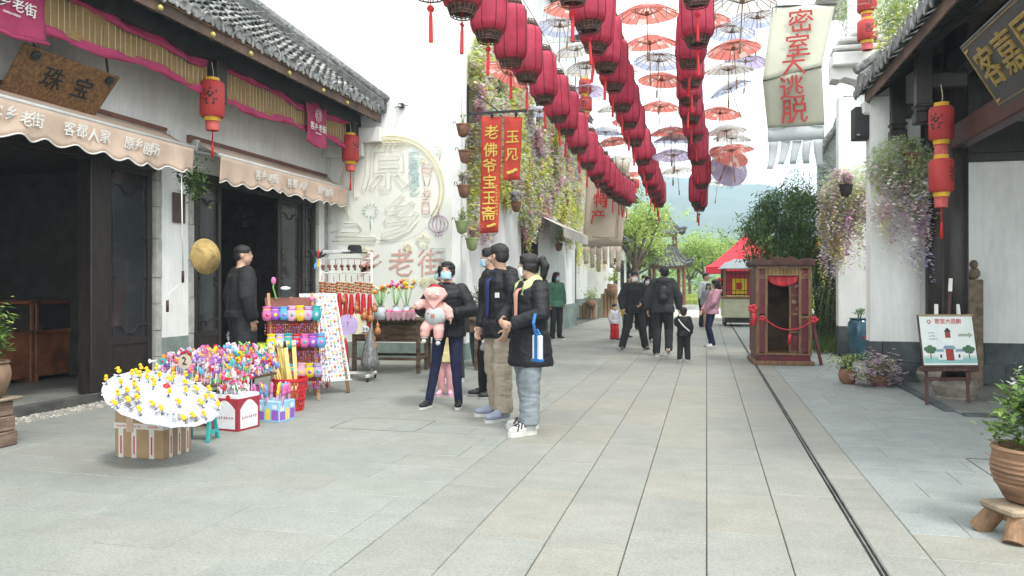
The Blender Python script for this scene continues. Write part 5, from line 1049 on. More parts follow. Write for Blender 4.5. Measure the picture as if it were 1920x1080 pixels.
# ================================================================ STALL GOODS ON THE LEFT
rg = random.Random(44)
def cm(n, c=None, rough=.55, **k): return M(n, c, rough, .08, **k)
card = cm('brown_cardboard', (.36, .24, .14), .85, bump=.15); tape = cm('parcel_tape', (.66, .62, .58), .3)
pinkp = cm('pink_plastic', (.75, .16, .4), .35); bluep = cm('blue_plastic', (.12, .42, .75), .35); yelp = cm('yellow_plush', (.85, .6, .02), .8); purp = cm('purple_plastic', (.3, .1, .5), .4)
whp = cm('white_paper', (.74, .75, .77), .75); redp = cm('red_plastic', (.55, .02, .03), .35); orap = cm('orange_plush', (.8, .3, .03), .7); turq = cm('turquoise_plastic', (.04, .38, .38), .4); lilp = cm('lilac_cloth', (.55, .42, .72), .8); pkc = cm('pink_cloth', (.78, .42, .56), .8)
greenp = cm('green_plush', (.2, .5, .12), .8); crm = cm('cream_cloth', (.72, .66, .45), .8); pale = cm('pale_pink', (.8, .62, .66), .7)
toys = [pinkp, bluep, yelp, purp, whp, redp, orap, turq, lilp, pkc, greenp, pale]
bx = empty('cardboard_box', (-4.29, 5.30, 0), 0, 'brown cardboard carton banded with white and red tape under the paper parasol', 'box')
b = B(); b.box(-.22, .22, -.17, .17, 0, .42); b.obj('carton', card, bx, bevel=.004)
b = B(); b.box(-.2235, .2235, -.1735, .1735, .225, .27); b.obj('tape_band', tape, bx)
for i, (x, y, side) in enumerate([(-.16, 0, 0), (-.04, 0, 0), (.12, 0, 0), (0, -.08, 1), (0, .02, 1), (0, .12, 1)]):
    b = B(); z0, z1 = .0, .225
    if side == 0: b.box(x-.022, x+.022, -.1738, -.17, z0, z1); b2 = B(); b2.box(x-.005, x+.008, -.1745, -.1738, .03, .17)
    else: b.box(.22, .2238, y-.018, y+.018, z0, z1); b2 = B(); b2.box(.2238, .2245, y-.005, y+.006, .03, .17)
    b.obj('tape_strip', tape, bx); b2.obj('tape_print', redp, bx)
b = B()
for x in (-.16, -.02, .13): ticks(b, (x, -.1745, .247), (1, 0, 0), (0, 0, 1), 5, .015, seed=5)
for y in (-.09, .08): ticks(b, (.2245, y, .247), (0, 1, 0), (0, 0, 1), 5, .015, seed=6)
b.obj('tape_lettering', redp, bx)
for x in (-.15, -.03, .09): b = B(); b.box(x-.02, x+.02, -.1738, -.17, .34, .42); b.obj('tape_strip', tape, bx)
b = B(); b.box(-.11, -.045, -.176, -.17, .20, .375); b.obj('shipping_label', cm('kraft_label', (.52, .38, .28)), bx)
# parasol lying tilted on the box
rad = .425; uc = P(312, 726, D=5.85); uc = Vector((uc.x, uc.y, uc.z))
pr_ = empty('open_paper_parasol', uc, 0, 'open white paper parasol lying tilted on the cardboard box, covered with yellow clips', 'parasol')
ax = Vector((.437, -.142, 1)).normalized(); RU = ax.to_track_quat('Z', 'X').to_matrix(); hU = .085
def onU(r_, a, lift=0): return RU @ Vector((rad*r_*math.cos(a), rad*r_*math.sin(a), -hU*(r_**1.15)+lift))
b = B(); n = 30; vs = [onU(q, 2*math.pi*j/n, -(.012*q if j % 2 else 0)) for q in (.02, .25, .5, .75, 1) for j in range(n)]; b.add(vs, [(i*n+j, i*n+(j+1) % n, (i+1)*n+(j+1) % n, (i+1)*n+j) for i in range(4) for j in range(n)])
b.obj('canopy', M('parasol_white_paper', (.52, .52, .58), .6, .05, trans=.25), pr_, solid=.002)
b = B(); [b.tube([onU(.06, 2*math.pi*j/30, .004), onU(.55, 2*math.pi*j/30, .004), onU(1.02, 2*math.pi*j/30, .002)], .005, 4) for j in range(0, 30, 2)]; b.obj('ribs', whp, pr_)
b = B(); b.lathe([(.028, -.02), (.03, .01), (.012, .03), (0, .035)], 12, R_=RU); b.obj('cap', redp, pr_)
b = B()
fa = math.degrees(math.atan2((RU.transposed() @ Vector((.63, -.78, 0))).y, (RU.transposed() @ Vector((.63, -.78, 0))).x))
for da, rr_, s_, n_ in ((-48, .70, .055, 3), (-42, .84, .045, 3), (8, .74, .03, 5), (28, .86, .035, 5)):
    a_ = R(fa+da); c_ = onU(rr_, a_, .014); tg = RU @ Vector((-math.sin(a_), math.cos(a_), 0)); rd = RU @ Vector((-math.cos(a_), -math.sin(a_), .2)); ticks(b, c_, tg, rd, n_, s_, seed=int(da+99))
b.obj('ink_characters', cm('grey_ink', (.12, .12, .14)), pr_)
b = B(); b.tube([RU @ Vector((0, 0, -.02)), RU @ Vector((0, 0, -.3))], .008, 6); b.obj('handle', ubrown, pr_)
dk = None; spots = []
while len(spots) < 40:
    a, r_ = rg.uniform(0, 6.283), math.sqrt(rg.uniform(.03, .95))
    q = onU(r_, a)
    if all((q-s).length > .062 for s in spots): spots.append(q)
for i, q in enumerate(spots):
    if dk is None:
        dk = empty('duck_clip', (0, 0, 0), 0, 'tiny yellow duck clip wobbling on a spring on the white paper parasol', 'hair clip', 'yellow duck clips'); b = B(); b.ell((0, 0, .035), (.013, .016, .013), 10); b.ell((0, -.006, .054), (.011, .011, .011), 10); b.obj('duck', yelp, dk, smooth=True); b = B(); b.lathe([(.006, 0), (0, .012)], 6, (0, -.017, .052), R_=Euler((R(90), 0, 0)).to_matrix()); b.obj('beak', orap, dk); b = B(); b.tube([(0, 0, 0), (.003, 0, .008), (-.003, 0, .022)], .002, 4); b.box(-.003, .003, -.011, .011, 0, .003); b.obj('spring_clip', blk, dk); o = dk
    else: o = dup(dk)
    o.location = uc+q+Vector((0, 0, .002)); o.rotation_euler = (rg.uniform(-.2, .5), rg.uniform(-.3, .3), rg.uniform(-1, 1)); o.scale = (1.2,)*3
# coloured trinkets heaped behind the parasol
def heap(x0, x1, y0, y1, z0, h, n, name, label, cat, mats, seed, sticks=True, s=1.0):
    rr = random.Random(seed); r = empty(name, ((x0+x1)/2, (y0+y1)/2, z0), 0, label, cat); b = B(); st2 = B()
    for i in range(n):
        x, y = rr.uniform(x0, x1), rr.uniform(y0, y1); e = 1-((x-(x0+x1)/2)/(x1-x0)*1.6)**2*.6; z = z0+h*rr.uniform(.08, 1)*max(.3, e); q = Vector((x, y, z)); m = rr.randrange(len(mats)); k = rr.randrange(4)
        if sticks: st2.tube([(x+rr.gauss(0, .02), y+rr.gauss(0, .02), z0), q], .003, 4)
        if k == 0: b.ell(q, (.018*s, .018*s, .02*s), 8, m); b.ell(q+Vector((.012, -.008, .016))*s, .01*s, 6, rr.randrange(len(mats))); b.ell(q+Vector((-.012, -.008, .016))*s, .01*s, 6, m)
        elif k == 1:
            for j in range(5): a = j*1.257; b.ell(q+Vector((math.cos(a)*.015, -.004, math.sin(a)*.015))*s, (.012*s, .006*s, .012*s), 6, m)
            b.ell(q+Vector((0, -.01, 0)), .009*s, 6, rr.randrange(len(mats)))
        elif k == 2:
            for sx in (-1, 1): b.add([q, q+Vector((sx*.03, -.005, .018))*s, q+Vector((sx*.036, -.01, 0))*s, q+Vector((sx*.028, -.006, -.018))*s], [(0, 1, 2, 3)], m)
            b.ell(q, .008*s, 6, m)
        else: d = Vector((rr.gauss(0, .4), rr.gauss(0, .4), 1)).normalized(); b.tube([q-d*.02*s, q, q+d*.03*s], [.011*s, .014*s, .006*s], 7, m)
    o = b.obj('trinkets', mats, r, w=True); o['kind'] = 'stuff'
    if sticks: o = st2.obj('trinket_sticks', whp, r, w=True); o['kind'] = 'stuff'
    return r
fold = empty('folding_goods_table', (-4.7, 6.9, 0), 0, 'low dark folding table carrying the heap of hair ornaments', 'table')
b = B(); b.box(-5.12, -4.42, 6.25, 7.35, .40, .43); b.obj('tabletop', cm('low_table_brown', (.12, .08, .05)), fold, w=True, bevel=.005)
for x in (-5.05, -4.48):
    for y in (6.3, 7.35): b = B(); b.tube([(x, y, 0), (x, y, .4)], .012, 8); b.obj('leg', stl, fold, w=True)
heap(-5.1, -4.4, 6.25, 7.35, .43, .30, 620, 'hair_ornament_heap', 'heap of colourful hair ornaments, bows and toy picks behind the paper parasol', 'ornaments', toys, 1, s=1.35)
heap(-4.85, -4.4, 5.75, 6.15, .33, .17, 120, 'red_berry_picks', 'bundle of red and white flower picks beside the parasol rim', 'ornaments', [redp, whp, pinkp, pale, turq], 2)
q = P(583, 575, D=7.6)
fl = empty('feather_windmill', P(392, 668, D=6.9), 0, 'purple and pink tinsel ornament sticking out of the heap', 'ornament'); b = B()
for i in range(60): a = rg.uniform(0, 6.28); d = Vector((math.cos(a), -.3, math.sin(a)))*rg.uniform(.05, .1); b.add([(0, 0, 0), d+Vector((.006, 0, .006)), d*.9], [(0, 1, 2)], i % 2)
b.tube([(0, 0, 0), (.02, .03, -.2)], .003, 4, 0); b.obj('tinsel', [purp, pinkp], fl)
fan2 = empty('price_fan', P(347, 678, D=6.9), 0, 'round beige paper fan hand-lettered with a price standing behind the parasol', 'sign'); b = B(); b.lathe([(0, 0), (.066, 0), (.066, .006), (0, .006)], 24, R_=Euler((R(90), 0, 0)).to_matrix()); b.obj('fan_disc', cm('kraft_fan', (.55, .46, .36)), fan2); b = B(); b.text('2', .1, basis((0, -.009, .005), (1, 0, 0), (0, 0, 1)), 0, .01); b.obj('lettering', ltr_b, fan2); b = B(); b.tube([(0, .003, -.06), (0, .003, -.28)], .004, 5); b.obj('handle', ubrown, fan2)
heap(-4.42, -4.18, 6.3, 6.56, .34, .2, 70, 'pick_bundle', 'fan of red, white and green picks standing on the white and red carton', 'ornaments', [redp, whp, pinkp, greenp, pale], 9, s=1.2)
for x_, y_, c__, w__ in ((-4.62, 6.75, whp, 'white'), (-4.68, 7.1, pinkp, 'pink'), (-4.8, 6.45, card, 'brown')):
    b = B(); b.box(-.14, .14, -.13, .13, 0, .3); b.box(-.12, .12, -.132, -.13, .05, .2); o = b.xf(Matrix.Translation((x_, y_, 0))).obj('storage_carton', c__, at=(x_, y_, 0), bevel=.006); tag(o, 'small %s carton stored under the low ornament table' % w__, 'box')
# teal plastic stool, red and white carton, bubble wand box
sto = empty('plastic_stool', (-4.28, 5.86, 0), .2, 'small teal plastic folding stool between the cartons', 'stool'); b = B(); b.box(-.14, .14, -.11, .11, .2, .23); b.obj('seat', turq, sto, bevel=.01)
for sx in (-1, 1):
    for sy in (-1, 1): b = B(); b.bar((sx*.12, sy*.1, 0), (sx*.11, sy*.05, .2), .035, .022); b.obj('leg', turq, sto, bevel=.005)
    b = B(); b.box(sx*.12-.01, sx*.12+.01, -.08, .08, .06, .09); b.obj('brace', turq, sto)
c2 = empty('white_red_carton', (-4.30, 6.43, 0), -.12, 'white and red printed carton with arched panels holding picks', 'box'); b = B(); b.box(-.15, .15, -.15, .15, 0, .33); b.obj('carton', whp, c2, bevel=.003); b = B()
for yy_ in (-1, 1): 
    pts = [(-.12, -.1525, .02), (-.12, -.1525, .2)]+[(-.12+.24*i/10, -.1525, .2+.08*math.sin(math.pi*i/10)) for i in range(1, 10)]+[(.12, -.1525, .2), (.12, -.1525, .02)]
b.box(-.151, .151, -.1515, -.15, .0, .3); b.box(.15, .1515, -.15, .15, 0, .3); b.obj('red_panel', cm('carton_red', (.35, .03, .05)), c2)
b = B(); b.poly(pts, (0, -.0015, 0)); b.poly([(.1525, p[0], p[2]) for p in pts], (.0015, 0, 0)); b.obj('arched_panel', whp, c2); b = B(); ticks(b, (0, -.155, .12), (1, 0, 0), (0, 0, 1), 7, .024, seed=4); ticks(b, (.155, 0, .12), (0, 1, 0), (0, 0, 1), 7, .024, seed=4); b.obj('lettering', cm('carton_red'), c2)
b = B(); b.lathe([(0, 0), (.025, 0), (.025, .002), (0, .002)], 14, (.04, -.152, .31), R_=Euler((R(90), 0, 0)).to_matrix()); b.obj('print_dot', redp, c2)
c3 = empty('bubble_wand_box', (-4.18, 6.92, 0), -.1, 'light blue display box printed with purple panels holding bubble wands', 'box'); b = B(); b.box(-.14, .14, -.13, .13, 0, .2); b.obj('box', cm('sky_card', (.3, .55, .72)), c3, bevel=.003); b = B()
for (x0, x1, z0, z1, m) in ((-.13, -.04, .02, .1, 0), (.05, .13, .02, .12, 0), (-.02, .025, .02, .13, 1), (-.12, -.06, .11, .16, 2), (.06, .11, .13, .17, 2)): b.box(x0, x1, -.1315, -.13, z0, z1, m); b.box(.14, .1415, x0*.9, x1*.9, z0, z1, m)
b.obj('printed_panels', [purp, yelp, whp], c3)
for i in range(15):
    x, y = -.11+.055*(i % 5), -.09+.08*(i//5); o = empty('bubble_wand', c3.location+Vector((x, y, .06)), 0, 'see-through %s bubble wand standing in the light blue box' % ('pink', 'blue', 'yellow')[i % 3] if False else 'thin bubble wand with %s cap standing in the light blue box' % (['pink', 'blue', 'pink', 'yellow'][i % 4]), 'toy', 'bubble wands'); o.rotation_euler = (rg.uniform(-.2, .25), rg.uniform(-.3, .3)+(x*1.6), 0)
    b = B(); b.lathe([(.013, 0), (.014, .2), (.008, .215)], 10); b.obj('tube', cm('clear_pink', (.75, .5, .68), .25, trans=.4), o, smooth=True); b = B(); b.lathe([(.015, .2), (.018, .23), (.012, .26), (.017, .285), (.01, .31), (0, .32)], 10); b.obj('cap', [pinkp, bluep, pinkp, yelp][i % 4], o, smooth=True)
# red basket with yellow balloon swords
bk = empty('red_basket', (-4.36, 7.50, 0), 0, 'red plastic lattice basket packed with long yellow toy sticks', 'basket'); b = B(); b.lathe([(0, 0), (.145, 0), (.15, .035), (.147, .04)], 28, cap=False); b.lathe([(.182, .31), (.2, .32), (.2, .35), (.185, .352), (.182, .33)], 28, cap=False)
for i in range(28):
    a = 2*math.pi*i/28
    for sgn in (-1, 1): b.tube([((.147+.035*t)*math.cos(a+sgn*.45*t), (.147+.035*t)*math.sin(a+sgn*.45*t), .035+.28*t) for t in (0, .5, 1)], .006, 4)
for k in (.1, .2): b.tube([((.15+.11*k)*math.cos(R(12*i)), (.15+.11*k)*math.sin(R(12*i)), .035+k*.95) for i in range(31)], .005, 4, cap=False)
b.obj('basket', redp, bk)
for i in range(26):
    a, r_ = rg.uniform(0, 6.28), .13*math.sqrt(rg.random()); o = empty('toy_stick', bk.location+Vector((r_*math.cos(a)*.7, r_*math.sin(a)*.7, .02)), 0, 'long %s toy stick leaning out of the red basket' % ('yellow' if i % 9 else 'black tipped'), 'toy', 'toy sticks in the red basket'); o.rotation_euler = (rg.uniform(-.12, .12), rg.uniform(-.5, -.05), 0)
    b = B(); b.tube([(0, 0, 0), (0, 0, .72)], .014, 8); b.obj('stick', cm('pale_yellow_foam', (.78, .6, .2), .5), o, smooth=True); b = B(); b.tube([(0, 0, .18), (0, 0, .24)], .0155, 8); b.tube([(0, 0, .66), (0, 0, .73)], .0155, 8); b.obj('band', [crm, blk][0 if i % 9 else 1], o, smooth=True)
# easel boards
def tilt_frame(o, px0, px1, ytop, ybot, D):
    return P(px0, ytop, D=D), P(px1, ytop, D=D), P(px0, ybot, D=D), P(px1, ybot, D=D)
pe = empty('pouch_rack', (-4.60, 8.05, 0), R(34), 'leaning wooden rack hung with three rows of bright drawstring pouches and bead tassels', 'rack')
wd = cm('light_pine', (.42, .24, .12), .6)
def lean(y): return y
for x in (-.24, .26): b = B(); b.bar((x, .02, 0), (x-.05, .32, 1.25), .035, .03); b.obj('leg', wd, pe, bevel=.003)
b = B(); b.bar((0, .75, 0), (-.03, .33, 1.2), .03, .03); b.obj('rear_leg', wd, pe)
b = B(); b.poly([(-.27, .06, .22), (.3, .06, .22), (.25, .32, 1.2), (-.33, .32, 1.2)], (0, .012, 0)); b.obj('board', M('rack_board', (.22, .08, .06), .8), pe)
pc = [pinkp, lilp, bluep, redp, yelp, purp, turq, pkc]; k = 0
for row, z in enumerate((1.02, .70, .36)):
    n = (7, 7, 6)[row]
    for i in range(n):
        y = .30-(1.15-z)*.26-.05; x = -.31+row*.045+i*.093; m = pc[(k*5+row) % 8]; k += 1
        o = empty('drawstring_pouch', pe.matrix_basis @ Vector((x, y-.03, z)), R(34), '%s ruffled pouch, %s in the %s row of the rack' % ({'pink_plastic': 'hot pink', 'lilac_cloth': 'lilac', 'blue_plastic': 'blue', 'red_plastic': 'red', 'yellow_plush': 'yellow', 'purple_plastic': 'purple', 'turquoise_plastic': 'turquoise', 'pink_cloth': 'soft pink'}[m.name], ('first', 'second', 'third', 'fourth', 'fifth', 'sixth', 'seventh')[i], ('top', 'middle', 'bottom')[row]), 'pouch', 'drawstring pouches')
        b = B(); b.lathe([(0, -.09), (.045, -.085), (.066, -.04), (.064, .01), (.045, .04), (.052, .065), (.06, .075), (.05, .078)], 20, lobe=.12, lobes=10, cap=False); b.obj('pouch', m, o, smooth=True); o.scale = (.92, .6, rg.uniform(.95, 1.15)); o.rotation_euler.y = rg.uniform(-.1, .1); b = B(); b.tube([(.047*math.cos(R(30*j)), .047*math.sin(R(30*j)), .04) for j in range(13)], .005, 4, cap=False); b.obj('drawstring', pc[(k*3+1) % 8], o); b = B(); b.ell((0, -.064, -.02), (.022, .006, .022), 8, 0); b.ell((.012, -.068, -.01), (.008, .004, .008), 6, 1); b.obj('motif', [pc[(k+2) % 8], whp], o)
    b = B()
    for i in range(26):
        x = -.33+row*.045+i*.025; y = .26-(1.15-z)*.26-.03; zz = z-.12; L_ = rg.uniform(.08, .15); b.tube([(x, y, zz+.02), (x, y-.01, zz-L_)], .003, 4, 0)
        for j in range(4): b.ell((x+rg.uniform(-.004, .004), y-.01, zz-L_*j/4-.02), (.008, .008, .012), 6, rg.randrange(4))
    o = b.obj('bead_fringe', [cm('dark_red_bead', (.18, .02, .03), .4), gold, purp, redp], pe); o['kind'] = 'stuff'
b = B(); b.tube([(-.2, .3, 1.18), (-.24, .25, 1.32), (-.23, .24, 1.38)], .01, 6, 1); b.ell((-.235, .24, 1.4), (.03, .02, .045), 8, 0); b.ell((-.10, .24, 1.31), (.06, .015, .022), 8, 2); b.ell((.2, .2, 1.18), (.03, .03, .03), 8, 0); tag(b.xf(Matrix.Translation(pe.location) @ Matrix.Rotation(R(34), 4, 'Z')).obj('wrapped_rose', [pinkp, greenp, whp], None, at=pe.matrix_basis @ Vector((-.2, .3, 1.18))), 'cellophane wrapped pink rose stuck on top of the pouch rack', 'toy flower')
pb = empty('hair_clip_board', (-4.50, 8.72, 0), R(48), 'leaning white board crowded with small hair clips on wooden legs', 'display board')
for x in (-.2, .22): b = B(); b.tube([(x, -.02, 0), (x-.05, .34, 1.2)], .022, 8); b.obj('leg', wd, pb, smooth=True)
for x in (-.15, .18): b = B(); b.tube([(x, .62, 0), (x-.03, .34, 1.18)], .018, 8); b.obj('rear_leg', wd, pb, smooth=True)
b = B(); b.poly([(-.22, .02, .17), (.26, .02, .17), (.19, .33, 1.24), (-.29, .33, 1.24)], (0, .01, 0)); b.obj('board', whp, pb)
b = B(); b.bar((-.235, .005, .16), (.275, .005, .16), .02, .012); b.obj('board_edge', whp, pb)
for r_ in range(20):
    for c_ in range(10):
        t = (r_+.5)/20; z = .2+t*1.02; y = .02+.31*(z-.17)/1.07-.012; x = -.2-.07*t+c_*.047+rg.uniform(-.008, .008); z += rg.uniform(-.01, .01)
        k = rg.randrange(3); key = ('clip', k, (r_*3+c_) % 5)
        if key not in TX:
            b = B()
            if k == 0: [b.ell((.009*math.cos(a), 0, .009*math.sin(a)), (.008, .005, .008), 6, 0) for a in (0, 1.26, 2.5, 3.77, 5)]; b.ell((0, -.004, 0), .005, 6, 1)
            elif k == 1: b.ell((0, 0, 0), (.014, .006, .012), 8, 0); b.ell((-.009, 0, .01), (.005, .004, .005), 6, 0); b.ell((.009, 0, .01), (.005, .004, .005), 6, 0)
            else: b.poly([(-.016, 0, .009), (0, 0, .002), (.016, 0, .009), (.016, 0, -.009), (0, 0, -.002), (-.016, 0, -.009)], (0, -.006, 0), 0)
            b.box(-.012, .012, .003, .008, -.022, .002, 2)
            o = b.obj('hair_clip', [[pale, yelp, redp, turq, pkc][key[2]], [whp, redp, yelp, whp, bluep][key[2]], whp], pb); TX[key] = o.data
        else: o = bpy.data.objects.new('hair_clip', TX[key]); COL.objects.link(o); o.parent = pb
        o.location = (x, y, z); o.rotation_euler = (R(-16), rg.uniform(-.4, .4), 0)
# wheeled knot rack
kr = empty('hanging_knot_rack', (-4.95, 10.05, 0), R(12), 'white wheeled rack hung with red knots, gourds, fans and dusters, black hat on top', 'rack')
for x in (-.36, .36):
    b = B(); b.tube([(x, 0, .09), (x, 0, 1.80)], .014, 8); b.obj('post', ltr_w, kr, smooth=True); b = B(); b.box(x-.02, x+.02, -.28, .28, .065, .105); b.obj('foot', ltr_w, kr, bevel=.005)
    for y in (-.25, .25): b = B(); b.lathe([(0, -.012), (.03, -.012), (.033, 0), (.03, .012), (0, .012)], 14, (x, y, .034), R_=Euler((0, R(90), 0)).to_matrix()); b.box(x-.016, x+.016, y-.012, y+.012, .04, .07); b.obj('castor', blk, kr)
b = B()
for z in (.66, 1.08, 1.52, 1.72, 1.80): b.tube([(-.36, 0, z), (.36, 0, z)], .01, 6)
b.box(-.38, .38, -.02, .02, .09, .12); b.obj('rail', ltr_w, kr, smooth=False)
def hung(fn, x, y, z, label, cat, grp, name):
    o = empty(name, kr.matrix_basis @ Vector((x, y, z)), R(12), label, cat, grp); fn(o); o.scale = (1.75,)*3 if name == 'knot_charm' else ((1.4,)*3 if name == 'carved_charm' else (1, 1, 1))
def knot(o, m2=gold):
    b = B(); b.tube([(0, 0, 0), (0, 0, -.05)], .003, 4, 0)
    for i in range(4):
        for j in range(3): b.ell(((j-1)*.017, 0, -.07-i*.022), (.01, .007, .011), 6, 1 if (i+j) % 3 else 0)
    b.obj('knot', [tas, m2], o); b = B(); b.tube([(0, 0, -.15), (0, 0, -.18), (0, 0, -.34)], [.012, .018, .024], 8); b.obj('tassel', tas, o)
for i in range(9): hung(knot, -.34+i*.085, -.03-.02*(i % 2), 1.50-.01*(i % 3), '%s red and gold knot charm from the left on the middle rail' % ordn[i].replace('nearest', 'first'), 'charm', 'knot charms on the rack', 'knot_charm')
for i in range(10): hung(knot, -.35+i*.075, -.05, 1.07, '%s small red charm from the left on the lower rail' % ordn[i].replace('nearest', 'first'), 'charm', 'knot charms on the rack', 'red_charm')
for i in range(8): hung(lambda o: (lambda b: (b.tube([(0, 0, 0), (0, 0, -.05)], .003, 4, 1), b.ell((0, 0, -.07), (.022, .015, .02), 8, 0), b.ell((.006, 0, -.1), (.014, .01, .014), 8, 0), b.obj('carving', [cm('brown_carving', (.2, .08, .04), .4), tas], o)))(B()), -.33+i*.09, -.02, 1.71, '%s small brown carved charm from the left on the upper rail' % ordn[i].replace('nearest', 'first'), 'charm', 'carved charms on the rack', 'carved_charm')
gm = cm('gourd_skin', (.42, .17, .06), .3)
def gourd(o, s=1):
    b = B(); b.lathe([(0, -.13*s), (.03*s, -.125*s), (.042*s, -.09*s), (.03*s, -.055*s), (.016*s, -.04*s), (.024*s, -.02*s), (.018*s, .0), (.005*s, .012*s), (.003*s, .05*s)], 14, cap=False); b.obj('gourd', gm, o, smooth=True); b = B(); b.tube([(0, 0, .05*s), (0, 0, .12)], .003, 4); b.obj('cord', tas, o)
for i, (x, z, s) in enumerate(((.16, 1.1, 1), (.27, 1.02, 1.3), (.36, .98, 1.2), (.42, 1.1, 1.1), (.33, .74, 1.4), (.40, .62, 1.5), (.46, .8, 1.2), (-.02, 1.2, .9))): hung(lambda o: gourd(o, s), x, -.06, z, 'glossy brown gourd, %s from the top left of the rack side' % ordn[i].replace('nearest', 'first'), 'gourd', 'gourds on the rack', 'gourd')
for i, (x, z, m, w) in enumerate(((-.14, .80, pkc, 'pink'), (.04, .79, lilp, 'lilac'), (.16, .80, crm, 'cream'))):
    def fan(o): b = B(); b.lathe([(0, 0), (.145, 0), (.145, .006), (0, .006)], 28, R_=Euler((R(90), 0, 0)).to_matrix()); b.obj('fan_disc', m, o); b = B(); b.tube([(.0, 0, .12), (0, 0, .3)], .008, 6); b.obj('handle', wd, o); b = B(); b.tube([(-.02, -.009, .03), (.0, -.009, .045), (.02, -.009, .025), (0, -.009, 0), (.0, -.009, -.03)], .004, 4); b.obj('painted_mark', cm('fan_mark', (.35, .2, .45)), o)
    hung(fan, x, -.07-.012*(i == 1), z, 'round %s silk fan hanging handle-up on the wheeled rack' % w, 'fan', 'round fans', 'round_fan')
for i, x in enumerate((-.22, .0)): hung(lambda o: (lambda b: (b.lathe([(.01, -.02), (.035, -.12), (.05, -.35), (.03, -.52), (.01, -.54)], 12, lobe=.2, lobes=6), b.obj('duster', [tas], o, smooth=True)))(B()), x, -.05, .62, 'red folded cloth streamer hanging low on the rack, %s one' % ('left', 'right')[i], 'streamer', 'red streamers', 'cloth_streamer')
hung(lambda o: (lambda b: (b.lathe([(.02, 0), (.05, -.1), (.13, -.42), (.14, -.5), (.1, -.56), (0, -.57)], 20, lobe=.08, lobes=18, cap=False), b.obj('duster', M('translucent_grey_bag', (.3, .3, .3), .25, .4, 12, stretch=(6, 6, .6)), o, smooth=True)))(B()), .36, -.1, .74, 'grey clear-wrapped bundle of fans hanging at the right end of the rack', 'bundle', None, 'wrapped_bundle')
hung(lambda o: (lambda b: ([b.add([(0, -.01, 0), (.055*math.cos(a), -.01, .055*math.sin(a)), (.04*math.cos(a+.26), -.01, .04*math.sin(a+.26))], [(0, 1, 2)]) for a in [i*.5236 for i in range(12)]], b.lathe([(0, 0), (.045, 0), (.045, .004), (0, .004)], 16, R_=Euler((R(90), 0, 0)).to_matrix()), b.obj('burst_card', whp, o), (lambda b2: (ticks(b2, (0, -.014, 0), (1, 0, 0), (0, 0, 1), 2, .035, seed=8), b2.obj('lettering', ltr_b, o)))(B())))(B()), .33, -.24, .74, 'white starburst price card clipped to the wheeled rack', 'price card', None, 'price_card')
hat = empty('black_hat', kr.matrix_basis @ Vector((.12, 0, 1.80)), R(12), 'black wide-brimmed felt hat perched on top of the wheeled rack', 'hat'); b = B(); b.lathe([(.19, .005), (.17, 0), (.1, .01), (.095, .08), (.08, .11), (.03, .1), (0, .095)], 24, cap=False); b.obj('felt', cm('black_felt', (.015, .014, .016), .9), hat, smooth=True, solid=.004)
tr_ = empty('clear_wrap_tray', kr.matrix_basis @ Vector((-.1, 0, 1.79)), R(12), 'clear plastic tray beside the hat on top of the rack', 'tray'); b = B(); b.box(-.22, .18, -.1, .1, 0, .05); b.obj('tray', M('clear_plastic', (.6, .62, .62), .2, alpha=.6), tr_, bevel=.01)
pin = empty('feather_pinwheel', kr.matrix_basis @ Vector((-.4, -.02, 1.72)), R(12), 'pinwheel of black, red and blue feathers at the left top of the rack', 'toy'); b = B()
for a, m, L_ in ((130, 0, .19), (60, 0, .17), (85, 1, .14), (110, 0, .15), (250, 2, .16), (270, 3, .13), (30, 0, .15)):
    d = Vector((math.cos(R(a)), 0, math.sin(R(a)))); s_ = Vector((-d.z, 0, d.x))*.022; b.add([(0, 0, 0), d*L_*.5+s_, d*L_, d*L_*.6-s_], [(0, 1, 2, 3)], m)
b.obj('feather', [blk, redp, bluep, yelp], pin, solid=.003)
# table with vases
tw = M('weathered_table_wood', (.14, .09, .055), .75, .35, 4, .4, 40, stretch=(1, 5, 5))
tbx = empty('old_wooden_table', (-4.85, 11.35, 0), R(8), 'old dark wooden table with drawers in front of the mural', 'table')
b = B(); b.box(-.5, .6, -.42, .42, .78, .83); b.obj('tabletop', tw, tbx, bevel=.008); b = B(); b.box(-.46, .56, -.38, .38, .48, .78); b.obj('apron', tw, tbx, bevel=.005)
for x in (-.45, .55):
    for y in (-.37, .37): b = B(); b.bar((x, y, 0), (x, y, .78), .06, .06); b.obj('leg', tw, tbx, bevel=.006)
b = B(); b.box(-.42, .52, -.4, -.36, .2, .24); b.box(.53, .57, -.34, .34, .2, .24); b.box(-.42, .52, .36, .4, .2, .24); b.obj('stretcher', tw, tbx, bevel=.005)
for x in (-.2, .3): b = B(); b.box(x-.22, x+.22, -.392, -.38, .52, .74); b.ell((x, -.4, .63), .015, 8); b.obj('drawer', tw, tbx, bevel=.004)
tb3 = empty('old_wooden_table', (-3.98, 12.0, 0), R(8), 'second weathered table behind, half hidden by the bending woman', 'table'); b = B(); b.box(-.45, .45, -.4, .4, .78, .83); b.obj('tabletop', tw, tb3, bevel=.008); b = B(); b.box(-.41, .41, -.36, .36, .6, .78); b.obj('apron', tw, tb3)
for x in (-.4, .4):
    for y in (-.35, .35): b = B(); b.bar((x, y, 0), (x, y, .78), .055, .055); b.obj('leg', tw, tb3, bevel=.006)
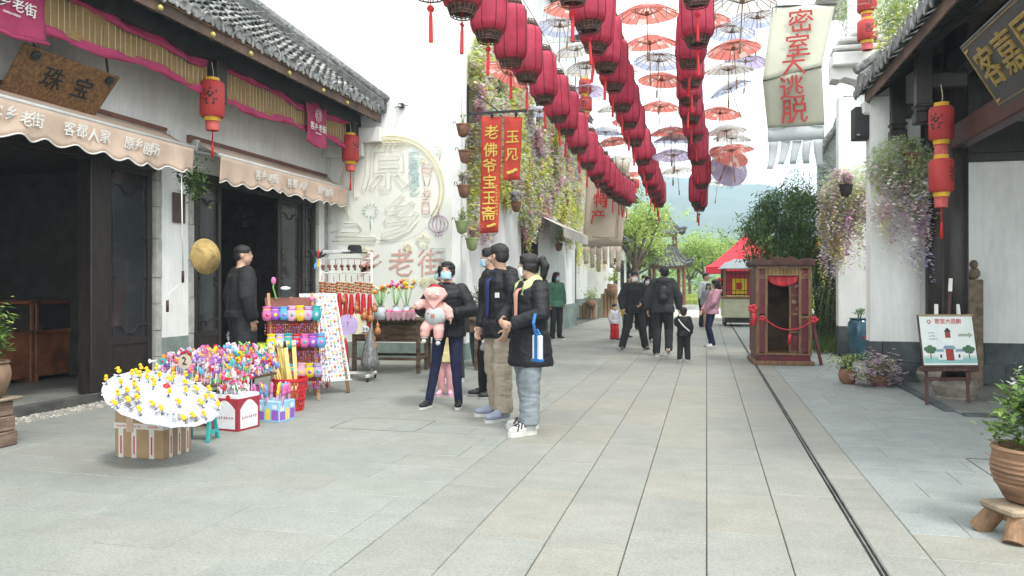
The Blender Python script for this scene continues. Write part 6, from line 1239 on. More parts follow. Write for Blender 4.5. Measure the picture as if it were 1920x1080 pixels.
def vase(px, py, D, lab, mats, n, h=.2, s=1, col=None):
    q = P(px, py, D=D); q.z = .832; o = empty('flower_vase', q, 0, lab, 'vase', 'vases of craft flowers on the table'); b = B(); b.lathe([(.06*s, 0), (.09*s, .04), (.1*s, .1), (.07*s, .17), (.05*s, .19), (.065*s, .21)], 20, cap=False); b.lathe([(0, .002), (.06*s, .002)], 12, cap=False); b.obj('vase', col or cm('blue_white_porcelain', (.5, .58, .62), .25), o, smooth=True); rr = random.Random(int(px)); b = B()
    for i in range(n):
        a, t = rr.uniform(0, 6.28), rr.uniform(.15, .5); e = Vector((math.cos(a)*t*h, math.sin(a)*t*h, .2+h*rr.uniform(.75, 1.15))); b.tube([(0, 0, .15), e], .004, 4, len(mats)); m = rr.randrange(len(mats)); b.ell(e, (.022, .022, .028), 8, m); b.ell(e+Vector((.01, -.01, .008)), (.016, .016, .02), 6, m); b.ell(e+Vector((-.01, -.008, .012)), (.013, .013, .02), 6, m)
    b.obj('craft_flower', mats+[greenp], o, smooth=True)
vase(713, 560, 11.5, 'porcelain vase fanned with orange and white craft flowers', [orap, whp, crm], 22, .26); vase(742, 560, 11.5, 'porcelain vase with pink and red craft roses', [pinkp, redp, pinkp], 12, .32, .8); vase(762, 562, 11.6, 'vase with a yellow rose and red blooms next to the woman', [yelp, redp, orap], 10, .34, .8)
for i in range(12):
    q = P(728+(i % 6)*9.5, 570, D=11.2+.12*(i//6)+.03*i); q.z = .832; o = empty('wrapped_bouquet', q, rg.uniform(0, 3), 'small cellophane wrapped pink bouquet lying on the table edge' , 'bouquet', 'wrapped bouquets'); b = B(); b.lathe([(.01, 0), (.03, .03), (.06, .11), (.065, .13)], 10, lobe=.2, lobes=5, cap=False); b.obj('wrap', cm('cellophane_pink', (.8, .5, .58), .3, trans=.3), o); b = B(); [b.ell((rg.uniform(-.025, .025), rg.uniform(-.025, .025), .12+rg.uniform(0, .02)), .018, 7, j % 2) for j in range(5)]; b.obj('rosebud', [pinkp, redp], o)
b = B()
for i in range(26): x, y = rg.uniform(-.45, .1), rg.uniform(-.36, .3); b.lathe([(.018, 0), (.012, .03), (.015, .05), (0, .07)], 8, tbx.matrix_basis @ Vector((x, y, .832)))
stuff(b.obj('wooden_trinkets', cm('brown_carving')), 'scatter of tiny brown wooden trinkets on the table')
# straw hat on the door leaf, garland
sh_ = empty('straw_hat', P(385, 481, D=9.7), 0, 'pale conical straw hat hung on the dark door leaf', 'hat'); Rh = Vector((.93, -.25, .05)).normalized().to_track_quat('Z', 'Y').to_matrix(); b = B(); b.lathe([(.225, 0), (.22, .012), (.12, .07), (.02, .13), (0, .135)], 30, R_=Rh, cap=False); b.obj('straw', M('straw', (.55, .38, .14), .8, .25, 10, .6, 120, wave=(30, 1, 'Z', .75)), sh_, smooth=True, solid=.006)
b = B(); q = P(362, 335, X=-6.5); rr = random.Random(4); leaves(b, [q+Vector((rr.gauss(0, .07), rr.gauss(0, .12), rr.gauss(0, .12))) for _ in range(420)], .075, 3, rr); tag(b.obj('leaf_garland', leafm, at=q), 'bunch of artificial green leaves hung between the two awnings', 'garland')
b = B(); b.lathe([(.16, 0), (.17, .3), (.18, .34), (.17, .35)], 18, cap=False); b.lathe([(0, .01), (.16, .01)], 14, cap=False); q = P(482, 650, D=12.3); tag(b.xf(Matrix.Translation((q.x, q.y, .08))).obj('plastic_bucket', cm('lime_plastic', (.3, .45, .04)), at=(q.x, q.y, .08), smooth=True), 'lime green plastic bucket just inside the second shop doorway', 'bucket')
fn = empty('wall_fan', P(455, 405, D=13.2), R(20), 'black round electric fan mounted inside the second shop', 'fan'); b = B(); [b.tube([(r_*math.cos(R(20*i)), 0, r_*math.sin(R(20*i))) for i in range(19)], .006, 4, cap=False) for r_ in (.08, .15, .22)]; [b.tube([(0, -.04, 0), (.22*math.cos(R(30*i)), 0, .22*math.sin(R(30*i)))], .004, 4) for i in range(12)]; b.ell((0, .03, 0), (.06, .08, .06), 10); b.tube([(0, .05, 0), (.1, .3, 0)], .02, 6); b.obj('fan_guard', blk, fn); b = B(); [b.add([(0, .02, 0), (.18*math.cos(a), .01, .18*math.sin(a)), (.19*math.cos(a+.5), .03, .19*math.sin(a+.5)), (.1*math.cos(a+.8), .03, .1*math.sin(a+.8))], [(0, 1, 2, 3)]) for a in (0, 1.57, 3.14, 4.71)]; b.obj('fan_blade', cm('dark_plastic', (.05, .05, .055)), fn)
# ================================================================ SEDAN BOOTH
bo = empty('wooden_booth', P(1417, 684, z=0), R(3), 'carved dark red wooden sedan booth draped with a red sash on the paving', 'booth')
bw, bd_, bh = .90, .98, 1.80
mar = M('maroon_panel', (.16, .022, .03), .45, .25, 4, .2); bwood = M('booth_wood', (.25, .14, .07), .6, .3, 5, .3, 50, stretch=(5, 5, .8)); bdk = M('booth_dark', (.09, .035, .028), .6, .3)
b = B(); b.box(-.04, bw+.04, -.03, bd_+.03, .0, .07); b.obj('base', bwood, bo, bevel=.008)
b = B(); b.box(.02, bw-.02, .02, bd_-.02, .07, .17); b.obj('base_panel', mar, bo); b = B(); b.box(0, bw, 0, bd_, .17, .2); b.obj('floor', bwood, bo, bevel=.004)
for x in (0, bw-.06):
    for y in (0, bd_-.06): b = B(); b.box(x, x+.06, y, y+.06, .2, 1.62); b.obj('post', bwood, bo, bevel=.006)
for x in (.15, bw-.21): b = B(); b.box(x, x+.045, .003, .05, .2, 1.62); b.obj('inner_post', bwood, bo, bevel=.005)
for x0, x1 in ((.06, .15), (bw-.165, bw-.06)):
    for z0, z1 in ((.22, .78), (.86, 1.45), (1.5, 1.6)): b = B(); b.box(x0, x1, .018, .035, z0, z1); b.obj('side_panel', mar, bo)
    b = B(); b.box(x0, x1, .008, .045, .79, .83); b.box(x0, x1, .008, .045, 1.455, 1.49); b.obj('cross_rail', bwood, bo)
for x in (.01, bw-.03):
    for z0, z1 in ((.22, .8), (.86, 1.58)): 
        for y0 in (.06, .37, .68): b = B(); b.box(x, x+.02, y0+.01, y0+.28, z0, z1); b.obj('side_panel', mar, bo)
    for z in (.81, 1.58): b = B(); b.box(x-.005, x+.03, .06, bd_-.06, z, z+.04); b.obj('cross_rail', bwood, bo)
    for y0 in (.35, .66): b = B(); b.box(x-.003, x+.026, y0-.01, y0+.02, .2, 1.58); b.obj('muntin', bwood, bo)
b = B(); b.box(.06, bw-.06, bd_-.03, bd_-.01, .2, 1.62); b.obj('back_panel', M('booth_inner_board', (.13, .07, .035), .7, .3, 3), bo)
b = B(); b.box(0, bw, 0, .06, 1.62, 1.68); b.box(.06, bw-.06, .005, .05, 1.5, 1.52); b.obj('lintel', bwood, bo, bevel=.004)
b = B()
for i in range(9):
    x = .235+i*.061; b.tube([(x+.022*math.cos(R(30*j)), .02, 1.57+.028*math.sin(R(30*j))) for j in range(13)], .006, 4, cap=False); b.bar((x-.022, .02, 1.545), (x+.022, .02, 1.595), .008, .01); b.bar((x+.022, .02, 1.545), (x-.022, .02, 1.595), .008, .01)
b.box(.2, bw-.21, .012, .03, 1.525, 1.535); b.box(.2, bw-.21, .012, .03, 1.608, 1.618); b.obj('fretwork', M('fret_gold', (.5, .34, .16), .6, .2), bo)
b = B(); pts = [(-.05, -.04, 1.68)]+[(-.05+(bw+.1)*i/32, -.04, 1.76+.035*abs(math.sin(i*math.pi/8))+(.03 if abs(i-16) < 5 else 0)) for i in range(33)]+[(bw+.05, -.04, 1.68)]; b.poly(pts, (0, .03, 0)); b.poly([(-.05, y, z) for y, z in ((-.01, 1.68), (-.01, 1.78), (.3, 1.75), (.5, 1.8), (.7, 1.75), (bd_+.03, 1.78), (bd_+.03, 1.68))], (.03, 0, 0)); b.poly([(bw+.02, y, z) for y, z in ((-.01, 1.68), (-.01, 1.78), (.3, 1.75), (.5, 1.8), (.7, 1.75), (bd_+.03, 1.78), (bd_+.03, 1.68))], (.03, 0, 0)); b.obj('crown_moulding', bdk, bo, bevel=.004)
b = B(); b.box(-.03, bw+.03, -.01, bd_+.03, 1.66, 1.70); b.obj('roof_board', bdk, bo)
b = B(); b.grid(lambda u, v: (.2+(bw-.4)*u, .07+.02*math.sin(u*12), 1.50-(.06+.12*math.sin(math.pi*u)**.7)*v), 24, 5); b.obj('red_valance', M('silk_red', (.6, .03, .05), .4, .1), bo, smooth=True, solid=.004)
dr = empty('door', (.55, .10, .2)); dr.parent = bo
b = B(); b.box(0, .035, 0, .03, 0, 1.28); b.box(.2, .235, 0, .03, 0, 1.28); [b.box(.035, .2, 0, .03, z, z+.035) for z in (0, .33, .64, .95, 1.245)]; b.obj('door_frame', bwood, dr, bevel=.003)
for z in (.035, .365, .675, .985): b = B(); b.box(.035, .2, .01, .02, z, z+.27); b.obj('door_panel', mar, dr)
b = B(); [b.tube([(x+.02*math.cos(R(40*i)), .006, z+(.03-.002*i)*math.sin(R(40*i))) for i in range(8)], .006, 4) for x, z in ((.12, 1.12), (.07, .86), (.10, .85), (.14, .74), (.17, .70))]; b.obj('gilt_cutout', M('cream_gilt', (.55, .5, .36), .6), dr)
silk = M('silk_red'); b = B(); b.tube([(.09, -.04, .80)]+[tuple(p) for p in arc((.14, -.05, .78), (bw-.0, -.05, .76), .17, 14)], .018, 6, ry=.01); b.tube([(.54, -.05, .52), (.53, -.07, .45), (.52, -.06, .36)], [.03, .02, .03], 8)
for q, s in (((.1, -.05, .79), 1), ((bw+.02, -.05, .77), 1.2), ((-.05, -.02, .95), 1.5)):
    for k in range(5): a = k*1.257; b.ell(Vector(q)+Vector((math.cos(a)*.03, -.01, math.sin(a)*.03))*s, (.03*s, .02, .022*s), 8)
b.tube([(-.05, -.02, .95), (-.03, -.04, .8), (-.05, -.03, .66)], [.03, .045, .05], 8, ry=.015); b.obj('red_sash', silk, bo, smooth=True)
b = B(); b.bar((bw+.17, .12, 0), (bw+.02, .2, .85), .05, .05); tag(b.xf(bo.matrix_basis.copy() if False else Matrix.Translation(bo.location) @ Matrix.Rotation(R(3), 4, 'Z')).obj('carrying_pole', mar, at=bo.matrix_basis @ Vector((bw+.17, .12, 0)), bevel=.005), 'dark red square pole leaning against the right side of the booth', 'pole')
# ================================================================ SNACK CART AND RED TENT
ca = empty('snack_cart', P(1356, 612, z=0), R(2), 'small wheeled glass snack cart with cream base and peaked roof behind the booth', 'cart')
cb = cm('cart_cream', (.62, .6, .42), .6); cw = cm('cart_wood', (.3, .14, .06), .6)
b = B(); b.box(0, 1.15, 0, 1.6, .28, .92); b.obj('base_cabinet', cb, ca, bevel=.02); b = B(); b.box(.05, 1.1, .05, 1.55, .12, .28); b.obj('chassis', blk, ca); b = B(); b.box(-.06, 1.2, -.06, 1.66, .92, .97); b.obj('worktop', cw, ca, bevel=.01)
for x in (.0, 1.07):
    for y in (0, 1.5): b = B(); b.box(x, x+.08, y, y+.08, .97, 1.88); b.obj('post', cw, ca, bevel=.006)
b = B(); [b.box(.1+i*.14, .115+i*.14, .01, .025, .97, 1.86) for i in range(8)]; [b.box(.01, .025, .1+i*.18, .115+i*.18, .97, 1.86) for i in range(9)]; [b.box(.08, 1.07, .01, .025, z, z+.02) for z in (1.15, 1.7)]; b.obj('window_grille', blk, ca)
b = B(); b.box(.1, 1.05, .3, .34, 1.0, 1.8); b.obj('red_backing', M('cart_red', (.65, .03, .06), .6), ca); b = B(); b.box(.3, .75, .2, .28, 1.05, 1.55); b.box(.42, .6, .19, .2, 1.2, 1.42, 1); b.obj('notice', [yelp, cm('notice_red', (.5, .03, .02))], ca)
b = B(); b.poly([(-.15, -.15, 1.88), (1.3, -.15, 1.88), (1.05, .3, 2.1), (.1, .3, 2.1)], (0, .02, 0)); b.lathe([(0.98, 1.88), (.5, 2.12), (.25, 2.2)], 4, (.57, .8, 0), R_=Euler((0, 0, R(45))).to_matrix()); b.obj('roof', cm('cart_roof_grey', (.32, .36, .37), .5), ca)
for y in (.3, 1.3): b = B(); b.lathe([(0, -.03), (.13, -.03), (.14, 0), (.13, .03), (0, .03)], 16, (.08, y, .14), R_=Euler((0, R(90), 0)).to_matrix()); b.obj('wheel', blk, ca)
for i, (x, z) in enumerate(((-.12, 1.5), (-.2, 1.35), (-.1, 1.25))):
    o = empty('hanging_ornament', ca.matrix_basis @ Vector((x, -.1, z)), 0, '%s red and orange festive ornament hung on the cart side' % ('upper', 'middle', 'lower')[i], 'ornament', 'cart ornaments'); b = B(); b.ell((0, 0, 0), (.09, .06, .08), 10); b.obj('ornament_body', [tas, orap, tas][i], o, smooth=True); b = B(); b.tube([(0, 0, -.08), (0, 0, -.25)], .02, 6); b.obj('tassel', tas, o)
te = empty('red_canopy_tent', P(1397, 603, D=29).xy.to_3d(), R(0), 'red pop-up canopy tent behind the snack cart', 'tent'); tr2 = M('tent_red', (.7, .03, .06), .6, .08, trans=.2)
b = B(); hw = 1.45; cs = [(-hw, -hw), (hw, -hw), (hw, hw), (-hw, hw)]
for i in range(4):
    a, c = cs[i], cs[(i+1) % 4]; b.grid(lambda u, v: ((a[0]+(c[0]-a[0])*u)*(1-v), (a[1]+(c[1]-a[1])*u)*(1-v), 2.0+1.25*(v**1.25)-.12*math.sin(math.pi*u)*(1-v)*0), 10, 8); b.grid(lambda u, v: (a[0]+(c[0]-a[0])*u, a[1]+(c[1]-a[1])*u, 2.0-.22*v), 10, 1)
b.obj('canopy', tr2, te, smooth=False)
for x, y in cs: b = B(); b.box(x-.02, x+.02, y-.02, y+.02, 0, 2.0); b.obj('leg', stl, te)
tr3 = dup(te, label='second red canopy tent farther back on the right'); tr3.location = te.location+Vector((3.3, 3.5, .25))
# ================================================================ EASEL SIGN
es = empty('easel_sign', P(1783, 758, z=0), YAW+.02, 'dark red wooden easel carrying a white poster of a temple gate with an arrow', 'easel sign')
for x in (-.25, .22): b = B(); b.bar((x-.05, -.05, 0), (x+.02, .10, .5), .032, .025); b.obj('leg', dkred, es, bevel=.004)
b = B(); b.bar((.1, .42, 0), (.02, .12, .55), .03, .025); b.bar((.33, .2, 0), (.24, .08, .42), .03, .025); b.obj('rear_leg', dkred, es)
b = B(); b.box(-.33, .33, .0, .07, .37, .42); b.box(-.28, .26, .04, .06, .26, .3); b.obj('ledge', dkred, es, bevel=.005)
for x0, x1, z1, n_ in ((.02, .14, 1.42, 'mast'), (-.1, -.1+.07, 1.12, 'strut'), (.22, .22, 1.12, 'strut')):
    b = B(); b.bar((x0, .12, .5), (x1, .24, z1), .03, .025); o = b.obj(n_, dkred, es, bevel=.003); d = (Vector((x1, .24, z1))-Vector((x0, .12, .5))).normalized(); b = B(); e1 = Vector((x1, .24, z1)); b.bar(e1-d*.15, e1+d*.003, .032, .027); b.obj('white_tip', ltr_w, o)
TB = Matrix.Translation((0, -.01, .425)) @ Euler((R(-12), 0, 0)).to_matrix().to_4x4()
def eb_(nm, m, fn, par=None): b = B(); fn(b); b.xf(TB); return b.obj(nm, m, par or es)
eb_('backing_board', dkred, lambda b: b.box(-.32, .32, .006, .022, 0, .60)); eb_('poster', M('poster_white', (.70, .74, .72), .4, .04), lambda b: b.box(-.305, .305, .0, .006, .02, .575)); eb_('top_trim', cm('trim_tan', (.32, .24, .14)), lambda b: b.box(-.32, .32, -.002, .01, .577, .6))
I2 = Matrix.Identity(4)
eb_('poster_title', ltr_r, lambda b: b.text('密室大逃脱', .062, basis((.02, -.004, .515), (1, 0, 0), (0, 0, 1)), 0, .008, .001))
eb_('poster_text', ltr_b, lambda b: [ticks(b, (x, -.004, z), (1, 0, 0), (0, 0, 1), n_, .015, seed=n_+9) for x, z, n_ in ((-.19, .385, 4), (-.185, .35, 4), (-.175, .315, 5))])
eb_('poster_emblem', ltr_r, lambda b: (b.lathe([(.014, -.001), (.022, -.001), (.022, .001), (.014, .001)], 16, (-.2, -.003, .515), R_=Euler((R(90), 0, 0)).to_matrix(), cap=False), b.box(-.21, -.19, -.004, -.002, .49, .50)))
eb_('poster_arrow', cm('arrow_grey', (.38, .4, .34)), lambda b: b.poly([(.12, 0, .345), (.24, 0, .345), (.24, 0, .325), (.29, 0, .36), (.24, 0, .395), (.24, 0, .375), (.12, 0, .375)], (0, -.002, 0)))
eb_('poster_lake', cm('poster_teal', (.25, .48, .46)), lambda b: b.box(-.3, .3, -.002, 0, .04, .10)); eb_('poster_ground', cm('poster_pale', (.55, .62, .55)), lambda b: b.box(-.3, .3, -.001, 0, .10, .125))
eb_('poster_gate', [cm('gate_red', (.3, .04, .03)), cm('gate_blue_roof', (.2, .32, .4)), whp, cm('gate_dark', (.03, .03, .03))], lambda b: (b.box(-.14, .14, -.003, -.001, .08, .17, 2), b.box(-.045, .045, -.004, -.003, .07, .2, 0), b.poly([(-.08, -.003, .2), (.08, -.003, .2), (.05, -.003, .24), (-.05, -.003, .24)], (0, -.002, 0), 1), b.poly([(-.16, -.003, .17), (-.06, -.003, .17), (-.08, -.003, .2), (-.14, -.003, .2)], (0, -.002, 0), 1), b.poly([(.06, -.003, .17), (.16, -.003, .17), (.14, -.003, .2), (.08, -.003, .2)], (0, -.002, 0), 1), b.box(-.115, -.095, -.005, -.003, .1, .14, 3), b.box(.095, .115, -.005, -.003, .1, .14, 3), b.box(-.03, .03, -.003, -.001, .33, .4, 0), b.poly([(-.04, -.003, .4), (.04, -.003, .4), (.01, -.003, .44), (-.01, -.003, .44)], (0, -.002, 0), 3)))
eb_('poster_tree', [cm('poster_tree_green', (.06, .14, .07)), cm('poster_trunk', (.1, .06, .03))], lambda b: ([b.ell((sx*.22+dx, -.002, .2+dz), (.035, .001, .028), 8, 0) for sx in (-1, 1) for dx, dz in ((-.04, 0), (0, .02), (.04, 0), (.02, -.025), (-.02, -.02))], [b.box(sx*.22-.005, sx*.22+.005, -.003, 0, .09, .18, 1) for sx in (-1, 1)]))
# carved post statue by the porch wall
stt = empty('carved_stone_post', P(1826, 640, Y=11.45).xy.to_3d(), 0, 'slim carved stone post topped with a small lion behind the easel', 'stone post'); scm = M('tan_stone', (.25, .19, .13), .85, .3, 8, .5)
b = B(); b.box(-.09, .09, -.09, .09, 0, 1.42); b.obj('shaft', scm, stt, bevel=.015); b = B(); b.ell((0, 0, 1.5), (.08, .1, .08), 10); b.ell((-.02, -.06, 1.62), (.055, .06, .06), 10); b.ell((0, .07, 1.47), (.07, .07, .06), 8); b.obj('lion', scm, stt, smooth=True)
# far planters along the left row
for (px, py, h, lab) in ((1103, 597, .75, 'tall wooden plank planter stand with pots on the far left side'), (1143, 595, 1.4, 'upright driftwood planter post near the far left corner')):
    q = P(px, py, z=0); r = empty('planter_stand', q, 0, lab, 'planter'); b = B(); 
    for i in range(5): b.box(-.35+i*.14, -.23+i*.14, -.15, .15, 0, h*(.7+.3*((i*7) % 3)/2))
    b.obj('plank', cm('driftwood', (.36, .24, .15), .8), r, bevel=.01); b = B(); b.lathe([(.1, h*.6), (.2, h*.75), (.22, h*.95), (.17, h*1.0)], 16, (.15, -.3, 0)); b.obj('pot', clayb, r, smooth=True); b = B(); leaves(b, [(.15+rg.gauss(0, .14), -.3+rg.gauss(0, .12), h*1.1+abs(rg.gauss(0, .2))) for _ in range(160)], .12, 3, rg); b.obj('foliage', spring, r)
for (px, py, w, lab) in ((1046, 610, .16, 'low terracotta bowl plant by the green plinth behind the woman'), (1131, 590, .3, 'wide low terracotta bowl with yellow green plant at the far corner'), (1100, 572, .16, 'small terracotta pot on the far planter stand')):
    q = P(px, py, z=0); pot('terracotta_bowl', [(w*.5, 0), (w*.9, w*.7), (w, w*.9), (w*.85, w*.9)], terra, q, lab, 'potted plant', bush(w, w*2.2, w*.9, 150, .14, [1, 5, 4]), 20)
# ================================================================ PEOPLE
skin = M('skin', (.52, .32, .23), .55, .06, 10, .1, 120, spec=.35); skin2 = M('child_skin', (.6, .39, .3), .55, .05, 10)
hairm = M('black_hair', (.012, .01, .01), .38, .3, 30, .4, 120, stretch=(4, 4, .6)); hairs = M('short_hair', (.02, .017, .016), .55, .3, 40, .5, 200)
maskm = M('mask_blue', (.36, .56, .68), .75, .04, 20, .2, 200); maskw = M('mask_white', (.68, .7, .7), .75, .04)
blackc = M('black_padded', (.014, .014, .017), .6, .25, 5, .35, 60, spec=.3); blackm = M('black_matte_cloth', (.02, .019, .021), .85, .25, 5, .4, 70); darkc = M('charcoal_cloth', (.035, .035, .04), .85, .2, 5, .4, 70)
navy = M('navy_cloth', (.012, .016, .06), .8, .2, 6, .35, 70); khaki = M('khaki_cloth', (.36, .30, .235), .85, .1, 5, .4, 60); greyj = M('grey_denim', (.22, .25, .27), .85, .12, 6, .4, 60)
shoe_w = M('white_shoe', (.62, .61, .58), .5, .1); shoe_b = M('black_shoe', (.02, .02, .022), .5, .2); shoe_g = M('grey_blue_shoe', (.3, .32, .42), .6, .15)
eye_w = M('eye_white', (.65, .64, .62), .25, .02); eye_d = M('eye_dark', (.012, .008, .006), .2, .1); M('hair_tie', (.5, .15, .15), .6); M('strap_blue', (.02, .14, .4), .6); lipm = M('lips', (.4, .14, .12), .5, .05)
def fuse(name, b, mat, parent, vox, it=4, fold=0, seed=0, post=None):
    me = bpy.data.meshes.new(name); me.from_pydata(b.v, [], b.f); o = bpy.data.objects.new(name, me); COL.objects.link(o)
    q = o.modifiers.new('r', 'REMESH'); q.mode = 'VOXEL'; q.voxel_size = vox
    q = o.modifiers.new('s', 'SMOOTH'); q.iterations = it; q.factor = .5
    m2 = bpy.data.meshes.new_from_object(o.evaluated_get(bpy.context.evaluated_depsgraph_get())); o.modifiers.clear(); o.data = m2; bpy.data.meshes.remove(me); m2.name = name
    m2.materials.clear(); m2.materials.append(mat)
    if fold or post:
        nr = [v.normal.copy() for v in m2.vertices]
        for v, n_ in zip(m2.vertices, nr):
            if fold:
                c = v.co; t = mnoise.noise(Vector((c.x*13+seed, c.y*13, c.z*9)))+.6*(1-abs(mnoise.noise(Vector((c.x*8, c.y*8+seed, c.z*22))))*2); v.co = c+n_*t*fold
            if post: v.co = post(v.co)
    m2.polygons.foreach_set('use_smooth', [True]*len(m2.polygons)); m2.update(); o.parent = parent; return o
def V(*a): return Vector(a)
def limb(b, pts, r, n=12, end=1):
    b.tube(pts, r, n)
    for q, rr in list(zip(pts, r))[:None if end else -1]: b.ell(q, (rr, rr, rr), 12)
def seg(pts, r, k=4):      # resample a joint chain smoothly
    P2, R2 = [], []
    for i in range(len(pts)-1):
        for j in range(k): t = j/k; P2.append(pts[i].lerp(pts[i+1], t)); R2.append(r[i]+(r[i+1]-r[i])*t)
    return P2+[pts[-1]], R2+[r[-1]]
def hand(b, w, d, side, curl=.5, s=1, palm=None, spread=1, fat=1):
    d = d.normalized(); pn = (palm or V(-side, 0, 0)); pn = (pn-d*pn.dot(d)).normalized(); across = d.cross(pn).normalized()
    if across.y > 0 and palm is None: across = -across     # thumb side forward
    c = w+d*.045*s; Rm = Matrix((across, d, pn)).transposed(); b.ell(c, (.038*s, .05*s, .017*s), 12, R_=Rm); b.tube([w-d*.02*s, w+d*.02*s], [.026*s, .028*s], 10)
    for i, (o_, L_) in enumerate(((.028, .072), (.0095, .08), (-.0095, .075), (-.027, .058))):
        p0 = w+d*.07*s+across*o_*s; a = curl*.6; q = [p0]; dd = d+across*o_*3*spread
        for k in range(3): dd = (dd.normalized()*math.cos(a)+pn*math.sin(a)); dd.normalize(); q.append(q[-1]+dd*L_*s*(.42, .32, .26)[k]); a = curl*.8
        b.tube(q, [.0095*s*fat, .009*s*fat, .0085*s*fat, .007*s*fat], 8); b.ell(q[-1], .0075*s*fat, 8)
    t0 = w+d*.02*s+across*.026*s; b.tube([t0, t0+(d*.4+across*.8+pn*.3).normalized()*.035*s, t0+(d*.8+across*.65+pn*.5).normalized()*.068*s], [.013*s*fat, .011*s*fat, .008*s*fat], 8)
def person(label, loc, rz, h=1.7, pose=None, top=None, legs=None, shoes=None, hair='short', mask=None, vox=.011, hs=1.0, group=None, seed=0, sk=None, extras=None, fine=False):
    pose = pose or {}; top = top or {}; legs = legs or {}; shoes = shoes or {}
    s = h/1.7; r = empty('person', loc, rz, label, 'person', group); sk = sk or skin; g = pose.get
    lean = V(*g('lean', (0, 0, 0))); hip = V(*g('hip', (0, 0, 0)))
    def up_(p, z0=.95, z1=1.45): t = max(0, min(1.15, (p.z-z0)/(z1-z0))); return p+hip+lean*t
    J = {}
    for sd, n_ in ((1, 'L'), (-1, 'R')):
        J['sh'+n_] = up_(V(sd*.155, .005, 1.375)); e = g('el'+n_); w = g('wr'+n_)
        J['el'+n_] = V(*e) if e else up_(V(sd*.225, .03, 1.13)); J['wr'+n_] = V(*w) if w else J['el'+n_]+V(sd*-.005, -.06, -.245)
        J['hp'+n_] = V(sd*.085, 0, .92)+hip; k = g('kn'+n_); a = g('an'+n_); J['an'+n_] = V(*a) if a else V(sd*.1, .02, .085); J['kn'+n_] = V(*k) if k else (J['hp'+n_]+J['an'+n_])/2+V(0, -.03, .0)
    nb = up_(V(0, .005, 1.44)); hc = up_(V(0, -.015, 1.585))+V(*g('head_off', (0, 0, 0))); HR = (Euler((R(g('pitch', 0)), R(g('roll', 0)), R(g('turn', 0))), 'XYZ')).to_matrix()
    H = lambda x, y, z: hc+HR @ (V(x, y, z)*hs)
    # body: one continuous figure
    b = B(); tor = [(.90, .15, .11), (1.0, .14, .10), (1.1, .13, .092), (1.2, .145, .10), (1.3, .158, .105), (1.38, .15, .095), (1.43, .10, .075), (1.46, .055, .055)]
    b.tube([up_(V(0, .005, z)) for z, _, _ in tor], [q[1] for q in tor], 16, ry=[q[2] for q in tor], up=(1, 0, 0)); limb(b, [nb-V(0, 0, .04), H(0, .02, -.06)], [.056, .052])
    for sd, n_ in ((1, 'L'), (-1, 'R')):
        P_, R_ = seg([J['sh'+n_], J['el'+n_], J['wr'+n_]], [.05, .038, .026]); limb(b, P_, R_); limb(b, [J['sh'+n_]-V(sd*.08, 0, .02), J['sh'+n_]], [.05, .052])
        hand(b, J['wr'+n_], (V(*g('hd'+n_)) if g('hd'+n_) else (J['wr'+n_]-J['el'+n_])), sd, g('curl'+n_, .5), 1.0, V(*g('palm'+n_)) if g('palm'+n_) else None, fat=1 if fine else 1.15)
        P_, R_ = seg([J['hp'+n_], J['kn'+n_], J['an'+n_]], [.085, .055, .037]); limb(b, P_, R_); limb(b, [J['an'+n_], J['an'+n_]+Euler((0, 0, R(g('ft'+n_, sd*12)))).to_matrix() @ V(0, -.08, -.045)], [.034, .022])
    b.ell(H(0, .008, .03), tuple(q*hs for q in (.074, .092, .086)), 20, R_=HR); b.ell(H(0, -.018, -.032), tuple(q*hs for q in (.061, .073, .078)), 16, R_=HR); b.ell(H(0, -.05, -.088), tuple(q*hs for q in (.028, .026, .022)), 12, R_=HR)
    b.tube([H(0, -.082, .022), H(0, -.098, -.012), H(0, -.092, -.02)], [.008*hs, .013*hs, .011*hs], 8); b.ell(H(0, -.083, -.052), tuple(q*hs for q in (.024, .01, .009)), 10, R_=HR); b.ell(H(0, -.078, .033), tuple(q*hs for q in (.05, .014, .01)), 12, R_=HR)
    for sd in (1, -1): b.ell(H(sd*.077, .008, -.008), tuple(q*hs for q in (.008, .018, .03)), 10, R_=HR)
    b.v = [q*s for q in b.v]; body = fuse('body', b, sk, r, (.0065 if fine else vox)*s**.5, 3)
    # eyes, brows, mouth
    b = B(); [b.ell(H(sd*.03, -.079, .006)*s, tuple(q*hs*s for q in (.013, .008, .007)), 10, R_=HR) for sd in (1, -1)]; b.obj('eyes', eye_w, r, smooth=True)
    b = B(); [b.ell(H(sd*.03, -.0855, .006)*s, .0062*hs*s, 8) for sd in (1, -1)]; b.obj('pupils', eye_d, r, smooth=True)
    b = B(); [b.tube([H(sd*.014, -.086, .028)*s, H(sd*.032, -.085, .034)*s, H(sd*.048, -.073, .029)*s], .0035*hs*s, 5) for sd in (1, -1)]; b.obj('eyebrows', hairm, r)
    if not mask: b = B(); b.tube([H(-.02, -.088, -.053)*s, H(0, -.094, -.051)*s, H(.02, -.088, -.053)*s], .0055*hs*s, 6); b.obj('mouth', lipm, r, smooth=True)
    else:
        b = B()
        def mf(u, v): a = (u-.5)*2*R(68); z = -.018-.076*v; bul = .080+.012*math.sin(math.pi*v)*math.cos(a); return H(math.sin(a)*.071, -.012-math.cos(a)*(bul), z+.012*math.cos(a)*(1-v))*s
        b.grid(mf, 16, 8); b.obj('face_mask', mask, r, smooth=True, solid=.002*s)
        b = B(); [b.tube([mf(0 if sd < 0 else 1, .1), H(sd*.082, .02, .015)*s, H(sd*.082, .022, -.02)*s, mf(0 if sd < 0 else 1, .9)], .0015*s, 4) for sd in (1, -1)]; b.obj('ear_loop', ltr_w, r)
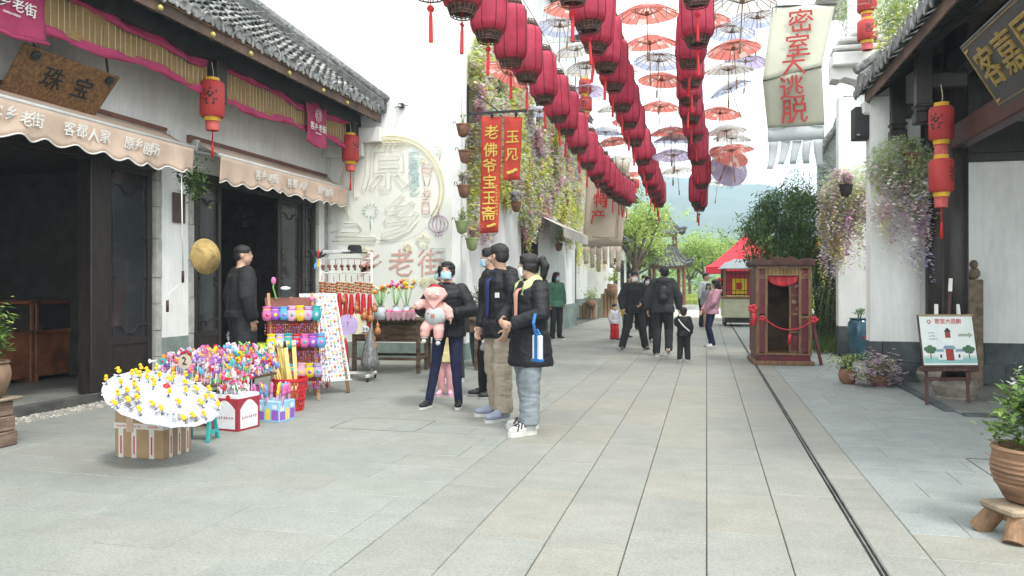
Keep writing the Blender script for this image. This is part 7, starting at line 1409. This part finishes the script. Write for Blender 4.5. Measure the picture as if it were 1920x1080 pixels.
    # hair
    if hair:
        b = B(); hm = hairs if hair in ('short', 'buzz') else hairm; f = .004 if hair == 'buzz' else 0
        b.ell(H(0, .012, .048), tuple((q-f)*hs for q in (.083, .1, .08)), 20, R_=HR); b.ell(H(0, .045, .0), tuple((q-f)*hs for q in (.074, .064, .078)), 16, R_=HR)
        if hair != 'buzz': b.ell(H(0, -.03, .085), tuple(q*hs for q in (.068, .058, .036)), 14, R_=HR)
        if hair in ('ponytail', 'bun', 'long', 'low'):
            [b.ell(H(sd*.062, .01, .0), tuple(q*hs for q in (.024, .055, .05)), 12, R_=HR) for sd in (1, -1)]
        if hair == 'ponytail': limb(b, [H(0, .085, .055), H(0, .135, .06), H(0, .165, .0), H(0, .15, -.09), H(0, .13, -.15)], [.025*hs, .042*hs, .046*hs, .034*hs, .012*hs])
        if hair == 'low': limb(b, [H(0, .09, .0), H(0, .12, -.03), H(0, .11, -.12)], [.03*hs, .034*hs, .015*hs])
        if hair == 'bun': b.ell(H(0, .1, .075), .04*hs, 12)
        if hair == 'long': limb(b, [H(0, .05, .0), H(0, .075, -.1), H(0, .08, -.22), H(.0, .07, -.3)], [.078*hs, .07*hs, .06*hs, .03*hs]); [limb(b, [H(sd*.07, 0, .0), H(sd*.078, .0, -.12), H(sd*.06, -.02, -.24)], [.026*hs, .028*hs, .012*hs]) for sd in (1, -1)]
        b.v = [q*s for q in b.v]; fuse('hair', b, hm, r, max(.006, vox*.6)*s, 2, fold=.0025*s, seed=seed)
        if hair == 'ponytail': b = B(); b.tube([H(0, .092, .058)*s, H(0, .108, .06)*s], .03*hs*s, 12); b.obj('hair_tie', M('hair_tie', (.5, .15, .15), .6), r, smooth=True)
    # trousers
    bulk = legs.get('bulk', .018); b = B(); lm = legs.get('mat', blackm); cuff = legs.get('cuff', .06); fl_ = legs.get('flare', 0)
    b.tube([V(0, .005, z)+hip for z in (.84, .92, 1.0, 1.04)], [.15+bulk*.5, .162+bulk*.4, .15, .145], 18, ry=[.11+bulk*.5, .12+bulk*.4, .108, .104], up=(1, 0, 0))
    for n_ in 'LR':
        hp, kn, an = J['hp'+n_], J['kn'+n_], J['an'+n_]; ac = an+(kn-an).normalized()*(cuff-.085); P_, R_ = seg([hp, kn, ac], [.088+bulk, .060+bulk+fl_*.3, .046+bulk+fl_]); limb(b, P_, R_, end=0)
    b.v = [q*s for q in b.v]; fuse('trousers', b, lm, r, vox*s, 3, fold=legs.get('fold', .006)*s, seed=seed+3)
    # shoes
    for n_, sd in (('L', 1), ('R', -1)):
        an = J['an'+n_]; ft = R(g('ft'+n_, sd*12)); tip = R(g('tip'+n_, 0)); Rf = Euler((tip, 0, ft)).to_matrix(); sc_ = shoes.get('size', 1); b = B(); F = lambda x, y, z: an+V(0, 0, -.075)+Rf @ (V(x, y, z)*sc_)
        b.ell(F(0, -.105, .035), tuple(q*sc_ for q in (.044, .09, .034)), 14, R_=Rf); b.ell(F(0, .0, .042), tuple(q*sc_ for q in (.036, .06, .042)), 14, R_=Rf); b.ell(F(0, -.06, .055), tuple(q*sc_ for q in (.034, .06, .034)), 12, R_=Rf); b.tube([F(0, .0, .06), F(0, .01, .105)], [.04*sc_, .044*sc_], 12)
        b.v = [q*s for q in b.v]; sh = fuse('shoe', b, shoes.get('mat', shoe_b), r, max(.008, vox*.7)*s, 2)
        b = B(); out = [(.0, .062), (.028, .05), (.038, .01), (.034, -.04), (.046, -.1), (.042, -.15), (.024, -.188), (0, -.198), (-.024, -.188), (-.042, -.15), (-.046, -.1), (-.034, -.04), (-.038, .01), (-.028, .05)]
        lo = [F(x, y, -.010 if shoes.get('chunky') else -.008)*s for x, y in out]; hi = [F(x, y, .026 if shoes.get('chunky') else .016)*s for x, y in out]; b.add(lo+hi, [tuple(reversed(range(14))), tuple(range(14, 28))]+[(i, (i+1) % 14, (i+1) % 14+14, i+14) for i in range(14)]); b.obj('sole', shoes.get('sole', shoe_w), sh)
        if shoes.get('pattern'):
            b = B()
            for k in range(5): z = .05+.012*k; [b.bar(F(sx*.042, -.14+.034*k, z-.012)*s, F(sx*.02, -.11+.03*k, z+.024)*s, .012, .01) for sx in (1, -1)]; b.bar(F(-.026, -.13+.024*k, .07+.008*k)*s, F(.026, -.13+.024*k, .07+.008*k)*s, .006, .006)
            b.obj('shoe_panels', shoes['pattern'], sh)
    # upper garment
    if top is not None:
        bk_ = top.get('bulk', .03); hem = top.get('hem', .86); tm = top.get('mat', blackm); puff = top.get('puff', 0); b = B(); zs = [hem+(1.44-hem)*i/26 for i in range(27)]; rx, ry = [], []
        for i, z in enumerate(zs):
            t = [(q[0], q[1], q[2]) for q in tor]; a = t[0]
            for j in range(len(t)-1):
                if t[j][0] <= z <= t[j+1][0]: w_ = (z-t[j][0])/(t[j+1][0]-t[j][0]); a = (z, t[j][1]+(t[j+1][1]-t[j][1])*w_, t[j][2]+(t[j+1][2]-t[j][2])*w_)
            if z < .95: a = (z, .165+.02*(.95-z)/.3, .125+.02*(.95-z)/.3)
            pf = puff*abs(math.sin(math.pi*(z-hem)/.085)); k_ = bk_ if z < 1.36 else bk_*.5; fl2 = top.get('flare', 0)*max(0, 1.15-z); rx.append(max(a[1], .15 if z < 1.3 else 0)+k_+pf+fl2); ry.append(max(a[2], .105 if z < 1.3 else 0)+k_+pf+fl2)
        b.tube([up_(V(0, .005, z)) for z in zs], rx, 22, ry=ry, up=(1, 0, 0))
        for sd, n_ in ((1, 'L'), (-1, 'R')):
            a, e, w = J['sh'+n_], J['el'+n_], J['wr'+n_]; w = e.lerp(w, top.get('sleeve', .93)); P_, R_ = seg([a, e, w], [.052+bk_*.85, .047+bk_*.75, .036+bk_*.6], 7); R_ = [q+puff*.7*abs(math.sin(i*1.35)) for i, q in enumerate(R_)]; limb(b, P_, R_, end=0); limb(b, [a-V(sd*.09, 0, .01), a], [.052+bk_*.5, .052+bk_*.7])
        if top.get('collar', 1): b.tube([nb-V(0, 0, .05), nb+V(0, .012, .012)], [.085, .066+bk_*.2], 16)
        if top.get('hood'): b.ell(nb+V(0, .10, -.03), (.125, .065, .08), 14); b.ell(nb+V(0, .075, .0), (.11, .05, .04), 14)
        b.v = [q*s for q in b.v]; jk = fuse('jacket', b, tm, r, vox*s, 2 if puff else 3, fold=top.get('fold', .006)*s, seed=seed+9)
        if top.get('inner'):     # shirt seen in the open front
            b = B(); w2 = top.get('iw', .035)
            b.grid(lambda u, v: up_(V((u-.5)*2*w2*(1+.6*v)+top.get('ix', 0), -(.120+bk_*.9+(.012 if v < .8 else -.03*(v-.8)*5)) if v < .9 else -.085, .98+.46*v))*s, 6, 10); b.obj('inner_shirt', top['inner'], r, smooth=True, solid=.006*s)
        if top.get('trim'):
            b = B(); b.tube([up_(V(-.07, -.10, 1.30))*s, up_(V(-.085, -.07, 1.41))*s, up_(V(-.09, .03, 1.47))*s, up_(V(0, .1, 1.49))*s, up_(V(.09, .03, 1.47))*s, up_(V(.085, -.07, 1.41))*s, up_(V(.07, -.10, 1.30))*s], .055*s, 8, ry=.032*s); b.obj('hood_lining', top['trim'], r, smooth=True)
        if top.get('zip'): b = B(); b.tube([up_(V(0, -(.135+bk_), z))*s for z in (hem+.05, 1.1, 1.25, 1.38)], .004*s, 4); b.obj('zip', top['zip'], r)
    if extras: extras(r, s, J, H, up_)
    return r
# ---- mother with the baby
def e_mother(r, s, J, H, up_):
    b = B(); b.tube([H(-.03, .085, .09)*s, H(.03, .085, .09)*s], .012, 6); b.obj('hair_clip', M('hair_tie'), r)
person('woman in black jacket, navy leggings and blue mask holding a baby in a pink suit', (-2.77, 8.10, 0), R(10), 1.62, dict(hip=(0, 0, -.02), turn=-14, pitch=-8, elR=(-.30, -.06, 1.13), wrR=(-.13, -.26, 1.07), elL=(.29, -.04, 1.12), wrL=(.08, -.27, 1.10), hdR=(1, -.1, .0), hdL=(-1, -.1, .1), palmR=(0, 1, 0), palmL=(0, 1, 0), anL=(.13, -.02, .085), anR=(-.21, -.05, .085), knR=(-.13, -.05, .5), knL=(.1, -.05, .5), ftL=4, ftR=-22),
       dict(mat=blackc, bulk=.036, hem=.84, puff=.005), dict(mat=navy, bulk=.0, fold=.004, cuff=.03), dict(mat=shoe_b, sole=shoe_w), 'bun', maskm, vox=.010, fine=True, extras=e_mother, seed=1)
babyp = M('baby_pink_fleece', (.74, .40, .37), .9, .08, 20, .4, 200); babyg = M('baby_grey_bib', (.42, .46, .46), .9, .08, 20, .3, 200)
bb = empty('baby', (-2.81, 7.80, .93), R(12), 'baby in pink animal-hooded suit with grey bib held against the woman in navy leggings', 'baby')
b = B(); b.tube([V(0, .02, .0), V(0, .01, .08), V(0, .01, .16), V(0, .01, .22)], [.08, .09, .08, .05], 14); limb(b, [V(0, .02, .2), V(0, .02, .26)], [.04, .05]); b.ell(V(0, .01, .31), (.074, .08, .08), 16)
arms = ((-1, [V(-.07, 0, .22), V(-.14, -.03, .22), V(-.195, -.06, .185)]), (1, [V(.08, 0, .19), V(.15, -.04, .14), V(.17, -.06, .06)])); lg = ((-1, [V(-.055, -.01, .01), V(-.10, -.05, -.05), V(-.105, -.05, -.13)]), (1, [V(.04, -.01, .01), V(.045, -.06, -.06), V(.045, -.06, -.15)]))
for sd, p_ in arms: limb(b, p_, [.034, .03, .024]); hand(b, p_[-1], p_[-1]-p_[-2], sd, .6, .45, fat=1.2)
for sd, p_ in lg: limb(b, p_, [.05, .042, .03])
fuse('body', b, skin2, bb, .007, 3)
b = B(); b.tube([V(0, .02, -.02), V(0, .01, .06), V(0, .0, .15), V(0, .01, .24)], [.085, .105, .1, .06], 14)
for sd, p_ in arms: limb(b, p_, [.05, .046, .04], end=0)
for sd, p_ in lg: limb(b, p_, [.062, .056, .046], end=0)
fuse('suit', b, babyp, bb, .009, 3, .004, 5)
b = B(); b.ell(V(0, .02, .32), (.1, .095, .09), 18); b.poly([(-.085, -.10, .385), (.02, -.10, .40), (.095, -.10, .385), (.135, -.10, .31), (.06, -.10, .235), (.0, -.10, .15), (-.06, -.10, .235), (-.11, -.10, .32)], (0, .13, 0)); b.ell(V(0, -.085, .32), (.085, .05, .06), 14); fuse('animal_hood', b, babyp, bb, .008, 9, .004, 2)
b = B(); [b.ell(V(x, -.0, .405-.004*abs(i-3)**2), (.018, .022, .024), 8) for i, x in enumerate([-.066, -.044, -.022, 0, .022, .044, .066])]; b.obj('red_crest', M('crest_red', (.6, .02, .03), .7), bb, smooth=True)
b = B(); [b.ell(V(x, -.075, .378), (.008, .02, .012), 8) for x in [-.06, -.03, 0, .03, .06]]; b.obj('white_teeth', ltr_w, bb, smooth=True)
b = B(); [b.ell(V(x, -.125, .315), (.013, .010, .013), 10, 0) for x in (-.04, .04)]; [b.ell(V(x, -.135, .315), (.006, .004, .006), 8, 1) for x in (-.038, .038)]; b.obj('hood_eyes', [ltr_w, eye_d], bb, smooth=True)
b = B(); b.ell(V(.01, -.04, .085), (.118, .082, .108), 18); b.obj('grey_bib', babyg, bb, smooth=True)
b = B(); b.box(-.03, .012, -.128, -.119, .07, .11); b.ell(V(.06, -.108, .02), (.014, .006, .01), 8); b.ell(V(-.06, -.108, .12), (.014, .006, .01), 8); b.obj('bib_motif', M('bib_red', (.4, .15, .14), .8), bb)
for sd, p_ in lg:
    q = p_[-1]; b = B(); b.ell(q+V(0, .0, -.008), (.036, .036, .022), 12); b.obj('white_sock', ltr_w, bb, smooth=True); b = B(); b.ell(q+V(0, -.015, -.035), (.03, .042, .026), 12); b.obj('baby_shoe', shoe_b, bb, smooth=True); b = B(); b.ell(q+V(0, -.045, -.045), (.026, .022, .024), 10); b.obj('shoe_toe', shoe_w, bb, smooth=True)
# ---- the three standing front right
def e_khaki(r, s, J, H, up_):
    b = B(); q = up_(V(.14, -.13, 1.2))*s; b.box(q.x-.03, q.x+.03, q.y-.02, q.y-.01, q.z-.02, q.z+.03); b.obj('chest_emblem', ltr_w, r)
person('man in black padded jacket, khaki trousers and grey sneakers looking away to the left', (-2.03, 7.58, 0), R(-38), 1.76, dict(turn=-85, pitch=2, elR=(-.27, .03, 1.12), wrR=(-.24, -.08, .88), elL=(.29, -.02, 1.13), wrL=(.24, -.10, .88), anL=(.14, -.06, .085), anR=(-.12, .06, .085), ftR=-25, ftL=5),
       dict(mat=blackc, bulk=.032, hem=.79, puff=.006, fold=.009, inner=M('blue_inner', (.015, .03, .12), .8), hood=1, iw=.02), dict(mat=khaki, bulk=.03, flare=.008, fold=.012, cuff=.075), dict(mat=shoe_g, sole=shoe_w, size=1.22), 'short', None, vox=.010, fine=True, seed=2, extras=e_khaki)
def e_coat(r, s, J, H, up_): pass
b2_ = person('woman with ponytail in long black padded coat with lime hood lining and grey jeans', (-1.58, 6.95, 0), R(-42), 1.63, dict(turn=-52, pitch=0, elR=(-.27, -.05, 1.14), wrR=(-.09, -.27, 1.06), elL=(.28, -.06, 1.13), wrL=(.08, -.27, 1.04), hdR=(.8, -.5, -.2), hdL=(-.8, -.5, -.2), curlL=1.1, curlR=1.1, palmL=(-.3, .9, 0), palmR=(.3, .9, 0), anL=(.12, -.09, .085), anR=(-.12, .1, .085), ftR=-30, ftL=2),
       dict(mat=blackc, bulk=.037, hem=.64, puff=.006, fold=.009, inner=M('peach_inner', (.62, .3, .24), .8), trim=M('lime_lining', (.5, .55, .26), .85, .06), hood=1, iw=.02, flare=.04), dict(mat=greyj, bulk=.03, flare=.016, fold=.012, cuff=.09), dict(mat=shoe_w, sole=shoe_w, size=1.25, chunky=1, pattern=shoe_b), 'ponytail', maskw, vox=.010, fine=True, seed=3, extras=e_coat)
q = P(1008, 650, D=6.75); bag = empty('blue_white_bag', q, R(-35), 'small blue and white phone pouch hanging at the side of the long black coat', 'bag')
b = B(); b.box(-.055, .055, -.02, .02, -.12, .10); b.obj('pouch', M('pouch_white', (.66, .68, .7), .6), bag, bevel=.01); b = B(); b.box(-.02, .02, -.0245, .0245, -.125, .12); b.box(-.06, .06, -.024, .024, -.13, -.105); b.tube([V(-.035, 0, .1), V(0, 0, .15), V(.035, 0, .1)], .010, 8); b.obj('blue_trim', M('strap_blue'), bag, bevel=.004)
b = B(); b.tube([P(1004, 588, D=6.74), P(1006, 606, D=6.70), P(1007, 628, D=6.73)], .014, 8, ry=.005); b.obj('strap', M('strap_blue'), bag, w=True)
def e_m0(r, s, J, H, up_): pass
person('tall man in black jacket and blue mask standing behind, seen in left profile', (-2.52, 8.95, 0), R(-62), 1.79, dict(turn=-12, elL=(.25, 0, 1.12), wrL=(.2, -.1, .90), elR=(-.25, .02, 1.12), wrR=(-.23, -.06, .88), anR=(-.1, -.05, .085)), dict(mat=blackm, bulk=.035, hem=.80, hood=0), dict(mat=blackm, bulk=.02), dict(mat=shoe_b, sole=M('sole_grey', (.3, .3, .3))), 'short', maskm, vox=.011, seed=4)
for (px, py, D, nm, lab, m, fn_) in ((911, 640, 8.0, 'water_bottle', 'clear crumpled water bottle held by the man in khaki trousers', M('clear_bottle', (.6, .64, .64), .1, alpha=.6, spec=.8), lambda b: b.lathe([(0, -.1), (.03, -.1), (.033, -.06), (.03, 0), (.032, .05), (.012, .09), (.012, .11), (0, .11)], 14)),
                                 (902, 622, 8.15, 'pink_toy', 'pink and white toy held beside the bottle', pinkp, lambda b: (b.ell((0, 0, 0), (.045, .03, .03), 10), b.ell((.05, 0, .02), (.03, .025, .03), 8)))):
    o = empty(nm, P(px, py, D=D), 0, lab, nm.split('_')[-1]); b = B(); fn_(b); b.xf(Euler((.3, .5, 0)).to_matrix().to_4x4()); b.obj('shell', m, o, smooth=True); b = B(); b.ell((-.02, -.03, .0), (.018, .01, .018), 8); b.obj('detail', whp, o)
# ---- woman reaching for the flowers, child behind
def e_glass(r, s, J, H, up_):
    b = B()
    for sd in (1, -1): b.tube([(H(sd*.032+.02*math.cos(R(30*i)), -.096, .004+.015*math.sin(R(30*i))))*s for i in range(13)], .0022, 4, cap=False); b.tube([H(sd*.052, -.096, .008)*s, H(sd*.078, -.02, .01)*s, H(sd*.08, .02, 0)*s], .002, 4)
    b.tube([H(-.012, -.096, .006)*s, H(.012, -.096, .006)*s], .0022, 4); b.obj('glasses', blk, r)
    e, w = J['elR'], J['wrR']; b = B(); [b.tube([e.lerp(w, t)*s, e.lerp(w, t+.05)*s], .062*s, 12, m) for t, m in ((.62, 0), (.72, 1), (.82, 0))]; b.obj('striped_cuff', [M('cuff_orange', (.6, .2, .04), .8), M('cuff_navy', (.02, .02, .06), .8)], r, smooth=True)
person('woman with glasses and bun in dark coat reaching over the flowers on the table', (-3.35, 10.15, 0), R(-98), 1.64, dict(lean=(.02, -.17, -.03), pitch=-14, turn=14, elR=(-.2, -.42, 1.14), wrR=(-.06, -.66, 1.08), hdR=(.1, -1, -.1), palmR=(0, 0, -1), elL=(.24, -.25, 1.12), wrL=(.16, -.42, 1.0)), dict(mat=blackm, bulk=.045, hem=.72), dict(mat=darkc, bulk=.015), dict(mat=shoe_w), 'bun', maskm, vox=.011, seed=5, extras=e_glass)
person('small child with pink trousers and pink clogs mostly hidden behind the mother', (-3.10, 8.98, 0), R(10), .95, dict(turn=20), dict(mat=M('pale_yellow_coat', (.6, .52, .26), .85), bulk=.05, hem=.74), dict(mat=M('child_pink_trousers', (.62, .32, .33), .85), bulk=.03), dict(mat=pkc, sole=pkc, size=1.3), 'bun', None, vox=.013, hs=1.32, seed=6, sk=skin2)
# ---- shopkeeper
def e_shop(r, s, J, H, up_):
    b = B(); rr = random.Random(3)
    for (cx, cz) in ((.10, .68), (-.10, .42), (.16, .35)):
        for i in range(26): a = rr.uniform(0, 6.28); d = V(math.cos(a), 0, math.sin(a))*rr.uniform(.02, .075); q = V(cx, .128 if cz > .5 else .09, cz); b.bar((q+d*.3)*s, (q+d)*s, .005, .004)
    b.obj('dragon_print', M('print_white', (.55, .56, .58), .8), r)
person('stall keeper man with short hair in dark sweatshirt seen from behind at the shop door', (-5.50, 8.35, .0), R(180-38), 1.83, dict(turn=-25, elL=(.27, .04, 1.12), wrL=(.24, .0, .86), elR=(-.27, .04, 1.12), wrR=(-.25, -.03, .86)), dict(mat=blackm, bulk=.05, hem=.88), dict(mat=darkc, bulk=.045, flare=.02), dict(mat=shoe_b), 'buzz', None, vox=.011, seed=7, extras=e_shop)
# ---- further people
person('woman in green jacket and blue mask half hidden behind the long black coat', P(1043, 636, z=0), R(40), 1.66, dict(turn=25), dict(mat=M('green_jacket', (.05, .14, .09), .8), bulk=.03, hem=.82), dict(mat=blackm), dict(mat=shoe_b), 'long', maskm, vox=.014, seed=8)
person('toddler in white top and bright red trousers walking alone', P(1152, 638, z=0), R(35), .86, dict(anL=(.08, -.1, .085), anR=(-.08, .08, .085)), dict(mat=M('lilac_white_top', (.55, .54, .6), .85), bulk=.055, hem=.80), dict(mat=M('toddler_red', (.55, .015, .03), .8), bulk=.045, flare=.02), dict(mat=shoe_b, size=1.3), 'short', None, vox=.016, hs=1.45, seed=9, sk=skin2)
person('child in yellow top and jeans walking past the masked man', P(1174, 640, D=19.6).xy.to_3d(), R(60), 1.12, {}, dict(mat=M('child_yellow', (.7, .42, .02), .8), bulk=.045, hem=.84), dict(mat=greyj, bulk=.03), dict(mat=shoe_b, size=1.2), 'short', None, vox=.016, hs=1.3, seed=10, sk=skin2)
person('man in dark jacket and white mask striding toward the camera', P(1188, 656, z=0), R(20), 1.62, dict(lean=(0, -.04, 0), anR=(-.27, -.06, .085), knR=(-.17, -.08, .5), anL=(.26, .0, .085), knL=(.17, -.06, .5), elR=(-.28, -.02, 1.12), wrR=(-.26, -.12, .9), elL=(.26, -.08, 1.12), wrL=(.1, -.24, 1.0)), dict(mat=blackm, bulk=.055, hem=.8), dict(mat=blackm, bulk=.03), dict(mat=M('brown_shoe', (.12, .08, .06), .6), sole=M('sole_grey')), 'short', maskw, vox=.013, seed=11)
person('person in dark clothes and white mask walking just behind the striding man', P(1214, 644, D=18.2).xy.to_3d(), R(15), 1.55, {}, dict(mat=darkc, bulk=.04), dict(mat=blackm), dict(mat=shoe_w), 'long', maskw, vox=.016, seed=12)
def e_pack(r, s, J, H, up_):
    b = B(); b.ell(V(0, .2, 1.17)*s, (.115, .07, .17), 14); b.ell(V(0, .235, 1.09)*s, (.09, .05, .08), 12); fuse('backpack', b, M('backpack_black', (.012, .013, .015), .5, .2, 10, .3), r, .012, 3, .003)
    b = B()
    for sd in (1, -1): b.tube([V(sd*.07, .17, 1.33)*s, V(sd*.1, .05, 1.455)*s, V(sd*.11, -.09, 1.38)*s], .02, 6, ry=.008); b.tube([V(sd*.02, .19, 1.36)*s, V(sd*.1, .17, 1.0)*s], .005, 5)
    b.obj('backpack_strap', M('backpack_black'), r)
person('man in dark hooded jacket with black backpack walking away, seen from behind', P(1243, 668, z=0), R(185), 1.72, dict(turn=22, pitch=-16, head_off=(-.02, -.03, -.02), elL=(.28, 0, 1.12), wrL=(.28, -.06, .86), elR=(-.28, -.02, 1.12), wrR=(-.30, -.06, .88), anL=(.12, .02, .085), anR=(-.10, .13, .15), knR=(-.11, -.04, .5), tipR=-38), dict(mat=darkc, bulk=.045, hem=.82, hood=1), dict(mat=blackm, bulk=.022), dict(mat=M('tan_shoe', (.3, .26, .2), .6), sole=shoe_w), 'short', None, vox=.012, seed=13, extras=e_pack)
def e_kid(r, s, J, H, up_): b = B(); b.tube([V(.16, .12, 1.36)*s, V(.0, .2, 1.15)*s, V(-.19, .12, .98)*s], .026, 6, ry=.008); b.obj('shoulder_strap', M('strap_mint', (.55, .6, .58), .7), r)
person('small child in black with pale shoulder strap holding the backpack man by the hand', P(1282, 676, z=0), R(180), .92, dict(elL=(.22, 0, 1.2), wrL=(.26, -.12, 1.36), hdL=(.1, -.2, 1), anL=(.13, 0, .085), anR=(-.13, 0, .085), turn=-15), dict(mat=blackc, bulk=.06, hem=.8), dict(mat=blackm, bulk=.045), dict(mat=shoe_b, size=1.35), 'short', None, vox=.016, hs=1.4, seed=14, sk=skin2, extras=e_kid)
person('girl with long dark hair in dusty pink hooded jacket and navy trousers leaning back', P(1334, 651, z=0), R(-75), 1.46, dict(hip=(0, .0, 0), lean=(0, .10, 0), pitch=6, turn=-18, elL=(.22, .0, 1.15), wrL=(.12, -.14, .95), elR=(-.22, 0, 1.15), wrR=(-.12, -.2, .9), knL=(.09, -.09, .5), knR=(-.09, -.07, .5)), dict(mat=M('dusty_pink_jacket', (.5, .27, .34), .85, .08), bulk=.05, hem=.84, hood=1), dict(mat=navy, bulk=.01), dict(mat=shoe_w), 'long', None, vox=.013, seed=15)
person('man in white shirt and black trousers bending near the tent', P(1318, 614, z=0), R(60), 1.72, dict(lean=(0, -.08, 0), pitch=-10), dict(mat=M('white_shirt', (.6, .62, .64), .8), bulk=.03, hem=.92, collar=0), dict(mat=blackm), dict(mat=shoe_b), 'short', None, vox=.018, seed=16)
person('child in grey standing between the white-shirted man and the girl in pink', P(1328, 618, z=0), R(0), 1.4, {}, dict(mat=M('grey_top', (.3, .3, .33), .8), bulk=.03), dict(mat=M('peach_trousers', (.55, .36, .28), .8)), dict(mat=shoe_w), 'long', None, vox=.018, seed=17, sk=skin2)
for (px, D, lab, hr, mk) in ((1188, 23, 'distant person in dark coat left of the striding man', 'long', maskm), (1207, 25, 'distant person in grey with a mask behind the group', 'short', maskw), (1180, 27, 'farthest dark figure by the flowers at the street end', 'short', None)):
    person(lab, P(px, 600, D=D).xy.to_3d(), R(20), 1.66, {}, dict(mat=darkc if px != 1207 else M('grey_top'), bulk=.04), dict(mat=blackm), dict(mat=shoe_b), hr, mk, vox=.02, seed=px)
